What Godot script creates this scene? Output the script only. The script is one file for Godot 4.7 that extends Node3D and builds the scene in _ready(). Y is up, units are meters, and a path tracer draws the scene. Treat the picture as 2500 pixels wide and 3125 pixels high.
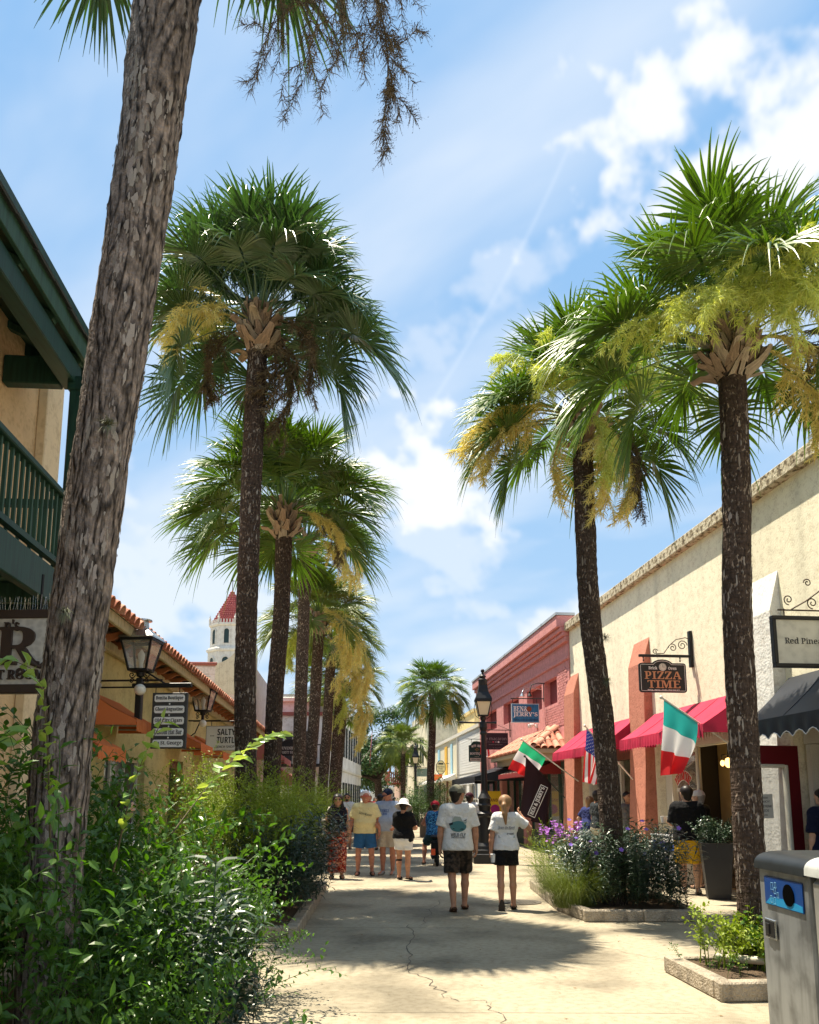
extends Node3D
# ---------------------------------------------------------------- scene
const EYE := 1.56
const RW := 6.9        # right hand wall line: x = RW - 0.101 d
const LW := -3.3       # left hand wall line: x = LW - 0.0747 d

func _ready() -> void:
	rng.seed = 20240711
	var cam := Camera3D.new()
	cam.name = "camera"
	cam.position = Vector3(0, EYE, 0)
	cam.rotation.x = atan(0.163)
	cam.keep_aspect = Camera3D.KEEP_HEIGHT
	cam.near = 0.05
	cam.far = 1500.0
	cam.projection = Camera3D.PROJECTION_FRUSTUM
	cam.size = 2.0 * 0.6341 * cam.near
	cam.frustum_offset = Vector2(0, 0.1935 * cam.near)
	add_child(cam)
	var sun := DirectionalLight3D.new()
	sun.name = "sun"
	sun.light_color = Color(1.0, 0.955, 0.87)
	sun.light_energy = 1.6
	sun.light_angular_distance = 0.53
	sun.shadow_enabled = true
	add_child(sun)
	sun.look_at_from_position(Vector3.ZERO, Vector3(0.28, -1.0, 0.22), Vector3.FORWARD)
	var we := WorldEnvironment.new()
	we.name = "world_environment"
	var env := Environment.new()
	env.background_mode = Environment.BG_SKY
	env.sky = Sky.new()
	var pano := PanoramaSkyMaterial.new()
	pano.panorama = make_sky()
	env.sky.sky_material = pano
	env.background_energy_multiplier = 1.0
	env.tonemap_mode = Environment.TONE_MAPPER_LINEAR
	env.tonemap_exposure = 2.15
	env.sdfgi_enabled = true
	env.ssao_enabled = true
	env.ssil_enabled = true
	we.environment = env
	add_child(we)
	make_textures()

	make_materials()
	build_ground()
	build_right()
	build_left()
	build_palms()
	palm_row()
	build_planters()
	build_signs()
	build_lamps()
	build_bin()
	build_people()
	build_plants()

# ---------------------------------------------------------------- sky: air and clouds by direction
func make_sky() -> ImageTexture:
	var w := 2048
	var h := 1024
	var f := FastNoiseLite.new()
	f.seed = 7
	f.noise_type = FastNoiseLite.TYPE_SIMPLEX_SMOOTH
	f.frequency = 1.0
	f.fractal_octaves = 6
	f.fractal_gain = 0.52
	var g := FastNoiseLite.new()
	g.seed = 19
	g.noise_type = FastNoiseLite.TYPE_SIMPLEX_SMOOTH
	g.frequency = 1.0
	g.fractal_octaves = 3
	# heaped clouds: azimuth (right of north), elevation, half width, half height, tilt, strength (degrees)
	var heap := [[20.0, 42.6, 10.5, 5.2, 0.22, 1.0], [29.5, 38.0, 6.5, 4.2, 0.4, 1.0], [4.0, 33.0, 8.0, 3.0, 0.5, 0.4], [0.8, 23.0, 6.4, 3.5, -0.25, 1.0], [2.0, 17.5, 4.0, 4.5, -0.4, 0.5], [10.5, 11.5, 4.5, 2.0, 0.4, 0.75], [-18.0, 15.5, 8.5, 6.5, 0.1, 0.65],
		[8.6, 31.6, 2.2, 0.9, 0.5, 0.6], [-12.0, 8.0, 6.0, 2.2, 0.0, 0.5], [5.0, 8.0, 5.0, 1.6, 0.1, 0.6], [16.0, 24.0, 7.0, 3.0, 0.4, 0.35]]
	rng.seed = 404
	for k in 26:
		heap.append([rr(40, 320), rr(8, 60), rr(5, 11), rr(2.5, 5), rr(-0.5, 0.5), rr(0.5, 1.0)])
	var px := PackedFloat32Array()
	px.resize(w * h * 3)
	for j in h:
		var el := PI * (0.5 - (j + 0.5) / h)
		var y := sin(el)
		var eld := rad_to_deg(el)
		if y < -0.03:
			for i in w:
				var q := (j * w + i) * 3
				px[q] = 0.30
				px[q + 1] = 0.27
				px[q + 2] = 0.21
			continue
		var ce := cos(el)
		var up := clampf(y, 0.0, 1.0)
		var k := pow(1.0 - up, 2.6)
		var air := Vector3(0.135, 0.255, 0.425).lerp(Vector3(0.285, 0.385, 0.48), k)
		var near := []
		for hp in heap:
			if absf(eld - hp[1]) < hp[3] * 2.2 + hp[2] * absf(hp[4]) * 2.0:
				near.append(hp)
		for i in w:
			var az := TAU * (i + 0.5) / w
			var x := sin(az) * ce
			var z := -cos(az) * ce
			var s := 1.0 / (up + 0.22)
			var px3 := x * s
			var pz3 := z * s
			# high thin veil, drawn out along one direction
			var a := px3 * 0.8 + pz3 * 0.6
			var b := pz3 * 0.8 - px3 * 0.6
			var wv := g.get_noise_3d(px3 * 0.7, 3.0, pz3 * 0.7)
			var veil := f.get_noise_3d(a * 0.75 + wv * 0.5, b * 1.7, wv * 0.6)
			var d := clampf(0.34 + veil * 1.15 + wv * 0.45, 0.0, 1.0) * 0.66
			if near.size():
				var azd := rad_to_deg(az)
				var n1 := 0.0
				var got := false
				for hp in near:
					var da := fposmod(azd - hp[0] + 180.0, 360.0) - 180.0
					da *= ce
					if absf(da) > hp[2] * 2.4:
						continue
					if not got:
						n1 = f.get_noise_3d(x * 6.5, y * 10.0, z * 6.5) + 0.35 * f.get_noise_3d(x * 21.0 + y * 9.0, y * 16.0, z * 21.0)
						got = true
					var de: float = eld - hp[1] - da * hp[4]
					var r := sqrt(da * da / (hp[2] * hp[2]) + de * de / (hp[3] * hp[3]))
					d = maxf(d, smoothstep(0.0, 0.85, 1.05 - r + n1 * 1.6) * hp[5])
			var c := air.lerp(Vector3(0.475, 0.49, 0.51), clampf(d, 0.0, 0.97))
			# a faint vapour trail
			if az < 0.6 or az > 6.1:
				var azs := rad_to_deg(az if az < 3.0 else az - TAU)
				var tr := absf((eld - 36.8) - (azs - 9.0) * 1.28)
				if tr < 1.2 and azs > 0.5 and azs < 12.6:
					c = c.lerp(Vector3(0.50, 0.53, 0.56), 0.16 * exp(-tr * tr * 22.0))
			var q := (j * w + i) * 3
			px[q] = c.x
			px[q + 1] = c.y
			px[q + 2] = c.z
	rng.seed = 20240711
	return ImageTexture.create_from_image(Image.create_from_data(w, h, false, Image.FORMAT_RGBF, px.to_byte_array()))

# ---------------------------------------------------------------- ground
func build_ground() -> void:
	var g := Geo.new()
	g.quad(Vector3(-700, 0, 120), Vector3(700, 0, 120), Vector3(700, 0, -1200), Vector3(-700, 0, -1200))
	var street := obj("street", g, M("concrete", Vector3(0.425, 0.375, 0.275), 0.82, {"tex": T.concrete, "bump": T.concrete_h, "depth": 0.5, "scale": 0.55, "over": T.blot, "over_scale": 0.14, "spec": 0.3}))
	struct(street)
	var dark := M("crack", Vector3(0.09, 0.078, 0.062), 0.95)
	# winding cracks: flat dark gaps with ragged edges
	var runs := [[Vector3(0.0, 0, -10.6), Vector3(-0.02, 0, -7.9), 0.011], [Vector3(-0.02, 0, -7.9), Vector3(0.26, 0, -6.9), 0.013], [Vector3(0.26, 0, -6.9), Vector3(0.62, 0, -6.55), 0.011], [Vector3(0.62, 0, -6.55), Vector3(0.72, 0, -5.4), 0.010],
		[Vector3(1.75, 0, -9.4), Vector3(2.65, 0, -8.1), 0.008], [Vector3(0.45, 0, -13.2), Vector3(0.15, 0, -10.6), 0.011], [Vector3(2.95, 0, -6.3), Vector3(3.6, 0, -5.6), 0.007]]
	for r in runs:
		var k := Geo.new()
		var n := 16
		var a: Vector3 = r[0]
		var b: Vector3 = r[1]
		var rows := []
		var dr := (b - a).normalized()
		var sd := Vector3(-dr.z, 0, dr.x)
		var off := 0.0
		for i in n + 1:
			off = off * 0.7 + rr(-0.05, 0.05)
			if i == n:
				off = 0.0
			var w: float = r[2] * rr(0.35, 1.0)
			var p := a.lerp(b, float(i) / n) + sd * off + Vector3(0, 0.004, 0)
			rows.append(PackedVector3Array([p - sd * w * 0.5, p + sd * w * 0.5]))
		k.sheet(rows)
		obj("crack", k, dark, street)
	for jn in [[-1.25, 0.75, -10.35], [-1.25, 6.0, -15.2], [-1.3, 5.6, -21.0]]:
		var k := Geo.new()
		k.quad(Vector3(jn[0], 0.004, jn[2] + 0.006), Vector3(jn[1], 0.004, jn[2] + 0.02), Vector3(jn[1], 0.004, jn[2] + 0.008), Vector3(jn[0], 0.004, jn[2] - 0.006))
		obj("expansion_joint", k, dark, street)
	# slab joints and small litter
	rng.seed = 66
	for zz in [-6.35, -8.3, -12.6, -17.4, -19.2]:
		var k := Geo.new()
		k.quad(Vector3(-1.3, 0.0035, zz + 0.003), Vector3(2.1, 0.0035, zz + 0.05), Vector3(2.1, 0.0035, zz + 0.044), Vector3(-1.3, 0.0035, zz - 0.003))
		obj("slab_joint", k, M("joint", Vector3(0.20, 0.165, 0.12), 0.95), street)
	var lt := Geo.new()
	for i in 240:
		var p := Vector3(rr(-1.3, 4.0), 0.006, rr(-16.0, -5.2))
		var a := rr(0, TAU)
		var s := rr(0.006, 0.022)
		var e1 := Vector3(cos(a), rr(0.0, 0.3), sin(a)) * s
		var e2 := Vector3(-sin(a), rr(0.0, 0.3), cos(a)) * s * 0.4
		lt.quad(p - e1, p - e2, p + e1, p + e2)
	stuff(obj("leaf_litter", lt, M("dry_leaf", Vector3(0.20, 0.13, 0.06), 0.9), street))
	# manhole cover beside the grass
	var mh := thing("manhole_cover", "round dark iron manhole cover in the pavement beside the woman in black shorts", "manhole cover", mv(1.72, 0.0, -12.85))
	var iron := M("cast_iron", Vector3(0.17, 0.15, 0.12), 0.7, {"metal": 0.1, "tex": T.fine, "scale": 6.0})
	var q := Geo.new()
	q.lathe(Vector3.ZERO, [Vector2(0.31, 0.0), Vector2(0.31, 0.012), Vector2(0.27, 0.014), Vector2(0.26, 0.006), Vector2(0.001, 0.006)], 28)
	obj("rim", q, iron, mh)
	q = Geo.new()
	for i in range(-6, 7):
		for j in range(-6, 7):
			if i * i + j * j < 23:
				q.box(Vector3(i * 0.05, 0.010, j * 0.05), Vector3(0.034, 0.008, 0.034))
	obj("tread_pattern", q, iron, mh)
# ---------------------------------------------------------------- geometry builder
class Geo:
	var v := PackedVector3Array()
	var n := PackedVector3Array()
	var uv := PackedVector2Array()
	var c := PackedColorArray()
	var ix := PackedInt32Array()
	var t := Transform3D.IDENTITY
	var col := Color(1, 1, 1)
	var tinted := false

	func vert(p: Vector3, nn: Vector3, u: Vector2) -> int:
		v.append(t * p)
		n.append((t.basis * nn).normalized())
		uv.append(u)
		c.append(col)
		return v.size() - 1

	func put(a: int, b: int, d: int) -> void:
		ix.append(a)
		ix.append(d)
		ix.append(b)

	func tri(a: Vector3, b: Vector3, d: Vector3) -> void:
		var nn := (b - a).cross(d - a)
		var i := vert(a, nn, Vector2(0, 0))
		vert(b, nn, Vector2(1, 0))
		vert(d, nn, Vector2(1, 1))
		put(i, i + 1, i + 2)

	func quad(a: Vector3, b: Vector3, d: Vector3, e: Vector3) -> void:
		var nn := (d - a).cross(e - b)
		var w := a.distance_to(b)
		var h := b.distance_to(d)
		var i := vert(a, nn, Vector2(0, 0))
		vert(b, nn, Vector2(w, 0))
		vert(d, nn, Vector2(w, h))
		vert(e, nn, Vector2(0, h))
		put(i, i + 1, i + 2)
		put(i, i + 2, i + 3)

	func box(o: Vector3, s: Vector3, bev := 0.0) -> void:
		var h := s * 0.5
		if bev <= 0.0:
			for k in 3:
				for sg in [-1.0, 1.0]:
					var ax := Vector3.ZERO
					ax[k] = sg
					var a := Vector3.ZERO
					a[(k + 1) % 3] = h[(k + 1) % 3]
					var b := Vector3.ZERO
					b[(k + 2) % 3] = h[(k + 2) % 3] * sg
					var m := o + ax * h[k]
					quad(m - a - b, m + a - b, m + a + b, m - a + b)
			return
		bev = minf(bev, minf(h.x, minf(h.y, h.z)) * 0.98)
		var q := h - Vector3(bev, bev, bev)
		for k in 3:
			for sg in [-1.0, 1.0]:
				var k1 := (k + 1) % 3
				var k2 := (k + 2) % 3
				var ax := Vector3.ZERO
				ax[k] = sg * h[k]
				var a := Vector3.ZERO
				a[k1] = q[k1]
				var b := Vector3.ZERO
				b[k2] = q[k2] * sg
				quad(o + ax - a - b, o + ax + a - b, o + ax + a + b, o + ax - a + b)
				for s2 in [-1.0, 1.0]:   # edge between +-k and +-k1
					var p := Vector3.ZERO
					p[k] = sg * h[k]
					p[k1] = s2 * q[k1]
					var r := Vector3.ZERO
					r[k] = sg * q[k]
					r[k1] = s2 * h[k1]
					var e := Vector3.ZERO
					e[k2] = q[k2] * sg * s2
					quad(o + p - e, o + r - e, o + r + e, o + p + e)
		for sx in [-1.0, 1.0]:
			for sy in [-1.0, 1.0]:
				for sz in [-1.0, 1.0]:
					var a := o + Vector3(sx * h.x, sy * q.y, sz * q.z)
					var b := o + Vector3(sx * q.x, sy * h.y, sz * q.z)
					var d := o + Vector3(sx * q.x, sy * q.y, sz * h.z)
					if sx * sy * sz > 0:
						tri(a, b, d)
					else:
						tri(a, d, b)

	func beam(a: Vector3, b: Vector3, w: float, h: float, bev := 0.0) -> void:
		var z := (b - a).normalized()
		var up := Vector3.UP if absf(z.y) < 0.95 else Vector3.RIGHT
		var x := up.cross(z).normalized()
		var y := z.cross(x)
		var keep := t
		t = t * Transform3D(Basis(x, y, z), (a + b) * 0.5)
		box(Vector3.ZERO, Vector3(w, h, a.distance_to(b)), bev)
		t = keep

	# rows of points; smooth normals; wrap joins the last column to the first
	func sheet(rows: Array, wrap := false, us := 1.0, vs := 1.0) -> void:
		var m: int = rows[0].size()
		var start := v.size()
		var rn := rows.size()
		var vv := 0.0
		for r in rn:
			var row: PackedVector3Array = rows[r]
			var up: PackedVector3Array = rows[maxi(r - 1, 0)]
			var dn: PackedVector3Array = rows[mini(r + 1, rn - 1)]
			if r > 0:
				vv += row[0].distance_to(rows[r - 1][0])
			for k in (m + 1 if wrap else m):
				var kk := k % m
				var ka := (kk - 1 + m) % m if wrap else maxi(kk - 1, 0)
				var kb := (kk + 1) % m if wrap else mini(kk + 1, m - 1)
				var du := row[kb] - row[ka]
				if du.length_squared() < 1e-12:
					du = (dn[kb] + up[kb]) - (dn[ka] + up[ka])
				var nn := du.cross(dn[kk] - up[kk])
				if nn.length_squared() < 1e-16:
					nn = Vector3.UP
				vert(row[kk], nn, Vector2(us * k / (m if wrap else m - 1), vv * vs))
		var w := m + 1 if wrap else m
		for r in rn - 1:
			for k in w - 1:
				var a := start + r * w + k
				put(a, a + 1, a + w + 1)
				put(a, a + w + 1, a + w)

	func tube(pts: PackedVector3Array, rad: PackedFloat32Array, sides := 6, cap := true, us := 1.0, vs := 1.0, flat := 1.0) -> void:
		var rows := []
		var prev := Vector3.ZERO
		for i in pts.size():
			var d := (pts[mini(i + 1, pts.size() - 1)] - pts[maxi(i - 1, 0)]).normalized()
			if prev == Vector3.ZERO:
				prev = Vector3.RIGHT if absf(d.x) < 0.9 else Vector3.FORWARD
			var x := (prev - d * prev.dot(d)).normalized()
			prev = x
			var y := d.cross(x)
			var row := PackedVector3Array()
			var r := rad[mini(i, rad.size() - 1)]
			for k in sides:
				var a := TAU * k / sides
				row.append(pts[i] + (x * cos(a) + y * sin(a) * flat) * r)
			rows.append(row)
		sheet(rows, true, us, vs)
		if cap:
			for e in [0, rows.size() - 1]:
				var d := (pts[1] - pts[0]) if e == 0 else pts[e - 1] - pts[e]
				var o := vert(pts[e], -d, Vector2(0.5, 0.5))
				for k in sides:
					vert(rows[e][k], -d, Vector2(0.5, 0.5))
				for k in sides:
					if e == 0:
						put(o, o + 1 + (k + 1) % sides, o + 1 + k)
					else:
						put(o, o + 1 + k, o + 1 + (k + 1) % sides)

	func rod(a: Vector3, b: Vector3, r: float, sides := 6) -> void:
		tube(PackedVector3Array([a, b]), PackedFloat32Array([r]), sides)

	# profile: Vector2(radius, height) from bottom to top
	func lathe(o: Vector3, prof: Array, sides := 12, turn := 0.0, smooth := false) -> void:
		var rows := []
		for p: Vector2 in prof:
			var row := PackedVector3Array()
			for k in sides:
				var a := turn - TAU * k / sides
				row.append(o + Vector3(cos(a) * p.x, p.y, sin(a) * p.x))
			rows.append(row)
		if smooth:
			sheet(rows, true)
		else:
			for i in rows.size() - 1:
				if sides < 9:
					for k in sides:
						var k2 := (k + 1) % sides
						quad(rows[i][k], rows[i][k2], rows[i + 1][k2], rows[i + 1][k])
				else:
					sheet([rows[i], rows[i + 1]], true)

	func ball(o: Vector3, r: Vector3, seg := 8) -> void:
		var prof := []
		for i in seg + 1:
			var a := -PI / 2 + PI * i / seg
			prof.append(Vector2(maxf(cos(a), 0.001), sin(a)))
		var keep := t
		t = t * Transform3D(Basis.from_scale(r), o)
		var s := v.size()
		lathe(Vector3.ZERO, prof, seg + 2, 0.0, true)
		for i in range(s, v.size()):
			var q := keep.affine_inverse() * v[i] - o
			n[i] = (keep.basis * Vector3(q.x / (r.x * r.x), q.y / (r.y * r.y), q.z / (r.z * r.z))).normalized()
		t = keep

	# polygon in x,y pushed from z0 to z1 (z1 > z0)
	func prism(poly: PackedVector2Array, z0: float, z1: float) -> void:
		if Geometry2D.is_polygon_clockwise(poly):
			poly.reverse()
		var tr := Geometry2D.triangulate_polygon(poly)
		for side in 2:
			var z := z1 if side == 1 else z0
			var nn := Vector3(0, 0, 1) if side == 1 else Vector3(0, 0, -1)
			var s := v.size()
			for p in poly:
				vert(Vector3(p.x, p.y, z), nn, p)
			for i in range(0, tr.size(), 3):
				var a := poly[tr[i]]
				var cw := (poly[tr[i + 1]] - a).cross(poly[tr[i + 2]] - a) < 0.0
				if cw == (side == 0):
					put(s + tr[i], s + tr[i + 1], s + tr[i + 2])
				else:
					put(s + tr[i], s + tr[i + 2], s + tr[i + 1])
		for i in poly.size():
			var a := poly[i]
			var b := poly[(i + 1) % poly.size()]
			quad(Vector3(a.x, a.y, z0), Vector3(b.x, b.y, z0), Vector3(b.x, b.y, z1), Vector3(a.x, a.y, z1))

	func add(g: Geo, x: Transform3D) -> void:
		var s := v.size()
		var q := t * x
		for i in g.v.size():
			v.append(q * g.v[i])
			n.append((q.basis * g.n[i]).normalized())
		uv.append_array(g.uv)
		c.append_array(g.c)
		for i in g.ix:
			ix.append(i + s)

	func mesh() -> ArrayMesh:
		var a := []
		a.resize(Mesh.ARRAY_MAX)
		a[Mesh.ARRAY_VERTEX] = v
		a[Mesh.ARRAY_NORMAL] = n
		a[Mesh.ARRAY_TEX_UV] = uv
		if tinted:
			a[Mesh.ARRAY_COLOR] = c
		a[Mesh.ARRAY_INDEX] = ix
		var m := ArrayMesh.new()
		if v.size():
			m.add_surface_from_arrays(Mesh.PRIMITIVE_TRIANGLES, a)
		return m

# ---------------------------------------------------------------- objects
var used := {}
var rng := RandomNumberGenerator.new()

func rr(a: float, b: float) -> float:
	return rng.randf_range(a, b)

func numbered(s: String) -> String:
	var k: int = used.get(s, 0)
	used[s] = k + 1
	return s if k == 0 else "%s_%03d" % [s, k]

func obj(called: String, shape, m: Material, parent: Node = null, at := Transform3D.IDENTITY) -> MeshInstance3D:
	var o := MeshInstance3D.new()
	var me: Mesh = shape.mesh() if shape is Geo else shape
	o.mesh = me
	o.material_override = m
	o.transform = at
	if parent == null:
		o.name = numbered(called)
		add_child(o)
	else:
		o.name = called
		parent.add_child(o, true)
	return o

func tag(o: Node, label: String, category: String, group := "") -> Node:
	o.set_meta("label", label)
	o.set_meta("category", category)
	if group:
		o.set_meta("group", group)
	return o

func thing(called: String, label: String, category: String, at := Transform3D.IDENTITY, group := "") -> Node3D:
	var o := Node3D.new()
	o.name = numbered(called)
	add_child(o)
	o.transform = at
	tag(o, label, category, group)
	return o

func struct(o: Node) -> Node:
	o.set_meta("kind", "structure")
	return o

func stuff(o: Node) -> Node:
	o.set_meta("kind", "stuff")
	return o

func mv(x: float, y: float, z: float, ry := 0.0) -> Transform3D:
	return Transform3D(Basis(Vector3.UP, ry), Vector3(x, y, z))

# ---------------------------------------------------------------- materials
func lin(r: float, g: float, b: float) -> Color:
	return Color(r, g, b).linear_to_srgb()

var mats := {}

func M(key: String, c := Vector3(0.5, 0.5, 0.5), rough := 0.7, o := {}) -> StandardMaterial3D:
	if mats.has(key):
		return mats[key]
	var m := StandardMaterial3D.new()
	m.resource_name = key
	m.albedo_color = lin(c.x, c.y, c.z)
	m.roughness = rough
	m.metallic_specular = o.get("spec", 0.4)
	m.metallic = o.get("metal", 0.0)
	if o.has("tex"):
		m.albedo_texture = o.tex
	if o.has("bump"):
		m.heightmap_enabled = true
		m.heightmap_texture = o.bump
		m.heightmap_scale = o.get("depth", 1.0)
	if not o.has("uv") and (o.has("tex") or o.has("bump")):
		m.uv1_triplanar = true
		m.uv1_world_triplanar = o.get("world", true)
	var s = o.get("scale", 1.0)
	m.uv1_scale = s if s is Vector3 else Vector3(s, s, s)
	if o.has("off"):
		m.uv1_offset = o.off
	if o.has("over"):
		m.detail_enabled = true
		m.detail_albedo = o.over
		m.detail_blend_mode = BaseMaterial3D.BLEND_MODE_MUL
		m.detail_uv_layer = BaseMaterial3D.DETAIL_UV_2
		m.uv2_triplanar = true
		m.uv2_world_triplanar = true
		var s2 = o.get("over_scale", 0.2)
		m.uv2_scale = s2 if s2 is Vector3 else Vector3(s2, s2, s2)
	if o.has("back"):
		m.backlight_enabled = true
		var b: Vector3 = o.back
		m.backlight = lin(b.x, b.y, b.z)
	if o.has("vc"):
		m.vertex_color_use_as_albedo = true
	if o.has("rim"):
		m.rim_enabled = true
		m.rim = o.rim
		m.rim_tint = 0.5
	if o.has("coat"):
		m.clearcoat_enabled = true
		m.clearcoat = o.coat
		m.clearcoat_roughness = 0.15
	if o.has("alpha"):
		m.transparency = BaseMaterial3D.TRANSPARENCY_ALPHA
		m.albedo_color.a = o.alpha
	if o.has("glow"):
		m.emission_enabled = true
		var e: Vector3 = o.glow
		m.emission = lin(e.x, e.y, e.z)
		m.emission_energy_multiplier = o.get("power", 1.0)
	m.cull_mode = BaseMaterial3D.CULL_DISABLED
	mats[key] = m
	return m

func noise_img(w: int, h: int, freq: float, sd: int, oct := 4, kind := FastNoiseLite.TYPE_SIMPLEX_SMOOTH) -> Image:
	var f := FastNoiseLite.new()
	f.seed = sd
	f.noise_type = kind
	f.frequency = freq
	f.fractal_octaves = oct
	var im := f.get_seamless_image(w, h)
	im.convert(Image.FORMAT_L8)
	return im

func stretched(w: int, h: int, sw: int, sh: int, freq: float, sd: int, oct := 4) -> Image:
	var im := noise_img(sw, sh, freq, sd, oct)
	im.resize(w, h, Image.INTERPOLATE_CUBIC)
	return im

# grey picture -> colour picture through a ramp of stops [[position, Color], ...]
func ramp(im: Image, stops: Array, mul: Image = null, amount := 0.5) -> ImageTexture:
	var d := im.get_data()
	var d2 := mul.get_data() if mul else PackedByteArray()
	var lut := PackedByteArray()
	for i in 256:
		var x := i / 255.0
		var c: Color = stops[0][1]
		for k in stops.size() - 1:
			if x >= stops[k][0]:
				var f := clampf((x - stops[k][0]) / maxf(stops[k + 1][0] - stops[k][0], 0.001), 0, 1)
				c = (stops[k][1] as Color).lerp(stops[k + 1][1], f)
		lut.append_array([c.r8, c.g8, c.b8])
	var out := PackedByteArray()
	out.resize(d.size() * 3)
	for i in d.size():
		var k := d[i] * 3
		var f := 1.0
		if mul:
			f = 1.0 - amount + amount * d2[i] / 255.0
		out[i * 3] = int(lut[k] * f)
		out[i * 3 + 1] = int(lut[k + 1] * f)
		out[i * 3 + 2] = int(lut[k + 2] * f)
	return ImageTexture.create_from_image(Image.create_from_data(im.get_width(), im.get_height(), false, Image.FORMAT_RGB8, out))

func mixed(a: Image, b: Image, k: float) -> Image:
	var x := a.get_data()
	var y := b.get_data()
	for i in x.size():
		x[i] = int(x[i] * (1.0 - k) + y[i] * k)
	return Image.create_from_data(a.get_width(), a.get_height(), false, Image.FORMAT_L8, x)

func gray(v: float) -> Color:
	return Color(v, v, v).linear_to_srgb()

func tex(im: Image) -> ImageTexture:
	return ImageTexture.create_from_image(im)

var T := {}

func make_textures() -> void:
	var soft := noise_img(256, 256, 0.012, 3, 5)
	T.mottle = ramp(soft, [[0.0, gray(0.72)], [0.5, gray(0.92)], [1.0, gray(1.0)]])
	var fine := noise_img(256, 256, 0.12, 4, 3)
	T.fine = ramp(fine, [[0.2, gray(0.78)], [0.8, gray(1.0)]])
	T.fine_h = tex(fine)
	var st := mixed(noise_img(512, 512, 0.05, 5, 4), noise_img(512, 512, 0.012, 6, 3), 0.5)
	T.stucco_h = tex(st)
	T.stucco = ramp(st, [[0.25, Color(0.90, 0.885, 0.87)], [0.5, gray(0.97)], [0.8, gray(1.0)]])
	var drip := stretched(512, 512, 512, 64, 0.03, 8, 5)
	T.drip = ramp(drip, [[0.0, gray(0.80)], [0.38, gray(0.94)], [0.6, gray(1.0)]])
	# concrete: sand coloured, fine aggregate, stains
	var agg := mixed(noise_img(1024, 1024, 0.22, 11, 2), noise_img(1024, 1024, 0.02, 12, 4), 0.35)
	T.concrete = ramp(agg, [[0.2, Color(0.74, 0.71, 0.67)], [0.42, Color(0.93, 0.92, 0.91)], [0.6, Color(0.98, 0.975, 0.97)], [0.85, gray(1.0)]])
	T.concrete_h = tex(agg)
	var blot := noise_img(512, 512, 0.008, 13, 6)
	T.blot = ramp(blot, [[0.15, gray(0.55)], [0.36, gray(0.80)], [0.48, gray(0.93)], [0.62, gray(1.0)]])
	# palm bark: vertical cracks and pale scaly patches
	var cr := stretched(512, 1024, 512, 220, 0.06, 21, 4)
	var patch := stretched(512, 1024, 512, 600, 0.046, 22, 5)
	var rf := FastNoiseLite.new()
	rf.seed = 29
	rf.frequency = 0.022
	rf.fractal_type = FastNoiseLite.FRACTAL_RIDGED
	rf.fractal_octaves = 4
	var fis := rf.get_seamless_image(512, 200)
	fis.convert(Image.FORMAT_L8)
	fis.resize(512, 1024, Image.INTERPOLATE_CUBIC)
	var fd := fis.get_data()
	for q in fd.size():
		fd[q] = clampi(255 - int(pow(maxf(fd[q] / 255.0 - 0.45, 0.0) * 1.9, 1.5) * 330.0), 0, 255)
	fis = Image.create_from_data(512, 1024, false, Image.FORMAT_L8, fd)
	var bk := mixed(mixed(cr, patch, 0.72), noise_img(512, 1024, 0.010, 27, 3), 0.36)
	T.bark = ramp(bk, [[0.25, Color(0.40, 0.37, 0.35)], [0.45, Color(0.50, 0.46, 0.43)], [0.52, Color(0.53, 0.485, 0.45)], [0.60, Color(0.60, 0.55, 0.51)], [0.8, Color(0.68, 0.62, 0.575)]], fis, 0.6)
	var rg := stretched(512, 1024, 40, 1024, 0.055, 25, 4)
	var bd := mixed(mixed(rg, noise_img(512, 1024, 0.05, 26, 4), 0.45), patch, 0.4)
	var da := bd.get_data()
	var pa := mixed(patch, noise_img(512, 1024, 0.012, 28, 3), 0.35).get_data()
	for q in da.size():
		da[q] = int(da[q] * 0.62) if pa[q] < 158 else mini(255, 182 + (pa[q] - 158) * 2)
	bd = Image.create_from_data(512, 1024, false, Image.FORMAT_L8, da)
	T.bark_dark = ramp(bd, [[0.15, Color(0.25, 0.215, 0.19)], [0.32, Color(0.335, 0.29, 0.26)], [0.45, Color(0.40, 0.35, 0.315)], [0.66, Color(0.42, 0.37, 0.33)], [0.74, Color(0.62, 0.565, 0.51)], [1.0, Color(0.70, 0.64, 0.58)]], fis, 0.25)
	T.bark_h = tex(mixed(mixed(cr, fis, 0.6), noise_img(512, 1024, 0.06, 23, 3), 0.25))
	T.bark_dark_h = tex(bd)
	var ring := stretched(512, 512, 48, 512, 0.05, 24, 4)
	T.ring = ramp(ring, [[0.2, Color(0.16, 0.13, 0.115)], [0.5, Color(0.34, 0.28, 0.24)], [0.8, Color(0.46, 0.39, 0.335)]])
	T.ring_h = tex(ring)
	var wood := stretched(256, 256, 256, 16, 0.06, 31, 4)
	T.wood = ramp(wood, [[0.2, gray(0.62)], [0.6, gray(0.95)], [1.0, gray(1.0)]])
	T.weave = ramp(noise_img(256, 256, 0.25, 33, 2), [[0.2, gray(0.86)], [0.8, gray(1.0)]])
	T.folds = tex(noise_img(256, 256, 0.012, 35, 3))

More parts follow.
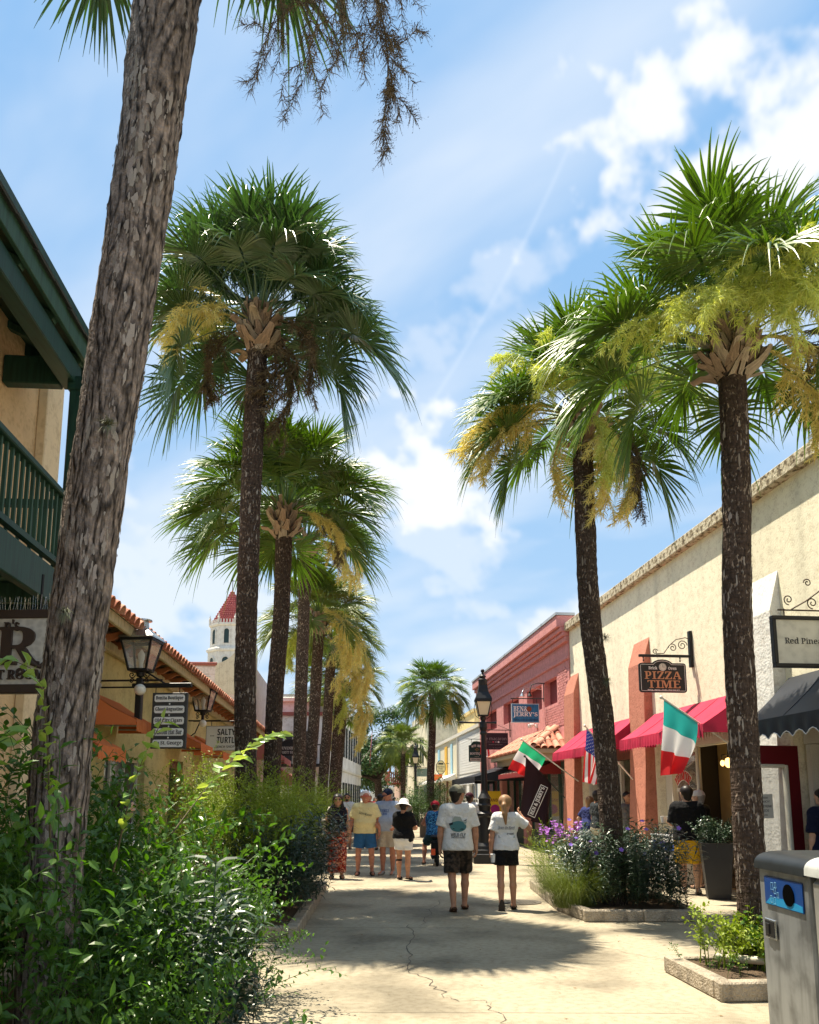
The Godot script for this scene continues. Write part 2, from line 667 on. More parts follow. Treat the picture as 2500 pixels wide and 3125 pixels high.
func make_materials() -> void:
	M("bark", Vector3(0.95, 0.92, 0.90), 0.92, {"uv": 1, "tex": T.bark, "bump": T.bark_h, "depth": 4.0, "spec": 0.2})
	M("bark_dark", Vector3(0.80, 0.76, 0.74), 0.92, {"uv": 1, "tex": T.bark_dark, "bump": T.bark_dark_h, "depth": 4.0, "spec": 0.2})
	M("bark_mid", Vector3(1.0, 0.95, 0.88), 0.92, {"uv": 1, "tex": T.bark_dark, "bump": T.bark_dark_h, "depth": 2.0, "spec": 0.2})
	M("palm_leaf", Vector3(0.125, 0.205, 0.042), 0.42, {"vc": 1, "back": Vector3(0.42, 0.54, 0.07), "spec": 0.5})
	M("palm_leaf_blue", Vector3(0.095, 0.170, 0.075), 0.36, {"vc": 1, "back": Vector3(0.28, 0.40, 0.10), "spec": 0.6})
	M("palm_leaf_yellow", Vector3(0.16, 0.21, 0.040), 0.45, {"vc": 1, "back": Vector3(0.44, 0.52, 0.07), "spec": 0.5})
	M("black_metal", Vector3(0.012, 0.012, 0.013), 0.45)
	M("chrome", Vector3(0.6, 0.6, 0.58), 0.2, {"metal": 0.9})
	M("ink", Vector3(0.03, 0.03, 0.03), 0.7)
	M("twig", Vector3(0.09, 0.07, 0.03), 0.7)
	M("appliance_white", Vector3(0.72, 0.72, 0.7), 0.35)
	M("cloth_charcoal", Vector3(0.03, 0.03, 0.033), 0.85)
# ---------------------------------------------------------------- cabbage palms
var fronds := {}
const PITCH := [82, 62, 44, 26, 8, -12, -34, -58]

func frond_mesh(pitch: float, sd: int) -> ArrayMesh:
	rng.seed = 900 + sd
	var g := Geo.new()
	g.tinted = true
	var up := clampf((pitch + 60.0) / 140.0, 0.0, 1.0)
	var petiole := lerpf(1.0, 0.66, up)
	var blade := rr(0.74, 0.88)
	var bend := lerpf(56.0, 38.0, up) + rr(-8, 8)
	var ang := deg_to_rad(pitch + bend * 0.30)
	var p := Vector3.ZERO
	var pts := PackedVector3Array()
	var rad := PackedFloat32Array()
	for i in 6:
		pts.append(p)
		rad.append(lerpf(0.022, 0.010, i / 5.0))
		p += Vector3(0, sin(ang), cos(ang)) * petiole / 5.0
		ang -= deg_to_rad(bend * 0.42 / 5.0)
	pts.append(p)
	rad.append(0.009)
	g.col = Color(1.7, 1.5, 1.1)
	g.tube(pts, rad, 5, false, 1, 1, 0.6)
	var costa := blade * 0.42
	var cp := [p]
	var ca := [ang]
	for i in 8:
		p += Vector3(0, sin(ang), cos(ang)) * costa / 8.0
		ang -= deg_to_rad(bend * 0.62 / 8.0)
		cp.append(p)
		ca.append(ang)
	var n := 27
	var rs := [0.03, 0.2, 0.42, 0.6, 0.78, 0.9, 1.0]
	for i in range(-n, n + 1):
		var t := absf(i) / n
		var sg := signf(i)
		var s := (1.0 - t) * 8.0
		var k := mini(int(s), 7)
		var o: Vector3 = (cp[k] as Vector3).lerp(cp[k + 1], s - k)
		var an := lerpf(ca[k], ca[k + 1], s - k)
		var tg := Vector3(0, sin(an), cos(an))
		var nm := Vector3(0, cos(an), -sin(an))
		var side := Vector3(1, 0, 0)
		var phi := deg_to_rad(3.0 + 128.0 * pow(t, 1.05)) * sg + rr(-0.03, 0.03)
		var dir := (tg * cos(phi) + side * sin(phi) + nm * (0.34 * absf(sin(phi)) + rr(-0.06, 0.06))).normalized()
		var ln := blade * (1.0 - 0.36 * t * t) * rr(0.9, 1.06)
		var sag := rr(0.04, 0.22) + (0.28 if rng.randf() < 0.30 else 0.0)
		var tw := rr(-0.10, 0.10)
		var tone := rr(0.75, 1.2)
		var yel := rr(0.0, 0.12)
		var pl := Vector3.ZERO
		var pm := Vector3.ZERO
		var pr := Vector3.ZERO
		for q in rs.size():
			var r: float = rs[q]
			var pos := o + dir * r * ln + Vector3(tw * r * r * ln, -sag * pow(r, 3.0) * ln - (0.10 * ln * pow(maxf(r - 0.72, 0.0) / 0.28, 1.6) * sag * 3.0), 0)
			var ac := dir.cross(nm).normalized()
			var nn := ac.cross(dir).normalized()
			var half := 0.0
			if r < 0.5:
				half = minf(0.5 * 0.090 * r * ln + 0.006, 0.024)
			else:
				half = lerpf(0.021, 0.0015, pow((r - 0.42) / 0.58, 1.15))
			var l := pos - ac * half - nn * half * 0.7
			var m := pos + nn * half * 0.35
			var rt := pos + ac * half - nn * half * 0.7
			if q > 0:
				g.col = Color(tone * (1.0 + yel * 4.0 + 0.9 * pow(r, 5)), tone * (1.0 + yel + 0.45 * pow(r, 5)), tone * (1.0 - yel))
				g.quad(pl, pm, m, l)
				g.quad(pm, pr, rt, m)
			pl = l
			pm = m
			pr = rt
	return g.mesh()

func get_frond(pitch: float, pick: int) -> ArrayMesh:
	var best := 0
	for i in PITCH.size():
		if absf(PITCH[i] - pitch) < absf(PITCH[best] - pitch):
			best = i
	var key := best * 4 + pick % 3
	if not fronds.has(key):
		var s := rng.state
		fronds[key] = frond_mesh(PITCH[best], key)
		rng.state = s
	return fronds[key]

# a flower or fruit spray: an arching stalk with finer and finer twigs
func spray_mesh(sd: int, lift: float, length: float, hang: float, seeds: bool, from := 2.5) -> ArrayMesh:
	rng.seed = 5000 + sd
	var g := Geo.new()
	g.tinted = true
	var p := Vector3.ZERO
	var an := deg_to_rad(lift)
	var pts := PackedVector3Array()
	var rad := PackedFloat32Array()
	for i in 13:
		pts.append(p)
		rad.append(lerpf(0.014, 0.004, i / 12.0))
		p += Vector3(0, sin(an), cos(an)) * length / 12.0
		an -= deg_to_rad(hang / 12.0)
	g.col = Color(0.8, 0.8, 0.7)
	g.tube(pts, rad, 4, false)
	for i in 22:
		var s := lerpf(from, 12.0, i / 21.0)
		var o := pts[int(s)].lerp(pts[mini(int(s) + 1, 12)], s - int(s))
		var d := (pts[mini(int(s) + 1, 12)] - pts[maxi(int(s) - 1, 0)]).normalized()
		var b := (d + Vector3(rr(-1, 1), rr(-0.7, 0.7), rr(-0.5, 0.5)) * (1.5 if from > 3.0 else 0.95)).normalized()
		var bl := rr(0.30, 0.58) * (1.0 - 0.3 * i / 21.0) * (1.35 if from > 3.0 else 1.0)
		var q := o
		for j in 18:
			var q2 := q + b * bl / 18.0
			b = (b + Vector3(rr(-0.26, 0.26), -0.045 - rr(0, 0.06), rr(-0.26, 0.26))).normalized()
			g.col = Color(0.85, 0.85, 0.8)
			var w := Vector3(rr(-1, 1), rr(-1, 1), rr(-1, 1)).cross(b).normalized() * 0.003
			g.quad(q - w, q + w, q2 + w, q2 - w)
			q = q2
			for h in 5:
				var e := (b * 0.7 + Vector3(rr(-1, 1), rr(-0.9, 0.7), rr(-1, 1))).normalized()
				var el := rr(0.05, 0.12)
				var m := q + e * el * 0.5
				var end := q + (e + Vector3(0, -0.25, 0)).normalized() * el
				var w2 := Vector3(rr(-1, 1), rr(-1, 1), rr(-1, 1)).cross(e).normalized() * rr(0.0026, 0.0040) * (0.6 if from > 3.0 else 1.0)
				var tn := rr(0.75, 1.25)
				g.col = Color(tn * rr(0.95, 1.08), tn, tn * 0.85)
				g.quad(q - w2, q + w2, m + w2, m - w2)
				g.tri(m - w2, m + w2, end)
				if seeds:
					for z in 2:
						var c := q + e * el * rr(0.3, 1.0)
						var r := rr(0.005, 0.0075) * (0.6 if from > 3.0 else 1.0)
						g.col = Color(0.5, 0.42, 0.3)
						g.tri(c + Vector3(r, 0, 0), c + Vector3(0, r, r), c + Vector3(-r, 0, r))
						g.tri(c + Vector3(r, 0, -r), c + Vector3(0, -r, 0), c + Vector3(-r, r, 0))
	return g.mesh()

var sprays := {}

func get_spray(kind: int) -> ArrayMesh:
	if not sprays.has(kind):
		var s := rng.state
		var lift: float = [48.0, 20.0, 62.0, 5.0, 35.0, -15.0][kind % 6]
		var hang: float = [95.0, 110.0, 60.0, 80.0, 70.0, 60.0][kind % 6]
		if kind >= 12:
			sprays[kind] = spray_mesh(kind, -20.0 - kind % 3 * 4.0, 2.7 + kind % 3 * 0.15, 78.0, true, 5.0)
		else:
			sprays[kind] = spray_mesh(kind, lift, [1.25, 1.35, 1.1, 1.2, 1.3, 1.15][kind % 6], hang, kind >= 6)
		rng.state = s
	return sprays[kind]

var boots := []

func boot_mesh(sd: int) -> ArrayMesh:
	rng.seed = 70 + sd
	var g := Geo.new()
	var rows := []
	var ln := rr(0.24, 0.38)
	var tilt := deg_to_rad(rr(54, 74))
	var skew := rr(-0.65, 0.65)
	for i in 5:
		var t := i / 4.0
		var w := lerpf(0.095, 0.050, t)
		var a := tilt - t * rr(-0.05, 0.35)
		var o := Vector3(skew * t * ln, sin(a) * ln * t, cos(a) * ln * t)
		var th := lerpf(0.012, 0.007, t)
		rows.append(PackedVector3Array([o + Vector3(-w, -0.012, -0.01), o + Vector3(-w * 0.6, th, 0.004), o + Vector3(0, th * 1.6, 0.010), o + Vector3(w * 0.6, th, 0.004), o + Vector3(w, -0.012, -0.01), o + Vector3(0, -th, -0.006)]))
	g.sheet(rows, true, 1.0, 2.0)
	var l: PackedVector3Array = rows[4]
	g.quad(l[0], l[1], l[2], l[5])
	g.quad(l[5], l[2], l[3], l[4])
	return g.mesh()

func trunk_geo(pts: PackedVector3Array, r0: float, r1: float, sides: int, swell := 0.0, step := 0.09, vs := 0.5) -> Geo:
	var g := Geo.new()
	var cv := Curve3D.new()
	for i in pts.size():
		var d := (pts[mini(i + 1, pts.size() - 1)] - pts[maxi(i - 1, 0)]) * 0.166
		cv.add_point(pts[i], -d, d)
	var len := cv.get_baked_length()
	var n := int(len / step)
	var rows := []
	var f := FastNoiseLite.new()
	f.seed = int(r0 * 1000) + n
	f.frequency = 1.0
	f.fractal_octaves = 3
	for i in n + 1:
		var t := float(i) / n
		var o := cv.sample_baked(len * t)
		var d := (cv.sample_baked(minf(len * t + 0.1, len)) - cv.sample_baked(maxf(len * t - 0.1, 0.0))).normalized()
		var x := (Vector3.RIGHT - d * d.x).normalized()
		var y := x.cross(d)
		var r := lerpf(r0, r1, t) + swell * pow(t, 3.0) + 0.25 * r0 * pow(maxf(0.0, 0.06 - t) / 0.06, 2.0)
		var row := PackedVector3Array()
		for k in sides:
			var a := TAU * k / sides
			var nz := f.get_noise_3d(cos(a) * 1.4, o.y * 1.6, sin(a) * 1.4) * 0.075 + f.get_noise_3d(cos(a) * 5.0, o.y * 7.0, sin(a) * 5.0) * 0.05
			row.append(o + (x * cos(a) + y * sin(a)) * r * (1.0 + nz + 0.014 * sin(o.y * 46.0 + nz * 40.0)))
		rows.append(row)
	g.sheet(rows, true, maxf(1.0, roundf(r0 * TAU / 1.1)), vs)
	return g

# pale scaly flakes lying on the bark, cut from the trunk's own surface
func flakes(tg: Geo, sides: int, count: int) -> Geo:
	rng.seed = 7171
	var g := Geo.new()
	g.tinted = true
	var w := sides + 1
	var rows := tg.v.size() / w
	var f := FastNoiseLite.new()
	f.seed = 5
	f.frequency = 0.09
	for q in count:
		var cu := rr(0, sides)
		var cv := rr(2, rows - 4)
		if f.get_noise_2d(cu * 1.6, cv) < rr(-0.1, 0.2):
			continue
		var big := pow(rng.randf(), 2.5)
		var au := 0.12 + big * rr(0.3, 0.7)
		var av := 0.2 + big * rr(0.5, 1.6) + rr(0.0, 0.2)
		var tone := rr(0.62, 1.25)
		g.col = Color(tone, tone * rr(0.95, 1.0), tone * rr(0.9, 1.0))
		var pts := PackedVector3Array()
		var mid := Vector3.ZERO
		var ii := int(cv) * w + int(cu)
		var out := (tg.v[ii] - tg.v[int(cv) * w + (int(cu) + sides / 2) % sides]).normalized()
		for k in 9:
			var a := TAU * k / 9.0
			var e := rr(0.35, 1.0)
			var u := fposmod(cu + cos(a) * au * e, sides)
			var v := clampf(cv + sin(a) * av * e, 0.0, rows - 2.001)
			var i := int(v) * w + int(u)
			var x := u - int(u)
			var y := v - int(v)
			var p := tg.v[i].lerp(tg.v[i + 1], x).lerp(tg.v[i + w].lerp(tg.v[i + w + 1], x), y)
			p += out * 0.004
			pts.append(p)
			mid += p / 9.0
		mid += out * rr(0.003, 0.006)
		var first := g.vert(mid, out, Vector2.ZERO)
		for p in pts:
			g.vert(p, out, Vector2.ZERO)
		var flip := (pts[0] - mid).cross(pts[2] - mid).dot(out) < 0.0
		for k in 9:
			if flip:
				g.put(first, first + 1 + (k + 1) % 9, first + 1 + k)
			else:
				g.put(first, first + 1 + k, first + 1 + (k + 1) % 9)
	return g

# o: base, path (relative points), r0, r1, size, fronds, low (lowest pitch), yellow [[kind, yaw, lift]...], brown, leaf, bark, boots
func palm(label: String, base: Vector3, path: Array, o: Dictionary) -> Node3D:
	var th := thing("palm_tree", label, "palm tree", Transform3D(Basis.IDENTITY, base), "cabbage palms along the street")
	var pts := PackedVector3Array()
	for p in path:
		pts.append(p)
	var top := pts[pts.size() - 1]
	var near: bool = o.get("near", true)
	var tg := trunk_geo(pts, o.r0, o.r1, 26 if near else 12, o.get("swell", 0.0), 0.07 if near else 0.25, 0.45)
	var tr := obj("trunk", tg, o.bark, th)
	if o.has("flakes"):
		stuff(obj("bark_flakes", flakes(tg, 26, o.flakes), M("bark_flake", Vector3(0.37, 0.325, 0.285), 0.9, {"vc": 1, "tex": T.fine, "bump": T.stucco_h, "depth": 0.6, "scale": 6.0, "spec": 0.2}), tr))
	var size: float = o.get("size", 1.0)
	var r1: float = o.r1
	# ringed neck under the crown
	if boots.is_empty():
		for i in 5:
			boots.append(boot_mesh(i))
	rng.seed = o.get("seed", 1)
	var bn: int = o.get("boots", 34)
	var bm := M("leaf_boot", Vector3(0.40, 0.28, 0.20), 0.85, {"uv": 1, "tex": T.wood, "bump": T.fine_h, "depth": 0.6})
	var bm2 := M("leaf_boot_grey", Vector3(0.46, 0.37, 0.28), 0.85, {"uv": 1, "tex": T.wood, "bump": T.fine_h, "depth": 0.6})
	for i in bn:
		var t := float(i) / bn
		var yaw := i * 2.39996 + rr(-0.2, 0.2)
		var out := r1 * lerpf(0.95, 1.25, sin(t * PI)) * 0.95
		var y := lerpf(-0.10, 0.50, t) * size
		var k := size * rr(0.85, 1.2) * lerpf(1.05, 0.8, t)
		var b := Basis(Vector3.UP, yaw) * Basis(Vector3.RIGHT, lerpf(deg_to_rad(20), deg_to_rad(-10), t) + rr(-0.35, 0.25)) * Basis(Vector3.FORWARD, rr(-0.4, 0.4))
		obj("leaf_boot", boots[i % 5], bm if i % 3 else bm2, th, Transform3D(b.scaled(Vector3(k, k, k)), top + Vector3(sin(yaw) * out, y, cos(yaw) * out)))
	var n: int = int(o.get("fronds", 30) * 1.15)
	var low: float = o.get("low", -42.0)
	var heart := top + Vector3(0, 0.42 * size, 0)
	for i in n:
		var t := float(i) / (n - 1)
		var pitch := lerpf(84.0, low, pow(t, o.get("pow", 0.95))) + rr(-7, 7)
		var yaw := i * 2.39996 + rr(-0.25, 0.25)
		if o.get("open", false) and pitch < 6.0 and absf(wrapf(yaw, -PI, PI)) < 0.75:
			continue
		var k := size * rr(0.9, 1.08) * (0.86 if t < 0.1 else 1.0)
		var off := Vector3(sin(yaw), 0, cos(yaw)) * 0.10 * size + Vector3(0, lerpf(0.22, -0.12, t) * size, 0)
		obj("frond", get_frond(pitch, i), o.leaf, th, Transform3D(Basis(Vector3.UP, yaw).scaled(Vector3(k, k, k)), heart + off))
	for e in o.get("extra", []):     # single fronds: yaw (from +z), pitch, scale
		var k: float = size * e[2]
		obj("frond", get_frond(e[1], int(e[0] * 7) % 3), o.leaf, th, Transform3D(Basis(Vector3.UP, e[0]).scaled(Vector3(k, k, k)), heart + Vector3(sin(e[0]), 0, cos(e[0])) * 0.1 - Vector3(0, 0.1, 0)))
	var fm := {0: M("spray_green", Vector3(0.70, 0.74, 0.24), 0.7, {"vc": 1, "back": Vector3(0.7, 0.72, 0.2)}), 1: M("spray_gold", Vector3(0.88, 0.82, 0.38), 0.7, {"vc": 1, "back": Vector3(0.7, 0.58, 0.22)}), 2: M("spray_brown", Vector3(0.16, 0.12, 0.075), 0.8, {"vc": 1})}
	for s in o.get("sprays", []):    # kind, yaw, scale, colour, extra pitch
		var k: float = size * s[2]
		var b := Basis(Vector3.UP, s[1]) * Basis(Vector3.RIGHT, -deg_to_rad(s[4] if s.size() > 4 else 0.0))
		obj("fruit_spray" if s[3] == 2 else "flower_spray", get_spray(s[0]), fm[s[3]], th, Transform3D(b.scaled(Vector3(k, k, k)), heart + Vector3(sin(s[1]), 0, cos(s[1])) * 0.12))
	return th

func build_palms() -> void:
	var bark := M("bark")
	var leaf2 := M("palm_leaf_blue")
	palm("largest palm, its leaning pale scaly trunk rising from the left shrub", Vector3(-2.02, 0, -4.75), [Vector3(0, 0, 0), Vector3(-0.02, 1.6, 0), Vector3(0.05, 3.0, 0), Vector3(0.16, 4.4, 0.0), Vector3(0.26, 5.6, 0), Vector3(0.36, 7.2, 0), Vector3(0.42, 8.3, 0)],
		{"r0": 0.162, "r1": 0.162, "swell": 0.09, "flakes": 4200, "bark": bark, "leaf": leaf2, "seed": 11, "fronds": 20, "low": 10.0, "size": 1.0, "extra": [[1.9, -34.0, 0.85], [4.1, -34.0, 0.8]],
		"sprays": [[12, 1.5, 1.0, 2, -4.0], [13, 1.2, 1.0, 2, -6.0], [14, 1.75, 1.0, 2, 2.0], [12, 1.0, 0.95, 2, -10.0], [13, 1.6, 0.9, 2, -12.0], [14, 1.35, 0.85, 2, -14.0]]})
func palm_row() -> void:
	var bark := M("bark_mid")
	var barkd := M("bark_dark")
	var leaf := M("palm_leaf")
	var leaf2 := M("palm_leaf_blue")
	var leaf3 := M("palm_leaf_yellow")
	palm("tall palm right of the leaning trunk, full blue green crown with brown fruit", Vector3(-2.30, 0, -11.5), [Vector3(0, 0, 0), Vector3(-0.01, 1.8, 0), Vector3(-0.07, 3.5, 0), Vector3(-0.07, 6.3, 0), Vector3(-0.04, 8.42, 0)],
		{"r0": 0.155, "r1": 0.15, "bark": barkd, "leaf": leaf2, "flakes": 900, "seed": 2, "open": true, "fronds": 54, "low": -10.0, "pow": 0.95, "size": 1.03, "boots": 90, "extra": [[1.45, -8.0, 1.25], [1.75, -34.0, 1.0], [4.5, -34.0, 1.1], [5.2, -34.0, 0.95], [4.0, -12.0, 1.05]],
		"sprays": [[7, 1.2, 1.2, 2, -25.0], [9, 1.45, 1.45, 2, -50.0], [9, 1.15, 1.3, 2, -62.0], [1, 5.3, 1.15, 1, 0.0], [3, 5.0, 1.1, 1, 12.0], [3, 4.6, 1.1, 0, 15.0], [7, 4.5, 1.1, 2, -30.0]]})
	palm("third left palm, dense drooping crown behind the tall palm trunk", Vector3(-2.42, 0, -14.2), [Vector3(0, 0, 0), Vector3(0.02, 1.9, 0), Vector3(0.04, 3.5, 0), Vector3(0.11, 4.8, 0), Vector3(0.12, 6.35, 0)],
		{"r0": 0.15, "r1": 0.15, "bark": barkd, "leaf": leaf, "seed": 3, "open": true, "fronds": 48, "low": -18.0, "pow": 0.9, "size": 1.0, "boots": 48, "extra": [[4.7, 8.0, 1.15], [4.4, -12.0, 1.1]], "sprays": [[3, 1.4, 1.0, 1, 0.0], [1, 1.8, 1.0, 2, -10.0]]})
	palm("fourth left palm with a tall ringed trunk and wide crown", Vector3(-2.79, 0, -20.5), [Vector3(0, 0, 0), Vector3(0, 1.9, 0), Vector3(0.02, 5.0, 0), Vector3(0.06, 7.9, 0)],
		{"r0": 0.17, "r1": 0.155, "bark": bark, "leaf": leaf, "seed": 4, "fronds": 38, "low": -18.0, "pow": 1.1, "size": 0.98, "boots": 24, "near": false, "sprays": [[1, 1.3, 1.45, 1, -5.0], [5, 1.6, 1.4, 1, 0.0], [3, 1.0, 1.4, 1, -10.0], [3, 4.9, 1.3, 0, 0.0]]})
	palm("fifth left palm with pale crossed leaf bases under its crown", Vector3(-2.84, 0, -23.0), [Vector3(0, 0, 0), Vector3(0, 1.9, 0), Vector3(0.12, 4.0, 0), Vector3(0.20, 6.35, 0)],
		{"r0": 0.17, "r1": 0.16, "bark": bark, "leaf": leaf3, "seed": 5, "fronds": 34, "low": -16.0, "size": 0.95, "boots": 48, "near": false, "sprays": [[1, 1.2, 1.5, 1, -15.0], [0, 0.6, 1.4, 1, -30.0], [3, 1.5, 1.5, 1, -30.0], [3, 4.8, 1.4, 0, -30.0]]})
	palm("sixth left palm hung with golden flower sprays", Vector3(-2.87, 0, -27.0), [Vector3(0, 0, 0), Vector3(0, 1.9, 0), Vector3(0.12, 4.2, 0), Vector3(0.21, 6.5, 0)],
		{"r0": 0.18, "r1": 0.165, "bark": bark, "leaf": leaf3, "seed": 6, "fronds": 32, "low": -14.0, "size": 0.92, "boots": 26, "near": false, "sprays": [[1, 1.2, 1.9, 1, -25.0], [3, 1.6, 1.9, 1, -35.0], [1, 0.4, 1.7, 1, -30.0], [5, 1.9, 1.7, 1, -20.0], [3, 1.0, 1.8, 1, -10.0], [0, 5.0, 1.5, 0, -30.0]]})
	palm("seventh left palm, low crown with hanging yellow sprays", Vector3(-2.80, 0, -30.0), [Vector3(0, 0, 0), Vector3(0, 2.1, 0), Vector3(0.2, 5.5, 0)],
		{"r0": 0.18, "r1": 0.16, "bark": bark, "leaf": leaf3, "seed": 7, "fronds": 30, "low": -14.0, "size": 0.92, "boots": 20, "near": false, "sprays": [[1, 1.1, 1.8, 1, -30.0], [3, 1.5, 1.8, 1, -40.0], [1, 0.2, 1.6, 0, -30.0], [5, 4.9, 1.6, 1, -35.0]]})
	palm("eighth left palm, small crown far back by the shuttered house", Vector3(-3.30, 0, -37.4), [Vector3(0, 0, 0), Vector3(0, 2.1, 0), Vector3(0.22, 5.3, 0)],
		{"r0": 0.17, "r1": 0.16, "bark": bark, "leaf": leaf3, "seed": 8, "fronds": 28, "low": -14.0, "size": 0.92, "boots": 14, "near": false, "sprays": [[1, 1.2, 1.7, 1, -35.0], [3, 4.6, 1.7, 1, -40.0], [3, 1.6, 1.5, 1, -30.0]]})
	palm("single centre palm with a round crown standing in mid street", Vector3(0.93, 0, -35.0), [Vector3(0, 0, 0), Vector3(-0.03, 2.1, 0), Vector3(0.05, 4.2, 0), Vector3(0.09, 5.85, 0)],
		{"r0": 0.17, "r1": 0.155, "bark": bark, "leaf": leaf, "seed": 9, "fronds": 40, "pow": 0.8, "low": -44.0, "size": 0.86, "boots": 18, "near": false, "sprays": [[0, 4.9, 1.3, 0, 5.0], [1, 1.3, 1.35, 0, -5.0], [3, 1.2, 1.4, 1, -30.0], [1, 4.9, 1.3, 1, -40.0], [0, 0.6, 1.3, 0, 0.0], [1, 0.9, 1.4, 1, -30.0], [5, 5.4, 1.2, 1, -20.0]]})
	palm("small pale far palm before the dark oak", Vector3(-0.44, 0, -55.0), [Vector3(0, 0, 0), Vector3(0, 2.1, 0), Vector3(0.0, 4.7, 0)],
		{"r0": 0.17, "r1": 0.155, "bark": bark, "leaf": leaf3, "seed": 10, "fronds": 34, "low": -34.0, "size": 0.98, "boots": 14, "near": false, "sprays": [[1, 1.4, 0.9, 1, -20.0]]})
	palm("middle right palm with mossy dark bent trunk and golden sprays", Vector3(2.88, 0, -11.7), [Vector3(0, 0, 0), Vector3(-0.01, 1.2, 0), Vector3(-0.08, 2.8, 0), Vector3(-0.20, 4.2, 0), Vector3(-0.22, 5.4, 0), Vector3(-0.22, 7.0, 0)],
		{"r0": 0.16, "r1": 0.15, "bark": barkd, "leaf": leaf, "flakes": 700, "seed": 12, "open": true, "fronds": 34, "low": -20.0, "pow": 0.9, "size": 0.93, "boots": 76, "extra": [[4.7, -12.0, 1.1], [4.5, -34.0, 1.0], [5.3, 8.0, 1.05], [1.6, -34.0, 1.0]],
		"sprays": [[3, 4.75, 1.65, 1, 16.0], [3, 4.55, 1.5, 1, 4.0], [1, 4.9, 1.5, 1, 6.0], [0, 5.2, 1.4, 0, 20.0], [0, 0.2, 1.4, 0, 0.0], [2, 5.7, 1.3, 0, 4.0], [0, 0.9, 1.5, 0, -5.0], [4, 0.5, 1.4, 0, -8.0], [4, 5.8, 1.4, 0, -5.0], [5, 0.8, 1.4, 1, -40.0], [3, 1.3, 1.5, 1, -40.0], [1, 0.4, 1.3, 1, -45.0], [9, 1.5, 1.4, 2, -30.0], [5, 4.6, 1.2, 1, -35.0], [3, 0.2, 1.3, 0, -30.0]]})
	palm("right foreground palm with big open crown and boots below it", Vector3(3.10, 0, -7.55), [Vector3(0, 0, 0), Vector3(0.0, 0.5, 0), Vector3(0.02, 1.9, 0), Vector3(0.04, 3.3, 0), Vector3(0.12, 4.7, 0), Vector3(0.15, 5.80, 0)],
		{"r0": 0.135, "r1": 0.135, "bark": barkd, "leaf": leaf, "flakes": 900, "seed": 13, "open": true, "fronds": 27, "low": -12.0, "pow": 0.85, "size": 0.86, "boots": 95, "extra": [[4.6, -12.0, 1.15], [4.9, 8.0, 1.1], [4.4, -34.0, 0.9], [1.6, -34.0, 0.9], [1.4, 8.0, 1.1]],
		"sprays": [[0, 6.1, 1.15, 0, 6.0], [2, 0.35, 1.05, 0, -6.0], [4, 0.2, 1.2, 0, 4.0], [0, 5.5, 1.2, 0, -18.0], [4, 5.1, 1.15, 0, -15.0], [0, 0.55, 1.3, 0, -14.0], [0, 0.1, 1.25, 0, -20.0], [4, 0.8, 1.25, 0, -12.0], [4, 5.8, 1.2, 0, -20.0], [0, 0.0, 1.2, 0, -30.0], [1, 1.5, 1.4, 2, -8.0], [3, 1.6, 1.3, 1, -20.0], [3, 1.4, 1.2, 1, 0.0]]})
# ---------------------------------------------------------------- lettering and shared parts of buildings
var type_faces := {}

func text_geo(s: String, face: String, bold: bool, w: float, h: float, depth := 0.006, step := 1.5) -> Geo:
	var key := face + str(bold)
	if not type_faces.has(key):
		var f := SystemFont.new()
		f.font_names = PackedStringArray([face])
		f.font_weight = 700 if bold else 400
		type_faces[key] = f
	var tm := TextMesh.new()
	tm.font = type_faces[key]
	tm.text = s
	tm.font_size = 40
	tm.pixel_size = 0.01
	tm.depth = 0.02
	tm.curve_step = step
	var ar := tm.get_mesh_arrays()
	var g := Geo.new()
	if ar.is_empty() or ar[Mesh.ARRAY_VERTEX] == null:
		return g
	g.v = ar[Mesh.ARRAY_VERTEX]
	g.n = ar[Mesh.ARRAY_NORMAL]
	var lo := Vector3(1e9, 1e9, 1e9)
	var hi := -lo
	for p in g.v:
		lo = lo.min(p)
		hi = hi.max(p)
	var k := Vector3(w / (hi.x - lo.x), h / (hi.y - lo.y), depth / 0.02)
	if w <= 0:
		k.x = k.y
	if h <= 0:
		k.y = k.x
	var mid := (lo + hi) * 0.5
	for i in g.v.size():
		g.v[i] = (g.v[i] - mid) * k
	g.uv.resize(g.v.size())
	g.c.resize(g.v.size())
	if ar[Mesh.ARRAY_INDEX] != null:
		g.ix = ar[Mesh.ARRAY_INDEX]
	else:
		g.ix = PackedInt32Array(range(g.v.size()))
	return g

func letters(parent: Node, s: String, face: String, bold: bool, w: float, h: float, at: Vector3, m: Material, depth := 0.006) -> MeshInstance3D:
	return obj("lettering", text_geo(s, face, bold, w, h, depth), m, parent, Transform3D(Basis.IDENTITY, at))

const SANS := "Droid Sans"
const SERIF := "Droid Serif"

# text on an arc: radius r, total angle
func arc_text(s: String, face: String, r: float, span: float, h: float, squash := 1.0) -> Geo:
	var g := Geo.new()
	var n := s.length()
	for i in n:
		if s[i] == " ":
			continue
		var a := -span * 0.5 + span * (i + 0.5) / n
		var l := text_geo(s[i], face, true, r * span / n * 0.86, h)
		g.add(l, Transform3D(Basis(Vector3.BACK, -a), Vector3(sin(a) * r, cos(a) * r * squash, 0)))
	return g

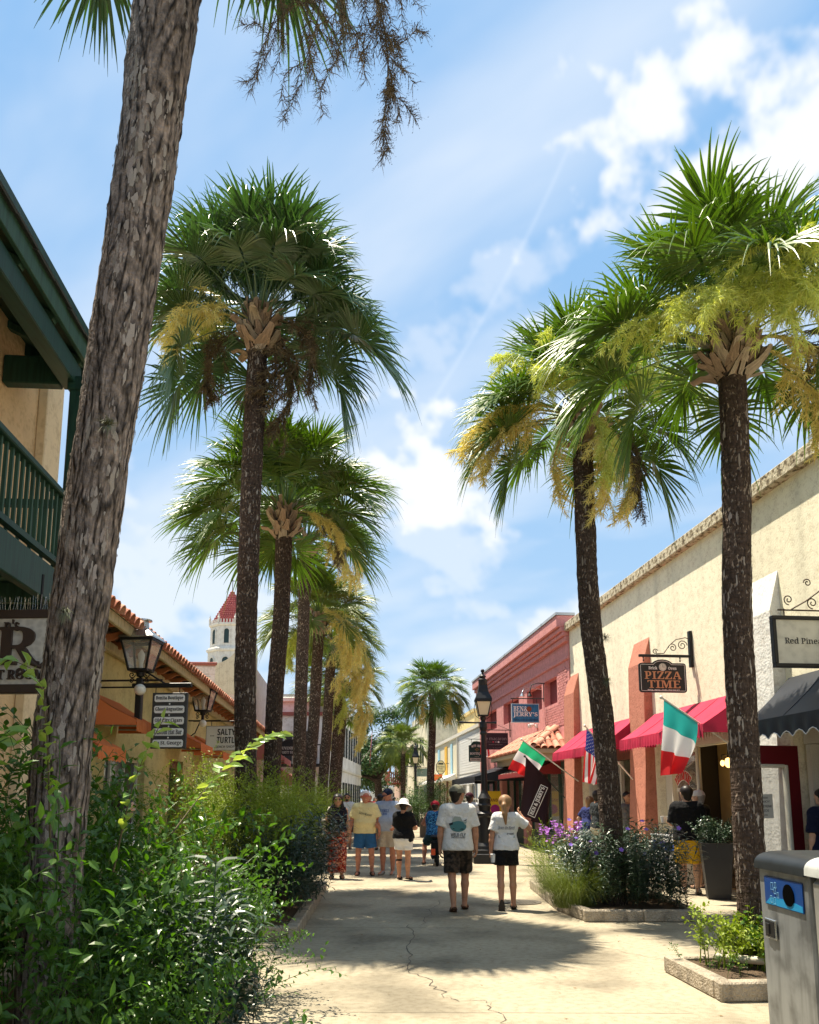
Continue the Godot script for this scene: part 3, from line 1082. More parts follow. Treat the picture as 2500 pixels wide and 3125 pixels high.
# boxes that fill a wall around openings [x0, x1, y0, y1]
func holed(g: Geo, x0: float, x1: float, y0: float, y1: float, z0: float, z1: float, holes: Array) -> void:
	var xs := [x0, x1]
	for h in holes:
		xs.append(clampf(h[0], x0, x1))
		xs.append(clampf(h[1], x0, x1))
	xs.sort()
	for i in xs.size() - 1:
		if xs[i + 1] - xs[i] < 0.001:
			continue
		var mid: float = (xs[i] + xs[i + 1]) * 0.5
		var cuts := []
		for h in holes:
			if h[0] < mid and h[1] > mid:
				cuts.append([h[2], h[3]])
		cuts.sort()
		var y := y0
		cuts.append([y1, y1])
		for c in cuts:
			if c[0] - y > 0.001:
				g.box(Vector3(mid, (y + c[0]) * 0.5, (z0 + z1) * 0.5), Vector3(xs[i + 1] - xs[i], c[0] - y, z1 - z0))
			y = maxf(y, c[1])

func slab(x0: float, x1: float, y0: float, y1: float, z0: float, z1: float, bev := 0.0) -> Geo:
	var g := Geo.new()
	g.box(Vector3((x0 + x1) * 0.5, (y0 + y1) * 0.5, (z0 + z1) * 0.5), Vector3(absf(x1 - x0), absf(y1 - y0), absf(z1 - z0)), bev)
	return g

# framed window in the plane z: frame, panes, muntins
func window(parent: Node, x0: float, x1: float, y0: float, y1: float, z: float, fm: Material, glass: Material, nx := 1, ny := 1, fw := 0.06) -> Node3D:
	var g := Geo.new()
	var zc := z
	g.box(Vector3(x0 + fw / 2, (y0 + y1) / 2, zc), Vector3(fw, y1 - y0, 0.08))
	g.box(Vector3(x1 - fw / 2, (y0 + y1) / 2, zc), Vector3(fw, y1 - y0, 0.08))
	g.box(Vector3((x0 + x1) / 2, y0 + fw / 2, zc), Vector3(x1 - x0 - 2 * fw, fw, 0.08))
	g.box(Vector3((x0 + x1) / 2, y1 - fw / 2, zc), Vector3(x1 - x0 - 2 * fw, fw, 0.08))
	for i in range(1, nx):
		g.box(Vector3(lerpf(x0, x1, float(i) / nx), (y0 + y1) / 2, zc), Vector3(0.035, y1 - y0 - 2 * fw, 0.05))
	for i in range(1, ny):
		g.box(Vector3((x0 + x1) / 2, lerpf(y0, y1, float(i) / ny), zc), Vector3(x1 - x0 - 2 * fw, 0.035, 0.05))
	var w := obj("window", g, fm, parent)
	for i in nx:
		for j in ny:
			var p := Geo.new()
			var a := lerpf(x0 + fw, x1 - fw, float(i) / nx)
			var b := lerpf(x0 + fw, x1 - fw, (i + 1.0) / nx)
			var c := lerpf(y0 + fw, y1 - fw, float(j) / ny)
			var d := lerpf(y0 + fw, y1 - fw, (j + 1.0) / ny)
			p.box(Vector3((a + b) / 2, (c + d) / 2, zc - 0.012), Vector3(b - a, d - c, 0.008))
			obj("pane", p, glass, w)
	return w

# sloping cloth awning on a wall in local x; front at z = p
func awning(parent: Node, x0: float, x1: float, yt: float, yb: float, p: float, drop: float, m: Material, edge: Material, frame: Material, z0 := 0.0, wave := 0.13) -> void:
	var rows := []
	for i in 7:
		var t := i / 6.0
		var row := PackedVector3Array()
		for k in 25:
			var u := k / 24.0
			var sag := -0.025 * sin(t * PI) * (0.6 + 0.4 * absf(cos(u * PI * 4.0)))
			row.append(Vector3(lerpf(x0, x1, u), lerpf(yt, yb, t) + sag, z0 + p * t))
		rows.append(row)
	var g := Geo.new()
	g.sheet(rows)
	var r2 := []
	for row: PackedVector3Array in rows:
		var q := PackedVector3Array()
		for v in row:
			q.append(v + Vector3(0, -0.006, -0.003))
		q.reverse()
		r2.append(q)
	g.sheet(r2)
	obj("canopy", g, m, parent)
	for x in [x0, x1]:
		var e := Geo.new()
		var s := 0.003 if x == x1 else -0.003
		var q := PackedVector2Array([Vector2(z0, yt - 0.01), Vector2(z0 + p * 0.5, lerpf(yt, yb, 0.5) - 0.04), Vector2(z0 + p, yb - 0.01), Vector2(z0 + p, yb - drop * 0.5), Vector2(z0, yb - drop * 0.5)])
		e.t = Transform3D(Basis(Vector3.UP, -PI / 2), Vector3(x - s, 0, 0))
		e.prism(q, -0.004, 0.004)
		obj("end_panel", e, m, parent)
	# stitched seams
	var sm := Geo.new()
	var ns := int((x1 - x0) / 0.85)
	for k in range(1, ns):
		var x := lerpf(x0, x1, float(k) / ns)
		for i in 6:
			var a := lerpf(yt, yb, i / 6.0) - 0.02 * sin(i / 6.0 * PI)
			var b := lerpf(yt, yb, (i + 1) / 6.0) - 0.02 * sin((i + 1) / 6.0 * PI)
			sm.beam(Vector3(x, a + 0.002, z0 + p * i / 6.0), Vector3(x, b + 0.002, z0 + p * (i + 1) / 6.0), 0.022, 0.006)
	obj("seam", sm, m, parent)
	# scalloped valance
	var vg := Geo.new()
	var n := int((x1 - x0) / wave) * 6
	var ra := PackedVector3Array()
	var rb := PackedVector3Array()
	var rc := PackedVector3Array()
	for k in n + 1:
		var x := lerpf(x0, x1, float(k) / n)
		var ph := TAU * k / 6.0
		var zz := z0 + p + 0.008 + 0.012 * sin(ph)
		ra.append(Vector3(x, yb + 0.003, z0 + p + 0.004))
		rb.append(Vector3(x, yb - drop * 0.6, zz))
		rc.append(Vector3(x, yb - drop * (0.88 + 0.14 * cos(ph)), zz + 0.004))
	vg.sheet([ra, rb, rc])
	obj("valance", vg, m, parent)
	if edge:
		var eg := Geo.new()
		eg.tube(rc, PackedFloat32Array([0.007]), 4)
		obj("piping", eg, edge, parent)
	var fg := Geo.new()
	fg.rod(Vector3(x0 + 0.02, yb - 0.02, z0 + p - 0.02), Vector3(x1 - 0.02, yb - 0.02, z0 + p - 0.02), 0.013, 6)
	for x in [x0 + 0.03, (x0 + x1) / 2, x1 - 0.03]:
		fg.rod(Vector3(x, yb - 0.03, z0 + 0.01), Vector3(x, yb - 0.03, z0 + p - 0.02), 0.012, 6)
		fg.rod(Vector3(x, yt - 0.06, z0 + 0.01), Vector3(x, yb - 0.03, z0 + p - 0.03), 0.012, 6)
	obj("frame", fg, frame, parent)

# half round roof tile, 12 to 40 triangles, lying along -z (down the slope), crown up
var tile_cache := {}

func tile_mesh(pick: int, r: float, ln: float) -> ArrayMesh:
	var key := "%d %.2f %.2f" % [pick, r, ln]
	if tile_cache.has(key):
		return tile_cache[key]
	var g := Geo.new()
	var rows := []
	for e in 2:
		var rad := r * (1.0 if e == 1 else 0.86)
		var row := PackedVector3Array()
		for k in 7:
			var a := PI * k / 6.0
			row.append(Vector3(cos(a) * rad, sin(a) * rad, ln * e))
		rows.append(row)
	g.sheet(rows)
	var rin := []
	for e in 2:
		var row := PackedVector3Array()
		for k in 7:
			var a := PI * (6 - k) / 6.0
			var rad := r * (1.0 if e == 1 else 0.86) - 0.014
			row.append(Vector3(cos(a) * rad, sin(a) * rad, ln * e))
		rin.append(row)
	g.sheet(rin)
	for k in 6:
		g.quad(rin[1][6 - k], rows[1][k], rows[1][k + 1], rin[1][5 - k])
	tile_cache[key] = g.mesh()
	return tile_cache[key]

func lantern(parent: Node, o: Vector3, k: float, metal: Material, glass: Material, tall := false) -> void:
	# four sided tapering street lantern; o: bottom centre of the glass box
	var c := [[0.12 * k, 0.0], [0.205 * k, 0.40 * k]]
	var fr := Geo.new()
	var q := []
	for e in c:
		var row := []
		for i in 4:
			var a := PI / 4 + i * PI / 2
			row.append(o + Vector3(cos(a) * e[0] * 1.414, e[1], sin(a) * e[0] * 1.414))
		q.append(row)
	for i in 4:
		var j := (i + 1) % 4
		fr.beam(q[0][i], q[1][i], 0.026 * k, 0.026 * k)
		fr.beam(q[0][i], q[0][j], 0.03 * k, 0.03 * k)
		fr.beam(q[1][i], q[1][j], 0.036 * k, 0.036 * k)
	fr.lathe(o, [Vector2(0.005, -0.10 * k), Vector2(0.05 * k, -0.08 * k), Vector2(0.06 * k, -0.03 * k), Vector2(0.15 * k, -0.012 * k), Vector2(0.16 * k, 0.012 * k), Vector2(0.01, 0.014 * k)], 12)
	obj("lantern_frame", fr, metal, parent)
	var roof := Geo.new()
	var w := 0.235 * k * 1.414
	var y := 0.42 * k
	if tall:
		roof.lathe(o, [Vector2(w, y), Vector2(w * 0.98, y + 0.05 * k), Vector2(w * 0.62, y + 0.24 * k), Vector2(w * 0.5, y + 0.40 * k), Vector2(w * 0.48, y + 0.43 * k), Vector2(w * 0.5, y + 0.47 * k), Vector2(0.01, y + 0.47 * k)], 4, PI / 4)
		roof.lathe(o, [Vector2(0.12 * k, y + 0.47 * k), Vector2(0.13 * k, y + 0.6 * k), Vector2(0.07 * k, y + 0.64 * k), Vector2(0.10 * k, y + 0.70 * k), Vector2(0.03 * k, y + 0.76 * k), Vector2(0.025 * k, y + 0.8 * k)], 12)
		roof.ball(o + Vector3(0, y + 0.85 * k, 0), Vector3(0.055, 0.06, 0.055) * k, 8)
	else:
		roof.lathe(o, [Vector2(w, y), Vector2(w * 0.99, y + 0.02 * k), Vector2(w * 0.36, y + 0.15 * k), Vector2(0.01, y + 0.15 * k)], 4, PI / 4)
		roof.lathe(o, [Vector2(0.085 * k, y + 0.14 * k), Vector2(0.075 * k, y + 0.25 * k), Vector2(0.12 * k, y + 0.255 * k), Vector2(0.12 * k, y + 0.275 * k), Vector2(0.01, y + 0.285 * k)], 12)
	obj("lantern_roof", roof, metal if tall else M("lantern_top", Vector3(0.45, 0.47, 0.48), 0.25, {"metal": 0.8}), parent)
	for i in 4:
		var j := (i + 1) % 4
		var p := Geo.new()
		p.quad(q[0][j], q[0][i], q[1][i], q[1][j])
		obj("lantern_pane", p, glass, parent)
	var bulb := Geo.new()
	bulb.lathe(o, [Vector2(0.03 * k, 0.0), Vector2(0.03 * k, 0.10 * k), Vector2(0.045 * k, 0.16 * k), Vector2(0.05 * k, 0.22 * k), Vector2(0.005, 0.29 * k)], 8, 0.0, true)
	obj("lamp_globe", bulb, M("lamp_globe", Vector3(0.75, 0.73, 0.66), 0.5), parent)

# hanging sign board facing +z: outline points (x, y), with a raised rim of the given colour
func board(parent: Node, poly: PackedVector2Array, m: Material, rim: Material, th := 0.04, inset := 0.03) -> void:
	var g := Geo.new()
	g.prism(poly, -th / 2, th / 2)
	obj("board", g, m, parent)
	if rim:
		var inn := Geometry2D.offset_polygon(poly, -inset)
		var inn2 := Geometry2D.offset_polygon(poly, -inset - 0.014)
		if inn.size() and inn2.size():
			var e := Geo.new()
			var pa: PackedVector2Array = inn[0]
			for i in pa.size():
				var a := pa[i]
				var b := pa[(i + 1) % pa.size()]
				e.beam(Vector3(a.x, a.y, th / 2 + 0.002), Vector3(b.x, b.y, th / 2 + 0.002), 0.012, 0.006)
			obj("border", e, rim, parent)

func rect(w: float, h: float) -> PackedVector2Array:
	return PackedVector2Array([Vector2(-w / 2, -h / 2), Vector2(w / 2, -h / 2), Vector2(w / 2, h / 2), Vector2(-w / 2, h / 2)])

func round_rect(w: float, h: float, r: float) -> PackedVector2Array:
	var o := PackedVector2Array()
	for c in [[1, -1, -PI / 2], [1, 1, 0.0], [-1, 1, PI / 2], [-1, -1, PI]]:
		for k in 5:
			var a: float = c[2] + k * PI / 8
			o.append(Vector2(c[0] * (w / 2 - r) + cos(a) * r, c[1] * (h / 2 - r) + sin(a) * r))
	return o

func spiral(g: Geo, o: Vector3, r: float, turns: float, start: float, rad: float, dir := 1.0) -> void:
	var pts := PackedVector3Array()
	for i in 19:
		var t := i / 18.0
		var a := start + dir * t * turns * TAU
		var q := r * (1.0 - 0.8 * t)
		pts.append(o + Vector3(cos(a) * q, sin(a) * q, 0))
	g.tube(pts, PackedFloat32Array([rad]), 4)
# ---------------------------------------------------------------- right side of the street (local x runs towards the camera, z out to the street)
func RF(s := 0.0, y := 0.0, z := 0.0) -> Transform3D:
	return Transform3D(Basis(Vector3.UP, atan2(-0.9949, 0.1005)), Vector3(RW, 0, 0)) * mv(-s, y, z)

func pilaster(g: Geo, s: float, w: float, dt: float, db: float, y1: float, y2: float) -> void:
	var x0 := -s - w / 2
	var x1 := -s + w / 2
	var a := [Vector2(db, 0.0), Vector2(lerpf(db, dt, 0.7), y1 * 0.5), Vector2(dt, y1), Vector2(0.0, y2)]
	for i in 3:
		g.quad(Vector3(x0, a[i].y, a[i].x), Vector3(x1, a[i].y, a[i].x), Vector3(x1, a[i + 1].y, a[i + 1].x), Vector3(x0, a[i + 1].y, a[i + 1].x))
		for x in [x0, x1]:
			var p := Vector3(x, a[i].y, -0.02)
			var q := Vector3(x, a[i + 1].y, -0.02)
			if x == x1:
				g.quad(Vector3(x, a[i].y, a[i].x), p, q, Vector3(x, a[i + 1].y, a[i + 1].x))
			else:
				g.quad(p, Vector3(x, a[i].y, a[i].x), Vector3(x, a[i + 1].y, a[i + 1].x), q)

func build_right() -> void:
	var cream := M("cream_stucco", Vector3(0.93, 0.87, 0.67), 0.9, {"tex": T.stucco, "bump": T.stucco_h, "depth": 0.4, "scale": 0.9, "over": T.drip, "over_scale": Vector3(0.10, 0.03, 0.10), "spec": 0.2})
	var coping := M("coping", Vector3(0.55, 0.49, 0.36), 0.9, {"tex": ramp(noise_img(512, 512, 0.02, 77, 5), [[0.22, Color(0.42, 0.38, 0.34)], [0.40, Color(0.80, 0.77, 0.72)], [0.55, gray(1.0)]]), "bump": T.fine_h, "depth": 1.0, "scale": 0.6})
	var rust := M("rust_stucco", Vector3(0.50, 0.20, 0.135), 0.88, {"tex": T.stucco, "bump": T.stucco_h, "depth": 1.2, "scale": 0.6})
	var white := M("white_stucco", Vector3(0.76, 0.75, 0.71), 0.88, {"tex": T.stucco, "bump": T.stucco_h, "depth": 1.2, "scale": 0.6, "over": T.drip, "over_scale": Vector3(0.5, 0.08, 0.5)})
	var trim := M("white_paint", Vector3(0.74, 0.70, 0.60), 0.55, {"tex": T.fine, "scale": 2.0})
	var brown := M("brown_frame", Vector3(0.20, 0.075, 0.05), 0.5, {"tex": T.wood, "scale": 1.5})
	var glass := M("shop_glass", Vector3(0.9, 0.95, 0.95), 0.04, {"alpha": 0.08, "spec": 0.55})
	var room := M("shop_wall", Vector3(0.42, 0.33, 0.20), 0.85, {"tex": T.mottle, "scale": 0.4})
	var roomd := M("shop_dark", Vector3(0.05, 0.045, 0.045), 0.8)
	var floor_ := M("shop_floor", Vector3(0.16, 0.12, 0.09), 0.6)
	var b := thing("stucco_shop_building", "long cream stucco shop building behind the crimson awnings on the right", "building", RF())
	var g := Geo.new()
	g.box(Vector3(-13.45, 4.65, -0.16), Vector3(18.9, 3.4, 0.32))
	for e in [[4.0, 7.2], [12.05, 13.0], [17.15, 18.05], [22.15, 22.9]]:
		g.box(Vector3(-(e[0] + e[1]) / 2, 1.475, -0.16), Vector3(e[1] - e[0], 2.95, 0.32))
	obj("wall", g, cream, b)
	g = Geo.new()
	g.box(Vector3(-13.45, 6.475, -0.165), Vector3(18.96, 0.25, 0.60), 0.025)
	obj("coping", g, coping, b)
	g = Geo.new()
	g.box(Vector3(-13.45, 6.2, -4.8), Vector3(18.9, 0.2, 8.9))
	g.box(Vector3(-13.45, 3.2, -9.3), Vector3(18.9, 6.4, 0.25))
	for s in [4.1, 22.8]:
		g.box(Vector3(-s, 3.2, -4.8), Vector3(0.2, 6.3, 8.8))
	obj("roof", g, cream, b)
	for p in [[22.62, 0.92], [17.62, 0.88]]:
		g = Geo.new()
		pilaster(g, p[0], p[1], 0.16, 0.34, 4.48, 5.03)
		obj("pilaster", g, rust, b).set_meta("label", "terracotta painted pilaster with sloping top")
	g = Geo.new()
	pilaster(g, 12.52, 0.80, 0.18, 0.30, 4.42, 5.06)
	obj("pilaster", g, white, b).set_meta("label", "whitewashed pilaster with streaks")
	# rooms behind the shop fronts
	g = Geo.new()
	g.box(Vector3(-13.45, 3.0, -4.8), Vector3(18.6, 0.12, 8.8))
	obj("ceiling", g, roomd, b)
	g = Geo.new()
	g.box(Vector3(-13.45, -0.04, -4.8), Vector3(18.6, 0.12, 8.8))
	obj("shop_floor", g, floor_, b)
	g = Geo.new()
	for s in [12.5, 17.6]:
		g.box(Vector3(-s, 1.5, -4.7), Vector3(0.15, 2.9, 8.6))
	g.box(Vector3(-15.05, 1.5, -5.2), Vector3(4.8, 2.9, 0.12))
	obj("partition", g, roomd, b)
	g = Geo.new()
	g.box(Vector3(-15.0, 1.5, -1.5), Vector3(4.6, 2.9, 0.12))
	obj("partition", g, room, b)
	# bay with the pizza window
	g = Geo.new()
	g.box(Vector3(-16.98, 1.475, -0.25), Vector3(0.32, 2.95, 0.12))
	g.box(Vector3(-16.2, 0.35, -0.25), Vector3(1.2, 0.7, 0.1))
	g.box(Vector3(-15.08, 2.74, -0.22), Vector3(4.1, 0.36, 0.1))
	obj("shop_front", g, trim, b)
	window(b, -16.85, -15.62, 0.75, 2.55, -0.22, trim, glass)
	g = Geo.new()
	g.rod(Vector3(-15.55, 0, -0.16), Vector3(-15.55, 2.56, -0.16), 0.04, 6)
	obj("post", g, trim, b)
	g = Geo.new()
	var n := 34
	for i in n:
		var x := lerpf(-16.7, -13.1, (i + 0.5) / n)
		var q := PackedVector2Array([Vector2(x - 0.05, 2.62), Vector2(x + 0.05, 2.62), Vector2(x + 0.045, 2.68), Vector2(x + 0.015, 2.76), Vector2(x, 2.80), Vector2(x - 0.015, 2.76), Vector2(x - 0.045, 2.68)])
		g.prism(q, -0.085, -0.05)
	g.box(Vector3(-14.9, 2.60, -0.07), Vector3(3.7, 0.06, 0.05))
	obj("scalloped_fringe", g, trim, b)
	var red := M("red_print", Vector3(0.55, 0.03, 0.03), 0.5)
	var wht := M("white_print", Vector3(0.8, 0.8, 0.78), 0.5)
	for k in 2:
		var a := arc_text("PIZZA·TIME", SERIF, 0.42, 1.75, 0.17 if k else 0.20, 0.9)
		obj("window_lettering", a, red if k else wht, b, Transform3D(Basis.IDENTITY, Vector3(-16.22, 1.66, -0.16 + k * 0.008)))
	var t2 := text_geo("BRICK OVEN PIZZA", SANS, true, 0.6, 0.07)
	obj("window_lettering", t2, wht, b, Transform3D(Basis.IDENTITY, Vector3(-16.22, 1.76, -0.158)))
	t2 = text_geo("Voted Best", SERIF, true, 0.42, 0.07)
	obj("window_lettering", t2, wht, b, Transform3D(Basis.IDENTITY, Vector3(-16.22, 1.46, -0.158)))
	t2 = text_geo("Gourmet Pizza", SERIF, true, 0.62, 0.11)
	obj("window_lettering", t2, wht, b, Transform3D(Basis.IDENTITY, Vector3(-16.22, 1.30, -0.158)))
	# second bay
	g = Geo.new()
	g.box(Vector3(-20.1, 2.72, -0.2), Vector3(4.2, 0.44, 0.12))
	g.box(Vector3(-20.1, 0.3, -0.2), Vector3(4.2, 0.6, 0.1))
	obj("shop_front", g, brown, b)
	for e in [[-22.1, -20.9], [-20.85, -19.65], [-18.95, -18.1]]:
		window(b, e[0], e[1], 0.62, 2.48, -0.2, trim, glass, 1, 2 if e[0] < -19 else 1, 0.07)
	t2 = text_geo("PIZZA", SERIF, true, 0.7, 0.3)
	obj("window_lettering", t2, red, b, Transform3D(Basis.IDENTITY, Vector3(-20.25, 1.45, -0.14)))
	# bay beside the palm: door frames
	g = Geo.new()
	g.box(Vector3(-9.6, 2.66, -0.2), Vector3(4.8, 0.58, 0.14))
	for s in [11.9, 10.85, 9.2, 7.4]:
		g.box(Vector3(-s, 1.18, -0.2), Vector3(0.11, 2.36, 0.14))
	obj("door_frame", g, trim, b)
	window(b, -9.1, -7.5, 0.5, 2.3, -0.2, trim, glass)
	# red door, standing open, face to the street end
	var dr := thing("open_door", "dark red shop door standing open, with one long white framed pane", "door", RF(11.95, 0.0, 0.0) * Transform3D(Basis(Vector3.UP, -PI / 2 + 0.12), Vector3(0, 0, 0.02)))
	var maroon := M("maroon_paint", Vector3(0.16, 0.012, 0.018), 0.4, {"tex": T.fine, "scale": 2.0})
	g = Geo.new()
	holed(g, 0.0, 0.98, 0.03, 2.34, -0.025, 0.025, [[0.22, 0.80, 0.28, 2.02]])
	obj("door_panel", g, maroon, dr)
	g = Geo.new()
	for e in [[0.19, 0.24], [0.78, 0.83]]:
		g.box(Vector3((e[0] + e[1]) / 2, 1.15, 0), Vector3(0.05, 1.82, 0.09), 0.01)
	for y in [0.255, 2.045]:
		g.box(Vector3(0.51, y, 0), Vector3(0.54, 0.05, 0.088), 0.01)
	obj("window_frame", g, trim, dr)
	g = Geo.new()
	g.box(Vector3(0.51, 1.15, 0), Vector3(0.56, 1.76, 0.012))
	obj("pane", g, M("door_glass", Vector3(0.55, 0.6, 0.58), 0.06, {"alpha": 0.28, "spec": 0.6}), dr)
	for y in [1.02, 0.86]:
		for sg in [-1.0, 1.0]:
			g = Geo.new()
			g.lathe(Vector3.ZERO, [Vector2(0.034, 0), Vector2(0.036, 0.012), Vector2(0.018, 0.02), Vector2(0.024, 0.045), Vector2(0.030, 0.055), Vector2(0.003, 0.066)], 12, 0.0, true)
			obj("knob", g, M("chrome", Vector3(0.6, 0.6, 0.58), 0.2, {"metal": 0.9}), dr, Transform3D(Basis(Vector3.RIGHT, sg * PI / 2), Vector3(0.91, y, sg * 0.026)))
	var nt := thing("paper_notice", "hand written welcome notice taped to the open red door", "notice", dr.transform * mv(0.70, 1.47, -0.054, PI))
	obj("sheet", slab(-0.2, 0.2, -0.17, 0.17, -0.002, 0.002), M("paper", Vector3(0.62, 0.6, 0.55), 0.8), nt)
	var ink := M("ink", Vector3(0.03, 0.03, 0.03), 0.7)
	var y0 := 0.125
	for l in [["Welcome", 0.2], ["EAT ENJOY", 0.26], ["FOOD & DRINK", 0.32], ["OUTSIDE", 0.22], ["Thank you", 0.16]]:
		letters(nt, l[0], SERIF if l[0][1] == "e" else SANS, false, l[1], 0.036, Vector3(0.02, y0, 0.004), ink, 0.002)
		y0 -= 0.062
	# awnings
	var crim := M("crimson_cloth", Vector3(0.62, 0.028, 0.085), 0.75, {"tex": T.weave, "scale": 3.0, "back": Vector3(0.28, 0.01, 0.03), "over": T.blot, "over_scale": 0.35})
	var navy := M("black_cloth", Vector3(0.014, 0.017, 0.024), 0.55, {"tex": T.weave, "scale": 3.0})
	var alu := M("pale_metal", Vector3(0.55, 0.53, 0.48), 0.5, {"metal": 0.3})
	var aw := thing("cloth_awning", "crimson scalloped awning partly behind the middle palm, farther one", "awning", RF(), "crimson shop awnings")
	awning(aw, -22.15, -18.02, 3.40, 2.80, 0.78, 0.27, crim, null, alu, 0.02)
	aw = thing("cloth_awning", "crimson scalloped awning over the pizza window, nearer one with a flag before it", "awning", RF(), "crimson shop awnings")
	awning(aw, -17.05, -13.25, 3.34, 2.78, 0.78, 0.27, crim, null, alu, 0.02)
	aw = thing("cloth_awning", "black awning with white scalloped piping beside the whitewashed pilaster", "awning", RF())
	awning(aw, -12.0, -7.2, 3.36, 2.68, 0.72, 0.28, navy, M("piping", Vector3(0.8, 0.8, 0.8), 0.5), alu, 0.02, 0.30)
	# pendant lamp with warm bulbs inside the pizza shop
	var pl := thing("pendant_lamp", "warm glowing bulbs hanging inside the open pizza shop", "lamp", RF(15.9, 0, -0.95))
	g = Geo.new()
	g.rod(Vector3(0, 2.45, 0), Vector3(0, 2.93, 0), 0.012)
	g.rod(Vector3(-0.26, 2.44, 0), Vector3(0.26, 2.44, 0), 0.014)
	for x in [-0.24, 0.0, 0.24]:
		g.rod(Vector3(x, 2.36, 0), Vector3(x, 2.45, 0), 0.022)
	obj("fitting", g, M("black_metal", Vector3(0.012, 0.012, 0.013), 0.45), pl)
	for x in [-0.24, 0.0, 0.24]:
		g = Geo.new()
		var k := 1.0 if x == 0.0 else 0.6
		g.ball(Vector3(x, 2.28, 0), Vector3(0.07, 0.10, 0.07) * k, 8)
		obj("bulb", g, M("bulb_glow", Vector3(0.9, 0.6, 0.2), 0.5, {"glow": Vector3(1.0, 0.62, 0.18), "power": 1.8}), pl)
		var om := OmniLight3D.new()
		om.name = "bulb_light"
		om.light_color = Color(1.0, 0.78, 0.45)
		om.light_energy = 0.05 if x == 0.0 else 0.02
		om.light_size = 0.05
		om.omni_range = 8.0
		om.omni_attenuation = 2.0
		om.shadow_enabled = true
		om.position = Vector3(x, 2.28, 0)
		pl.add_child(om, true)
	# white freezer under the pizza window
	var fz := thing("ice_cream_freezer", "white chest freezer with a blue band under the pizza window", "freezer", RF(15.75, 0, 0.02))
	g = Geo.new()
	g.box(Vector3(0, 0.45, 0.25), Vector3(1.15, 0.86, 0.5), 0.03)
	obj("cabinet", g, M("appliance_white", Vector3(0.72, 0.72, 0.7), 0.35), fz)
	obj("blue_band", slab(-0.578, 0.578, 0.62, 0.78, 0.0, 0.505), M("blue_band", Vector3(0.015, 0.07, 0.35), 0.4), fz)
	g = Geo.new()
	g.box(Vector3(0, 0.895, 0.25), Vector3(1.17, 0.03, 0.52), 0.01)
	obj("lid", g, M("lid", Vector3(0.5, 0.52, 0.54), 0.25), fz)
	build_pink()
	build_far_right()

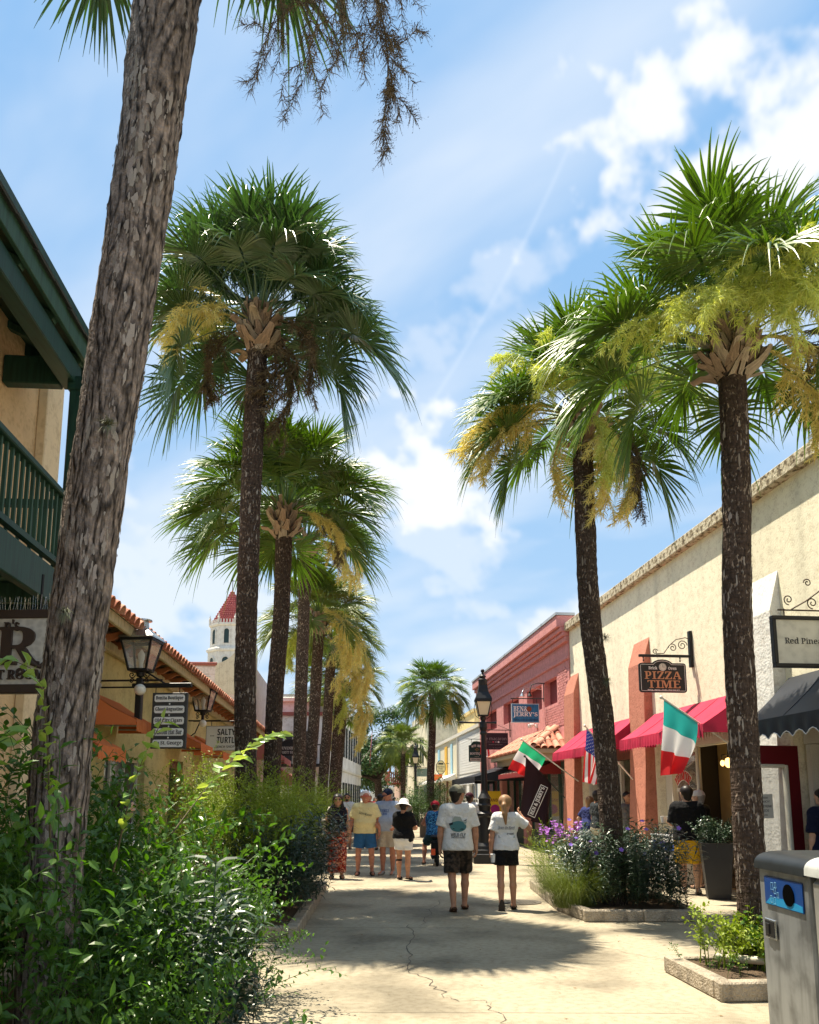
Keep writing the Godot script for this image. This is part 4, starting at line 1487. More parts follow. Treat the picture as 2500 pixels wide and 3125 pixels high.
func build_pink() -> void:
	var pink := M("pink_paint", Vector3(0.64, 0.27, 0.255), 0.85, {"tex": T.stucco, "bump": T.stucco_h, "depth": 1.0, "scale": 0.7, "over": T.drip, "over_scale": Vector3(0.2, 0.06, 0.2)})
	var deep := M("deep_red_paint", Vector3(0.23, 0.05, 0.05), 0.8, {"tex": T.fine, "scale": 1.0})
	var metal := M("flashing", Vector3(0.5, 0.52, 0.52), 0.45, {"metal": 0.5, "tex": T.mottle, "scale": 0.5})
	var green := M("dark_green_frame", Vector3(0.02, 0.045, 0.035), 0.5)
	var glass := M("shop_glass")
	var dark := M("shop_dark")
	var b := thing("brick_shop_building", "pink painted brick building with a heavy moulded cornice", "building", RF())
	var g := Geo.new()
	var holes := [[-25.65, -24.2, 4.45, 5.25], [-27.9, -25.95, 4.45, 5.25], [-31.7, -29.1, 4.45, 5.25], [-35.2, -33.0, 4.45, 5.25], [-28.4, -23.6, 0.0, 2.75], [-32.2, -28.8, 0.0, 2.75], [-36.2, -32.6, 0.0, 2.75]]
	holed(g, -36.7, -22.93, 0.0, 6.5, -0.35, 0.03, holes)
	obj("wall", g, pink, b)
	g = Geo.new()
	for h in holes.slice(0, 4):
		g.box(Vector3((h[0] + h[1]) / 2, 4.85, -0.22), Vector3(h[1] - h[0], 0.8, 0.1))
	obj("window_panel", g, deep, b)
	g = Geo.new()
	for m in [[6.48, 6.83, 0.36], [6.34, 6.48, 0.27], [6.22, 6.34, 0.20], [6.06, 6.22, 0.13], [5.55, 5.66, 0.08]]:
		g.box(Vector3(-29.8, (m[0] + m[1]) / 2, m[2] / 2 - 0.1), Vector3(13.76, m[1] - m[0], m[2] + 0.2), 0.02)
	obj("cornice", g, pink, b)
	g = Geo.new()
	g.box(Vector3(-29.8, 6.87, 0.10), Vector3(13.8, 0.08, 0.58))
	for i in 5:
		g.box(Vector3(-24.5 - i * 2.6, 6.87, 0.10), Vector3(0.03, 0.095, 0.60))
	obj("flashing", g, metal, b)
	g = Geo.new()
	g.box(Vector3(-29.8, 6.4, -4.5), Vector3(13.7, 0.2, 8.2))
	g.box(Vector3(-29.8, 3.2, -8.5), Vector3(13.7, 6.4, 0.25))
	for s in [23.05, 36.6]:
		g.box(Vector3(-s, 3.3, -4.4), Vector3(0.2, 6.4, 8.0))
	obj("roof", g, pink, b)
	g = Geo.new()
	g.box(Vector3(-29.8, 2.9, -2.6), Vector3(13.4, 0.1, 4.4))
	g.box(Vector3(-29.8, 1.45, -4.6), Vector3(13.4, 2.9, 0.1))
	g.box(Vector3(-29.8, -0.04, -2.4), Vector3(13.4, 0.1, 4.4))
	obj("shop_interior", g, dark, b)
	g = Geo.new()
	for e in [[-28.4, -23.6], [-32.2, -28.8], [-36.2, -32.6]]:
		g.box(Vector3((e[0] + e[1]) / 2, 0.25, -0.2), Vector3(e[1] - e[0], 0.5, 0.1))
		g.box(Vector3((e[0] + e[1]) / 2, 2.62, -0.2), Vector3(e[1] - e[0], 0.26, 0.1))
	obj("shop_front", g, green, b)
	for e in [[-24.9, -23.65], [-26.2, -24.95], [-28.35, -27.2], [-30.2, -28.85], [-32.15, -31.0], [-34.0, -32.65], [-36.15, -34.9]]:
		window(b, e[0], e[1], 0.5, 2.48, -0.2, green, glass, 1, 1, 0.07)
	# painted bricks that show near the corner
	var bm := slab(-0.104, 0.104, -0.031, 0.031, 0.0, 0.011, 0.004).mesh()
	var bm2 := slab(-0.1, 0.1, -0.03, 0.03, 0.0, 0.015, 0.005).mesh()
	for j in 22:
		for i in 11:
			var x := -23.22 - i * 0.222 - (0.111 if j % 2 else 0.0)
			var y := 3.76 + j * 0.075
			if y > 4.40 and x < -24.02:
				continue
			obj("brick", bm if (i * 7 + j * 3) % 4 else bm2, pink, b, mv(x, y, 0.031))
	# porch roof of clay tiles
	var ch := thing("tiled_porch_roof", "small clay tile porch roof on the pink wall beside the crimson awning", "porch roof", RF())
	var clay := M("clay_tile", Vector3(0.50, 0.20, 0.125), 0.8, {"tex": T.stucco, "bump": T.fine_h, "depth": 0.6, "scale": 1.2, "over": T.blot, "over_scale": 0.9})
	var clay2 := M("clay_tile_pale", Vector3(0.60, 0.32, 0.22), 0.8, {"tex": T.stucco, "bump": T.fine_h, "depth": 0.6, "scale": 1.2})
	var soff := M("soffit", Vector3(0.42, 0.36, 0.25), 0.7)
	g = Geo.new()
	var pz := 1.0
	var e0 := -29.6
	var e1 := -23.3
	var yl := 3.02
	var yh := 3.66
	g.quad(Vector3(e0, yl, pz), Vector3(e1, yl, pz), Vector3(-24.3, yh, 0.04), Vector3(-28.6, yh, 0.04))
	g.quad(Vector3(e1, yl, pz), Vector3(e1, yl, 0.04), Vector3(e1, yl, 0.04), Vector3(-24.3, yh, 0.04))
	g.quad(Vector3(e0, yl, 0.04), Vector3(e0, yl, pz), Vector3(-28.6, yh, 0.04), Vector3(-28.6, yh, 0.04))
	obj("deck", g, clay, ch)
	g = Geo.new()
	g.box(Vector3((e0 + e1) / 2, yl - 0.07, 0.51), Vector3(e1 - e0, 0.12, 0.97), 0.01)
	g.box(Vector3((e0 + e1) / 2, yl - 0.22, 0.42), Vector3(e1 - e0 - 0.25, 0.2, 0.75), 0.01)
	obj("eave_board", g, soff, ch)
	var tm := tile_mesh(0, 0.10, 0.44)
	var nt := 30
	for i in nt:
		var x := lerpf(e0 + 0.1, e1 - 0.1, i / (nt - 1.0))
		var hx := clampf(minf(x - e0, e1 - x), 0.0, 1.0)
		for r in 3:
			var t := (r + 0.02) / 3.0
			if (1.0 - t) > hx + 0.34:
				continue
			var z := 0.04 + (pz - 0.04) * t
			obj("tile", tm, clay if (i * 5 + r) % 3 else clay2, ch, Transform3D(Basis(Vector3.RIGHT, 0.585), Vector3(x, lerpf(yh, yl, t) + 0.02, z)))
	for k in 5:     # near hip side
		var z := lerpf(0.12, 0.92, k / 4.0)
		for r in 3:
			var t := (r + 0.02) / 3.0
			if z > 0.04 + (pz - 0.04) * (t + 0.36):
				continue
			obj("tile", tm, clay2 if (k + r) % 2 else clay, ch, Transform3D(Basis(Vector3.UP, PI / 2) * Basis(Vector3.RIGHT, 0.57), Vector3(lerpf(-24.3, e1, t), lerpf(yh, yl, t) + 0.02, z)))
	var rt := tile_mesh(1, 0.12, 0.50)
	for k in 3:
		var a := Vector3(-24.3, yh + 0.04, 0.08).lerp(Vector3(e1, yl + 0.05, pz), k / 3.0)
		var d := (Vector3(e1, yl, pz) - Vector3(-24.3, yh, 0.04)).normalized()
		obj("ridge_tile", rt, clay2, ch, Transform3D(Basis.looking_at(-d), a))
	# black awning farther along and a striped one
	var navy := M("black_cloth")
	var aw := thing("cloth_awning", "black awning with pale top and scallops before the pink shop, behind the lamp post", "awning", RF())
	awning(aw, -33.6, -28.5, 2.86, 2.36, 1.75, 0.30, navy, M("piping"), M("pale_metal"), 0.04, 0.2)
	aw = thing("striped_awning", "small dark red awning with pale stripes tucked under the clay tile porch roof", "awning", RF())
	awning(aw, -28.3, -24.0, 2.78, 2.40, 0.95, 0.18, M("dark_red_cloth", Vector3(0.20, 0.02, 0.02), 0.8), null, M("pale_metal"), 0.04, 0.2)
	g = Geo.new()
	for i in 9:
		var x := -28.0 + i * 0.46
		g.quad(Vector3(x, 2.40 + 0.008, 0.99), Vector3(x + 0.09, 2.408, 0.99), Vector3(x + 0.09, 2.788, 0.045), Vector3(x, 2.788, 0.045))
	obj("stripe", g, M("pale_stripe", Vector3(0.6, 0.5, 0.4), 0.8), aw)
	var fl := thing("wall_floodlight", "white twin floodlight on the pink wall above the tiled porch", "floodlight", RF(26.6, 3.95, 0.03))
	g = Geo.new()
	g.box(Vector3(0, 0, 0.03), Vector3(0.12, 0.12, 0.06))
	g.rod(Vector3(0, 0, 0.05), Vector3(-0.1, 0.03, 0.16), 0.02)
	g.rod(Vector3(0, 0, 0.05), Vector3(0.1, 0.03, 0.16), 0.02)
	obj("bracket", g, M("appliance_white"), fl)
	for x in [-0.12, 0.12]:
		g = Geo.new()
		g.lathe(Vector3.ZERO, [Vector2(0.03, 0), Vector2(0.05, 0.04), Vector2(0.075, 0.14), Vector2(0.004, 0.15)], 10)
		obj("lamp_head", g, M("appliance_white"), fl, Transform3D(Basis(Vector3.RIGHT, 1.9), Vector3(x, 0.04, 0.14)))

# plain house with windows on its street side; x along the street in the given frame, wall plane z = 0
func house(called: String, label: String, fr: Transform3D, x0: float, x1: float, h: float, deep: float, m: Material, wins: Array, fm: Material, glass: Material, shut: Material = null, cap: Material = null) -> Node3D:
	var b := thing(called, label, "building", fr)
	var g := Geo.new()
	var holes := []
	for w in wins:
		holes.append([w[0], w[1], w[2], w[3]])
	holed(g, x0, x1, 0.0, h, -0.25, 0.0, holes)
	g.box(Vector3((x0 + x1) / 2, h / 2, -deep), Vector3(x1 - x0, h, 0.25))
	for x in [x0 + 0.125, x1 - 0.125]:
		g.box(Vector3(x, h / 2, -(deep + 0.125) / 2), Vector3(0.25, h, deep - 0.375))
	obj("wall", g, m, b)
	obj("roof", slab(x0 - 0.06, x1 + 0.06, h, h + 0.16, -deep - 0.2, 0.09), cap if cap else m, b)
	for w in wins:
		var win := window(b, w[0], w[1], w[2], w[3], -0.12, fm, glass, 2, 2, 0.06)
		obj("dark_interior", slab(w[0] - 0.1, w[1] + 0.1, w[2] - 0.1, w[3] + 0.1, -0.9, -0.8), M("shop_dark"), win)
		if shut:
			var sw: float = (w[1] - w[0]) * 0.48
			for sg in [-1.0, 1.0]:
				var cx: float = (w[0] - sw / 2 - 0.02) if sg < 0 else (w[1] + sw / 2 + 0.02)
				var s := Geo.new()
				s.box(Vector3(cx, (w[2] + w[3]) / 2, 0.03), Vector3(sw, w[3] - w[2], 0.05))
				for k in 8:
					s.box(Vector3(cx, lerpf(w[2] + 0.1, w[3] - 0.1, k / 7.0), 0.06), Vector3(sw - 0.1, 0.06, 0.02))
				obj("shutter", s, shut, b)
	return b

func build_far_right() -> void:
	var clap := M("white_siding", Vector3(0.78, 0.78, 0.75), 0.6, {"tex": T.fine, "scale": 1.0})
	var glass := M("dim_glass", Vector3(0.03, 0.04, 0.045), 0.08, {"spec": 0.6})
	var wp := M("white_paint")
	var b := house("white_clapboard_shop", "white clapboard shop with a slim downpipe beyond the pink building", RF(), -43.0, -36.75, 4.85, 7.0, clap, [[-42.4, -40.6, 0.6, 2.6], [-39.8, -37.6, 0.6, 2.6]], wp, glass, null, wp)
	for i in 15:
		obj("siding_board", slab(-42.98, -36.77, 2.85 + i * 0.13, 2.962 + i * 0.13, 0.002, 0.02, 0.006), clap, b)
	var g := Geo.new()
	g.rod(Vector3(-42.7, 0, 0.09), Vector3(-42.7, 4.8, 0.09), 0.05, 8)
	obj("downpipe", g, wp, b)
	var yel := M("yellow_stucco", Vector3(0.70, 0.55, 0.26), 0.85, {"tex": T.stucco, "scale": 0.5, "over": T.drip, "over_scale": Vector3(0.4, 0.06, 0.4)})
	var ivory := M("ivory_stucco", Vector3(0.76, 0.70, 0.53), 0.85, {"tex": T.stucco, "scale": 0.4, "over": T.mottle, "over_scale": 0.3})
	house("yellow_block", "yellow block with a stained parapet rising behind the white clapboard shop", RF(0, 0, -1.1), -50.0, -44.2, 6.35, 5.5, yel, [], wp, glass)
	b = house("pastel_shop_row", "low shop row with yellow and pale blue panels beyond the white clapboard shop", RF(), -56.5, -43.1, 4.85, 0.95, M("cream_siding", Vector3(0.74, 0.68, 0.50), 0.7, {"tex": T.fine, "scale": 1.0}), [[-46.2, -44.4, 0.6, 2.5], [-49.4, -47.6, 0.6, 2.5], [-52.6, -50.8, 0.6, 2.5]], wp, glass, null, wp)
	for e in [[-47.3, 0.45, 0], [-50.3, 0.4, 1], [-53.6, 0.45, 0], [-45.2, 0.3, 1]]:
		obj("painted_panel", slab(e[0] - e[1], e[0] + e[1], 2.75, 4.6, 0.004, 0.05), M("yellow_panel", Vector3(0.72, 0.42, 0.06), 0.7) if e[2] == 0 else M("blue_panel", Vector3(0.35, 0.58, 0.68), 0.7), b)
	for e in [[-46.8, 0.18], [-50.0, 0.18], [-53.4, 0.18], [-44.0, 0.15]]:
		obj("brown_post", slab(e[0] - e[1], e[0] + e[1], 0.0, 2.6, 0.004, 0.08), M("brown_frame"), b)
	var aw := thing("cloth_awning", "long white awning above the pastel shop row", "awning", RF())
	awning(aw, -55.0, -43.6, 2.95, 2.65, 0.7, 0.15, M("white_cloth", Vector3(0.75, 0.74, 0.7), 0.8), null, M("pale_metal"), 0.05, 0.3)
	b = house("tall_ivory_building", "tall ivory two storey building with narrow upper windows, behind the centre palm", RF(), -72.0, -56.7, 7.3, 8.0, ivory, [[-60.0, -59.0, 4.2, 6.0], [-63.5, -62.5, 4.2, 6.0], [-67.0, -66.0, 4.2, 6.0], [-62.0, -58.0, 0.5, 2.6]], wp, glass, M("dark_green_frame"), wp)
	obj("parapet_step", slab(-66.0, -56.6, 7.3, 7.8, -0.5, 0.05), ivory, b)
	b = house("red_roofed_building", "distant building with red tile roof and brick red balcony behind the far lamp post", RF(), -84.0, -72.2, 6.4, 7.0, M("rose_stucco", Vector3(0.55, 0.38, 0.3), 0.85), [[-74.6, -73.4, 3.7, 5.6], [-78.0, -76.8, 3.7, 5.6]], wp, glass, M("dark_green_frame"), null)
	g = Geo.new()
	g.quad(Vector3(-84.3, 6.5, 0.5), Vector3(-72.0, 6.5, 0.5), Vector3(-72.0, 8.2, -3.5), Vector3(-84.3, 8.2, -3.5))
	g.tri(Vector3(-72.0, 6.5, 0.5), Vector3(-72.0, 6.5, -7.2), Vector3(-72.0, 8.2, -3.5))
	g.quad(Vector3(-72.0, 6.5, -7.2), Vector3(-84.3, 6.5, -7.2), Vector3(-84.3, 8.2, -3.5), Vector3(-72.0, 8.2, -3.5))
	obj("tile_roof", g, M("far_tile", Vector3(0.42, 0.12, 0.085), 0.8, {"tex": T.wood, "scale": Vector3(1, 1, 1)}), b)
	g = Geo.new()
	g.box(Vector3(-75.6, 3.0, 0.7), Vector3(6.4, 0.16, 1.4))
	g.box(Vector3(-75.6, 4.05, 1.36), Vector3(6.4, 0.1, 0.08))
	for i in 22:
		g.box(Vector3(-78.7 + i * 0.295, 3.55, 1.36), Vector3(0.12, 0.95, 0.05))
	for i in 7:
		g.box(Vector3(-72.45, 3.55, 0.15 + i * 0.18), Vector3(0.05, 0.95, 0.1))
	obj("balcony", g, M("brick_red_paint", Vector3(0.27, 0.07, 0.045), 0.7), b)
	g = Geo.new()
	for x in [-72.6, -78.6]:
		g.box(Vector3(x, 5.0, 1.34), Vector3(0.14, 2.2, 0.14))
	obj("balcony_post", g, M("brick_red_paint"), b)
	# white buildings that close the street
	for e in [["white house with columns at the far end of the street under the oak", -12.0, -118.0, 9.0, 4.2], ["pale far house right of the column house at the street end", -1.5, -125.0, 9.0, 4.8], ["low far house at the street end behind the palm beside the far lamp", 8.5, -108.0, 8.0, 4.2]]:
		b = house("far_house", e[0], mv(e[1], 0, e[2]), -e[3] / 2, e[3] / 2, e[4], 6.0, clap, [[-3.2, -2.2, 0.9, 2.6], [-0.6, 0.6, 0.1, 2.6], [2.2, 3.2, 0.9, 2.6]], wp, glass, M("dark_green_frame"), M("grey_roof", Vector3(0.3, 0.3, 0.3), 0.8))
		g = Geo.new()
		for k in 5:
			g.lathe(Vector3(-3.6 + k * 1.8, 0, 1.4), [Vector2(0.16, 0), Vector2(0.13, 3.2)], 8)
		g.box(Vector3(0, 3.35, 0.8), Vector3(8.0, 0.3, 1.6))
		obj("porch", g, wp, b)
# ---------------------------------------------------------------- left side of the street (local x runs away from the camera, z out to the street)
func LF(s := 0.0, y := 0.0, z := 0.0) -> Transform3D:
	return Transform3D(Basis(Vector3.UP, atan2(0.9972, -0.0745)), Vector3(LW, 0, 0)) * mv(s, y, z)

func build_left() -> void:
	var peach := M("peach_stucco", Vector3(0.74, 0.52, 0.29), 0.88, {"tex": T.stucco, "bump": T.stucco_h, "depth": 1.5, "scale": 0.6, "over": T.mottle, "over_scale": 0.25})
	var green := M("balcony_green", Vector3(0.012, 0.050, 0.034), 0.5, {"tex": T.wood, "scale": Vector3(1.5, 1.5, 1.5)})
	var green2 := M("balcony_green_worn", Vector3(0.035, 0.09, 0.058), 0.6, {"tex": T.wood, "scale": Vector3(1.5, 1.5, 1.5)})
	var shingle := M("shingle", Vector3(0.055, 0.058, 0.055), 0.9, {"tex": T.fine, "scale": 4.0})
	var wp := M("white_paint")
	var glass := M("dim_glass")
	# two storey building with the balcony
	var b := thing("balcony_building", "peach stucco building with dark green timber balcony and deep eaves at left edge", "building", LF())
	var g := Geo.new()
	g.box(Vector3(2.7, 3.1, -0.2), Vector3(11.3, 6.2, 0.4))
	g.box(Vector3(8.2, 3.1, -3.0), Vector3(0.3, 6.2, 5.2))
	obj("wall", g, peach, b)
	g = Geo.new()
	g.box(Vector3(8.14, 3.1, 0.05), Vector3(0.44, 6.18, 0.1), 0.01)
	obj("corner_strip", g, M("pale_peach", Vector3(0.78, 0.62, 0.40), 0.85, {"tex": T.stucco, "scale": 0.6}), b)
	# deck
	g = Geo.new()
	g.box(Vector3(1.9, 3.46, 0.36), Vector3(10.4, 0.06, 0.72))
	obj("balcony_floor", g, green, b)
	for i in 12:
		obj("joist", slab(-2.0 + i * 0.8, -1.93 + i * 0.8, 3.25, 3.425, 0.005, 0.66), green2, b)
	obj("deck_beam", slab(-3.3, 7.12, 3.22, 3.53, 0.665, 0.745, 0.008), green, b)
	obj("deck_beam", slab(7.06, 7.13, 3.24, 3.5, 0.006, 0.66, 0.008), green, b)
	for s in [7.0, 4.2]:
		g = Geo.new()
		g.beam(Vector3(s, 2.7, 0.02), Vector3(s, 3.25, 0.6), 0.09, 0.11, 0.01)
		obj("bracket", g, green2, b)
	for s in [7.08, 3.9, 0.7]:
		g = Geo.new()
		g.box(Vector3(s, 4.5, 0.70), Vector3(0.125, 2.0, 0.125), 0.015)
		g.box(Vector3(s, 3.85, 0.70), Vector3(0.16, 0.7, 0.16), 0.02)
		g.box(Vector3(s, 5.42, 0.70), Vector3(0.16, 0.14, 0.16), 0.01)
		obj("post", g, green, b)
	obj("top_rail", slab(-3.2, 7.0, 4.22, 4.28, 0.645, 0.745, 0.01), green, b)
	obj("bottom_rail", slab(-3.2, 7.0, 3.60, 3.65, 0.665, 0.725), green, b)
	obj("top_rail", slab(7.04, 7.12, 4.22, 4.28, 0.01, 0.63), green, b)
	var bal := slab(-0.013, 0.013, 3.65, 4.22, -0.013, 0.013).mesh()
	for i in 72:
		obj("baluster", bal, green2, b, mv(6.95 - i * 0.105, 0, 0.695))
	for i in 5:
		obj("baluster", bal, green2, b, mv(7.08, 0, 0.58 - i * 0.11))
	# eaves and roof
	obj("eave_beam", slab(-3.3, 7.16, 5.42, 5.64, 0.54, 0.69, 0.01), green, b)
	obj("eave_beam", slab(7.04, 7.16, 5.42, 5.70, 0.01, 0.53, 0.01), green, b)
	g = Geo.new()
	g.t = Transform3D(Basis(Vector3.UP, PI / 2), Vector3(-3.5, 0, 0))
	g.prism(PackedVector2Array([Vector2(-0.72, 5.72), Vector2(4.28, 8.25), Vector2(4.28, 8.33), Vector2(-0.72, 5.80)]), 0.0, 11.0)
	obj("roof_boards", g, green, b)
	for i in 15:
		obj("rafter", slab(-3.0 + i * 0.72, -2.92 + i * 0.72, -0.035, 0.03, -1.1, 0.68), green2, b, Transform3D(Basis(Vector3.RIGHT, 0.4686), Vector3(0, 5.99, 0.1)))
	obj("fascia", slab(-3.5, 7.53, 5.66, 5.92, 0.72, 0.76, 0.005), green2, b)
	obj("fascia_trim", slab(-3.5, 7.56, 5.86, 5.95, 0.761, 0.795, 0.008), green, b)
	g = Geo.new()
	g.t = Transform3D(Basis(Vector3.UP, PI / 2), Vector3(7.5, 0, 0))
	g.prism(PackedVector2Array([Vector2(-0.72, 5.60), Vector2(4.28, 8.13), Vector2(4.28, 8.33), Vector2(-0.72, 5.80)]), 0.0, 0.05)
	obj("rake_board", g, green, b)
	for j in 5:
		for i in 24:
			var s := slab(-0.19, 0.19, -0.008, 0.008, -0.34, 0.06)
			if j > 1 and i < 12:
				continue
			obj("roof_shingle", s, shingle, b, Transform3D(Basis(Vector3.RIGHT, 0.4686) * Basis(Vector3.FORWARD, 0.0), Vector3(7.45 - i * 0.39 - (0.19 if j % 2 else 0.0), 5.86 + j * 0.127 + 0.04 * (i % 2) * 0.3, 0.75 - j * 0.251)))
	obj("gable_wall", slab(6.7, 8.3, 6.21, 6.4, -4.0, -0.41), peach, b)
	# low building with tile eaves
	var olive := M("olive_stucco", Vector3(0.60, 0.50, 0.22), 0.88, {"tex": T.stucco, "bump": T.stucco_h, "depth": 1.5, "scale": 0.6, "over": T.mottle, "over_scale": 0.3})
	var clay := M("clay_tile")
	var clay2 := M("clay_tile_pale")
	var fasc := M("eave_cream", Vector3(0.52, 0.44, 0.26), 0.7, {"tex": T.wood, "scale": 1.2})
	var orange := M("orange_cloth", Vector3(0.74, 0.22, 0.07), 0.8, {"tex": T.weave, "scale": 3.0, "back": Vector3(0.4, 0.12, 0.03)})
	var b2 := thing("tile_roofed_shop", "long low olive shop with clay tile eaves and curled orange rafter ends", "building", LF())
	g = Geo.new()
	var holes := [[9.2, 10.2, 0.05, 2.3], [11.0, 13.2, 0.7, 2.2], [15.0, 16.2, 0.05, 2.3], [17.6, 19.6, 0.7, 2.2], [21.2, 22.4, 0.05, 2.3], [23.6, 25.8, 0.7, 2.2]]
	holed(g, 8.36, 28.0, 0.0, 3.75, -0.3, 0.0, holes)
	g.box(Vector3(17.5, 1.9, -5.4), Vector3(20.9, 3.8, 0.3))
	g.box(Vector3(27.85, 1.9, -2.8), Vector3(0.3, 3.8, 4.9))
	obj("wall", g, olive, b2)
	for h in holes:
		if h[2] > 0.3:
			window(b2, h[0], h[1], h[2], h[3], -0.15, wp, glass, 3, 2)
		else:
			window(b2, h[0], h[1], h[2], h[3], -0.15, M("brown_frame"), glass, 1, 3, 0.14)
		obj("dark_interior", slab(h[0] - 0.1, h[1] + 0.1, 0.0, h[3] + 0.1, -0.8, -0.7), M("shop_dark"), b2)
	g = Geo.new()
	g.t = Transform3D(Basis(Vector3.UP, PI / 2), Vector3(8.37, 0, 0))
	g.prism(PackedVector2Array([Vector2(-0.46, 3.80), Vector2(2.6, 4.95), Vector2(5.7, 3.80), Vector2(5.7, 3.9), Vector2(2.6, 5.05), Vector2(-0.46, 3.90)]), 0.0, 19.75)
	obj("roof_deck", g, fasc, b2)
	obj("eave_board", slab(8.37, 28.1, 3.66, 3.80, 0.40, 0.455, 0.01), fasc, b2)
	obj("eave_moulding", slab(8.37, 28.1, 3.52, 3.66, 0.003, 0.10, 0.02), fasc, b2)
	var cur := Geo.new()
	cur.t = Transform3D(Basis(Vector3.UP, -PI / 2), Vector3.ZERO)
	cur.prism(PackedVector2Array([Vector2(0.0, 0.0), Vector2(0.0, -0.10), Vector2(0.10, -0.13), Vector2(0.20, -0.105), Vector2(0.28, -0.05), Vector2(0.36, -0.045), Vector2(0.40, -0.015), Vector2(0.36, 0.02), Vector2(0.26, 0.0), Vector2(0.16, -0.03), Vector2(0.08, -0.03)]), -0.035, 0.035)
	var cm := cur.mesh()
	for i in 34:
		obj("rafter_end", cm, M("rafter_orange", Vector3(0.42, 0.15, 0.06), 0.7), b2, mv(8.7 + i * 0.575, 3.74, 0.0))
	var tm := tile_mesh(0, 0.105, 0.46)
	var sl := atan2(1.15, 3.06)
	for i in 88:
		var x := 8.5 + i * 0.222
		for r in 3:
			if r > 0 and i > 52:
				continue
			obj("tile", tm, clay if (i * 3 + r * 5) % 4 else clay2, b2, Transform3D(Basis(Vector3.RIGHT, sl), Vector3(x, 3.92 + r * 0.145, 0.14 - r * 0.39)))
	g = Geo.new()
	g.box(Vector3(17.5, 4.98, -1.7), Vector3(20.9, 0.01, 2.2))
	for e in [[10.1, 11.5, 2.92], [14.6, 15.9, 2.92], [17.2, 18.3, 2.92], [8.6, 9.7, 2.5]]:
		var aw := thing("cloth_awning", ["orange awning behind the hanging directory sign", "orange awning between the two wall lanterns", "orange awning under the white beach shop sign", "orange awning low behind the near shrub"][[10.1, 14.6, 17.2, 8.6].find(e[0])], "awning", LF(), "orange shop awnings")
		awning(aw, e[0], e[1], e[2], e[2] - 0.35, 0.6, 0.16, orange, null, M("pale_metal"), 0.02)
	# pink walled building with a scrolled parapet
	var blush := M("blush_paint", Vector3(0.72, 0.60, 0.56), 0.85, {"tex": T.stucco, "bump": T.stucco_h, "depth": 1.0, "scale": 0.3, "over": T.drip, "over_scale": Vector3(0.4, 0.06, 0.4)})
	var cop := M("red_coping", Vector3(0.32, 0.10, 0.08), 0.8, {"tex": T.fine, "scale": 1.0})
	var b3 := thing("scrolled_parapet_building", "pale pink building with red coping and a stained scroll parapet", "building", LF())
	g = Geo.new()
	g.box(Vector3(31.8, 3.1, -4.9), Vector3(7.4, 6.2, 9.7))
	obj("wall", g, blush, b3)
	g = Geo.new()
	for j in 7:
		g.box(Vector3(28.085, 4.35 + j * 0.28, -5.2), Vector3(0.03, 0.265, 9.0), 0.006)
	obj("block_courses", g, blush, b3)
	obj("coping", slab(28.02, 28.5, 6.2, 6.32, -9.8, -1.35, 0.02), cop, b3)
	g = Geo.new()
	g.t = Transform3D(Basis(Vector3.UP, PI / 2), Vector3(28.04, 0, 0))
	var poly := PackedVector2Array([Vector2(0.0, 5.2), Vector2(1.4, 5.2), Vector2(1.4, 6.25)])
	for k in 7:
		var t := k / 6.0
		poly.append(Vector2(1.3 - 0.75 * t, 6.30 + 0.62 * pow(t, 1.7)))
	for k in 7:
		var a := PI - k * PI / 6.0
		poly.append(Vector2(0.28 - cos(a) * -0.26 * -1.0, 6.95 + sin(a) * 0.22))
	poly.append(Vector2(0.0, 6.85))
	g.prism(poly, 0.0, 0.42)
	obj("scroll_parapet", g, M("stained_cream", Vector3(0.66, 0.58, 0.45), 0.88, {"tex": T.stucco, "bump": T.stucco_h, "depth": 1.5, "scale": 0.5, "over": T.drip, "over_scale": Vector3(0.9, 0.1, 0.9)}), b3)
	var fade := M("faded_pink_cloth", Vector3(0.55, 0.20, 0.20), 0.8, {"tex": T.weave, "scale": 3.0, "over": T.mottle, "over_scale": 0.5})
	var aw := thing("cloth_awning", "faded pink awning under the scrolled parapet, behind the palm trunks", "awning", LF(), "faded pink awnings")
	awning(aw, 28.4, 31.6, 3.75, 3.05, 1.0, 0.22, fade, null, M("pale_metal"), 0.03)
	aw = thing("cloth_awning", "faded pink awning below the dark iron shop sign", "awning", LF(), "faded pink awnings")
	awning(aw, 32.0, 35.3, 3.2, 2.3, 1.35, 0.25, fade, null, M("pale_metal"), 0.03)
	# small white house facing the camera between the palms, and the chimney
	var white := M("white_wash", Vector3(0.80, 0.80, 0.78), 0.8, {"tex": T.stucco, "scale": 0.5, "over": T.mottle, "over_scale": 0.2})
	var shut := M("black_shutter", Vector3(0.016, 0.024, 0.026), 0.6)
	house("small_white_house", "small white house with red roof edge and dark balcony between the palm trunks", mv(-5.75, 0, -36.2), -1.9, 1.9, 5.3, 1.6, white, [[0.1, 0.9, 3.2, 4.6]], wp, glass, shut, cop)
	var bl := thing("iron_balcony", "dark iron balcony on the small white house between the palms", "balcony", mv(-5.4, 3.0, -36.18))
	obj("platform", slab(-1.5, 1.5, 0, 0.12, 0.005, 0.7), M("black_metal"), bl)
	g = Geo.new()
	g.box(Vector3(0, 0.95, 0.68), Vector3(3.0, 0.05, 0.05))
	for i in 25:
		g.rod(Vector3(-1.48 + i * 0.1233, 0.1, 0.68), Vector3(-1.48 + i * 0.1233, 0.95, 0.68), 0.014, 4)
	obj("railing", g, M("black_metal"), bl)
	var cy := thing("chimney", "bright red chimney standing above the small white house roof", "chimney", mv(-5.05, 5.46, -37.2))
	obj("stack", slab(-0.17, 0.17, 0.0, 1.55, -0.17, 0.17, 0.02), M("red_paint", Vector3(0.62, 0.04, 0.04), 0.6), cy)
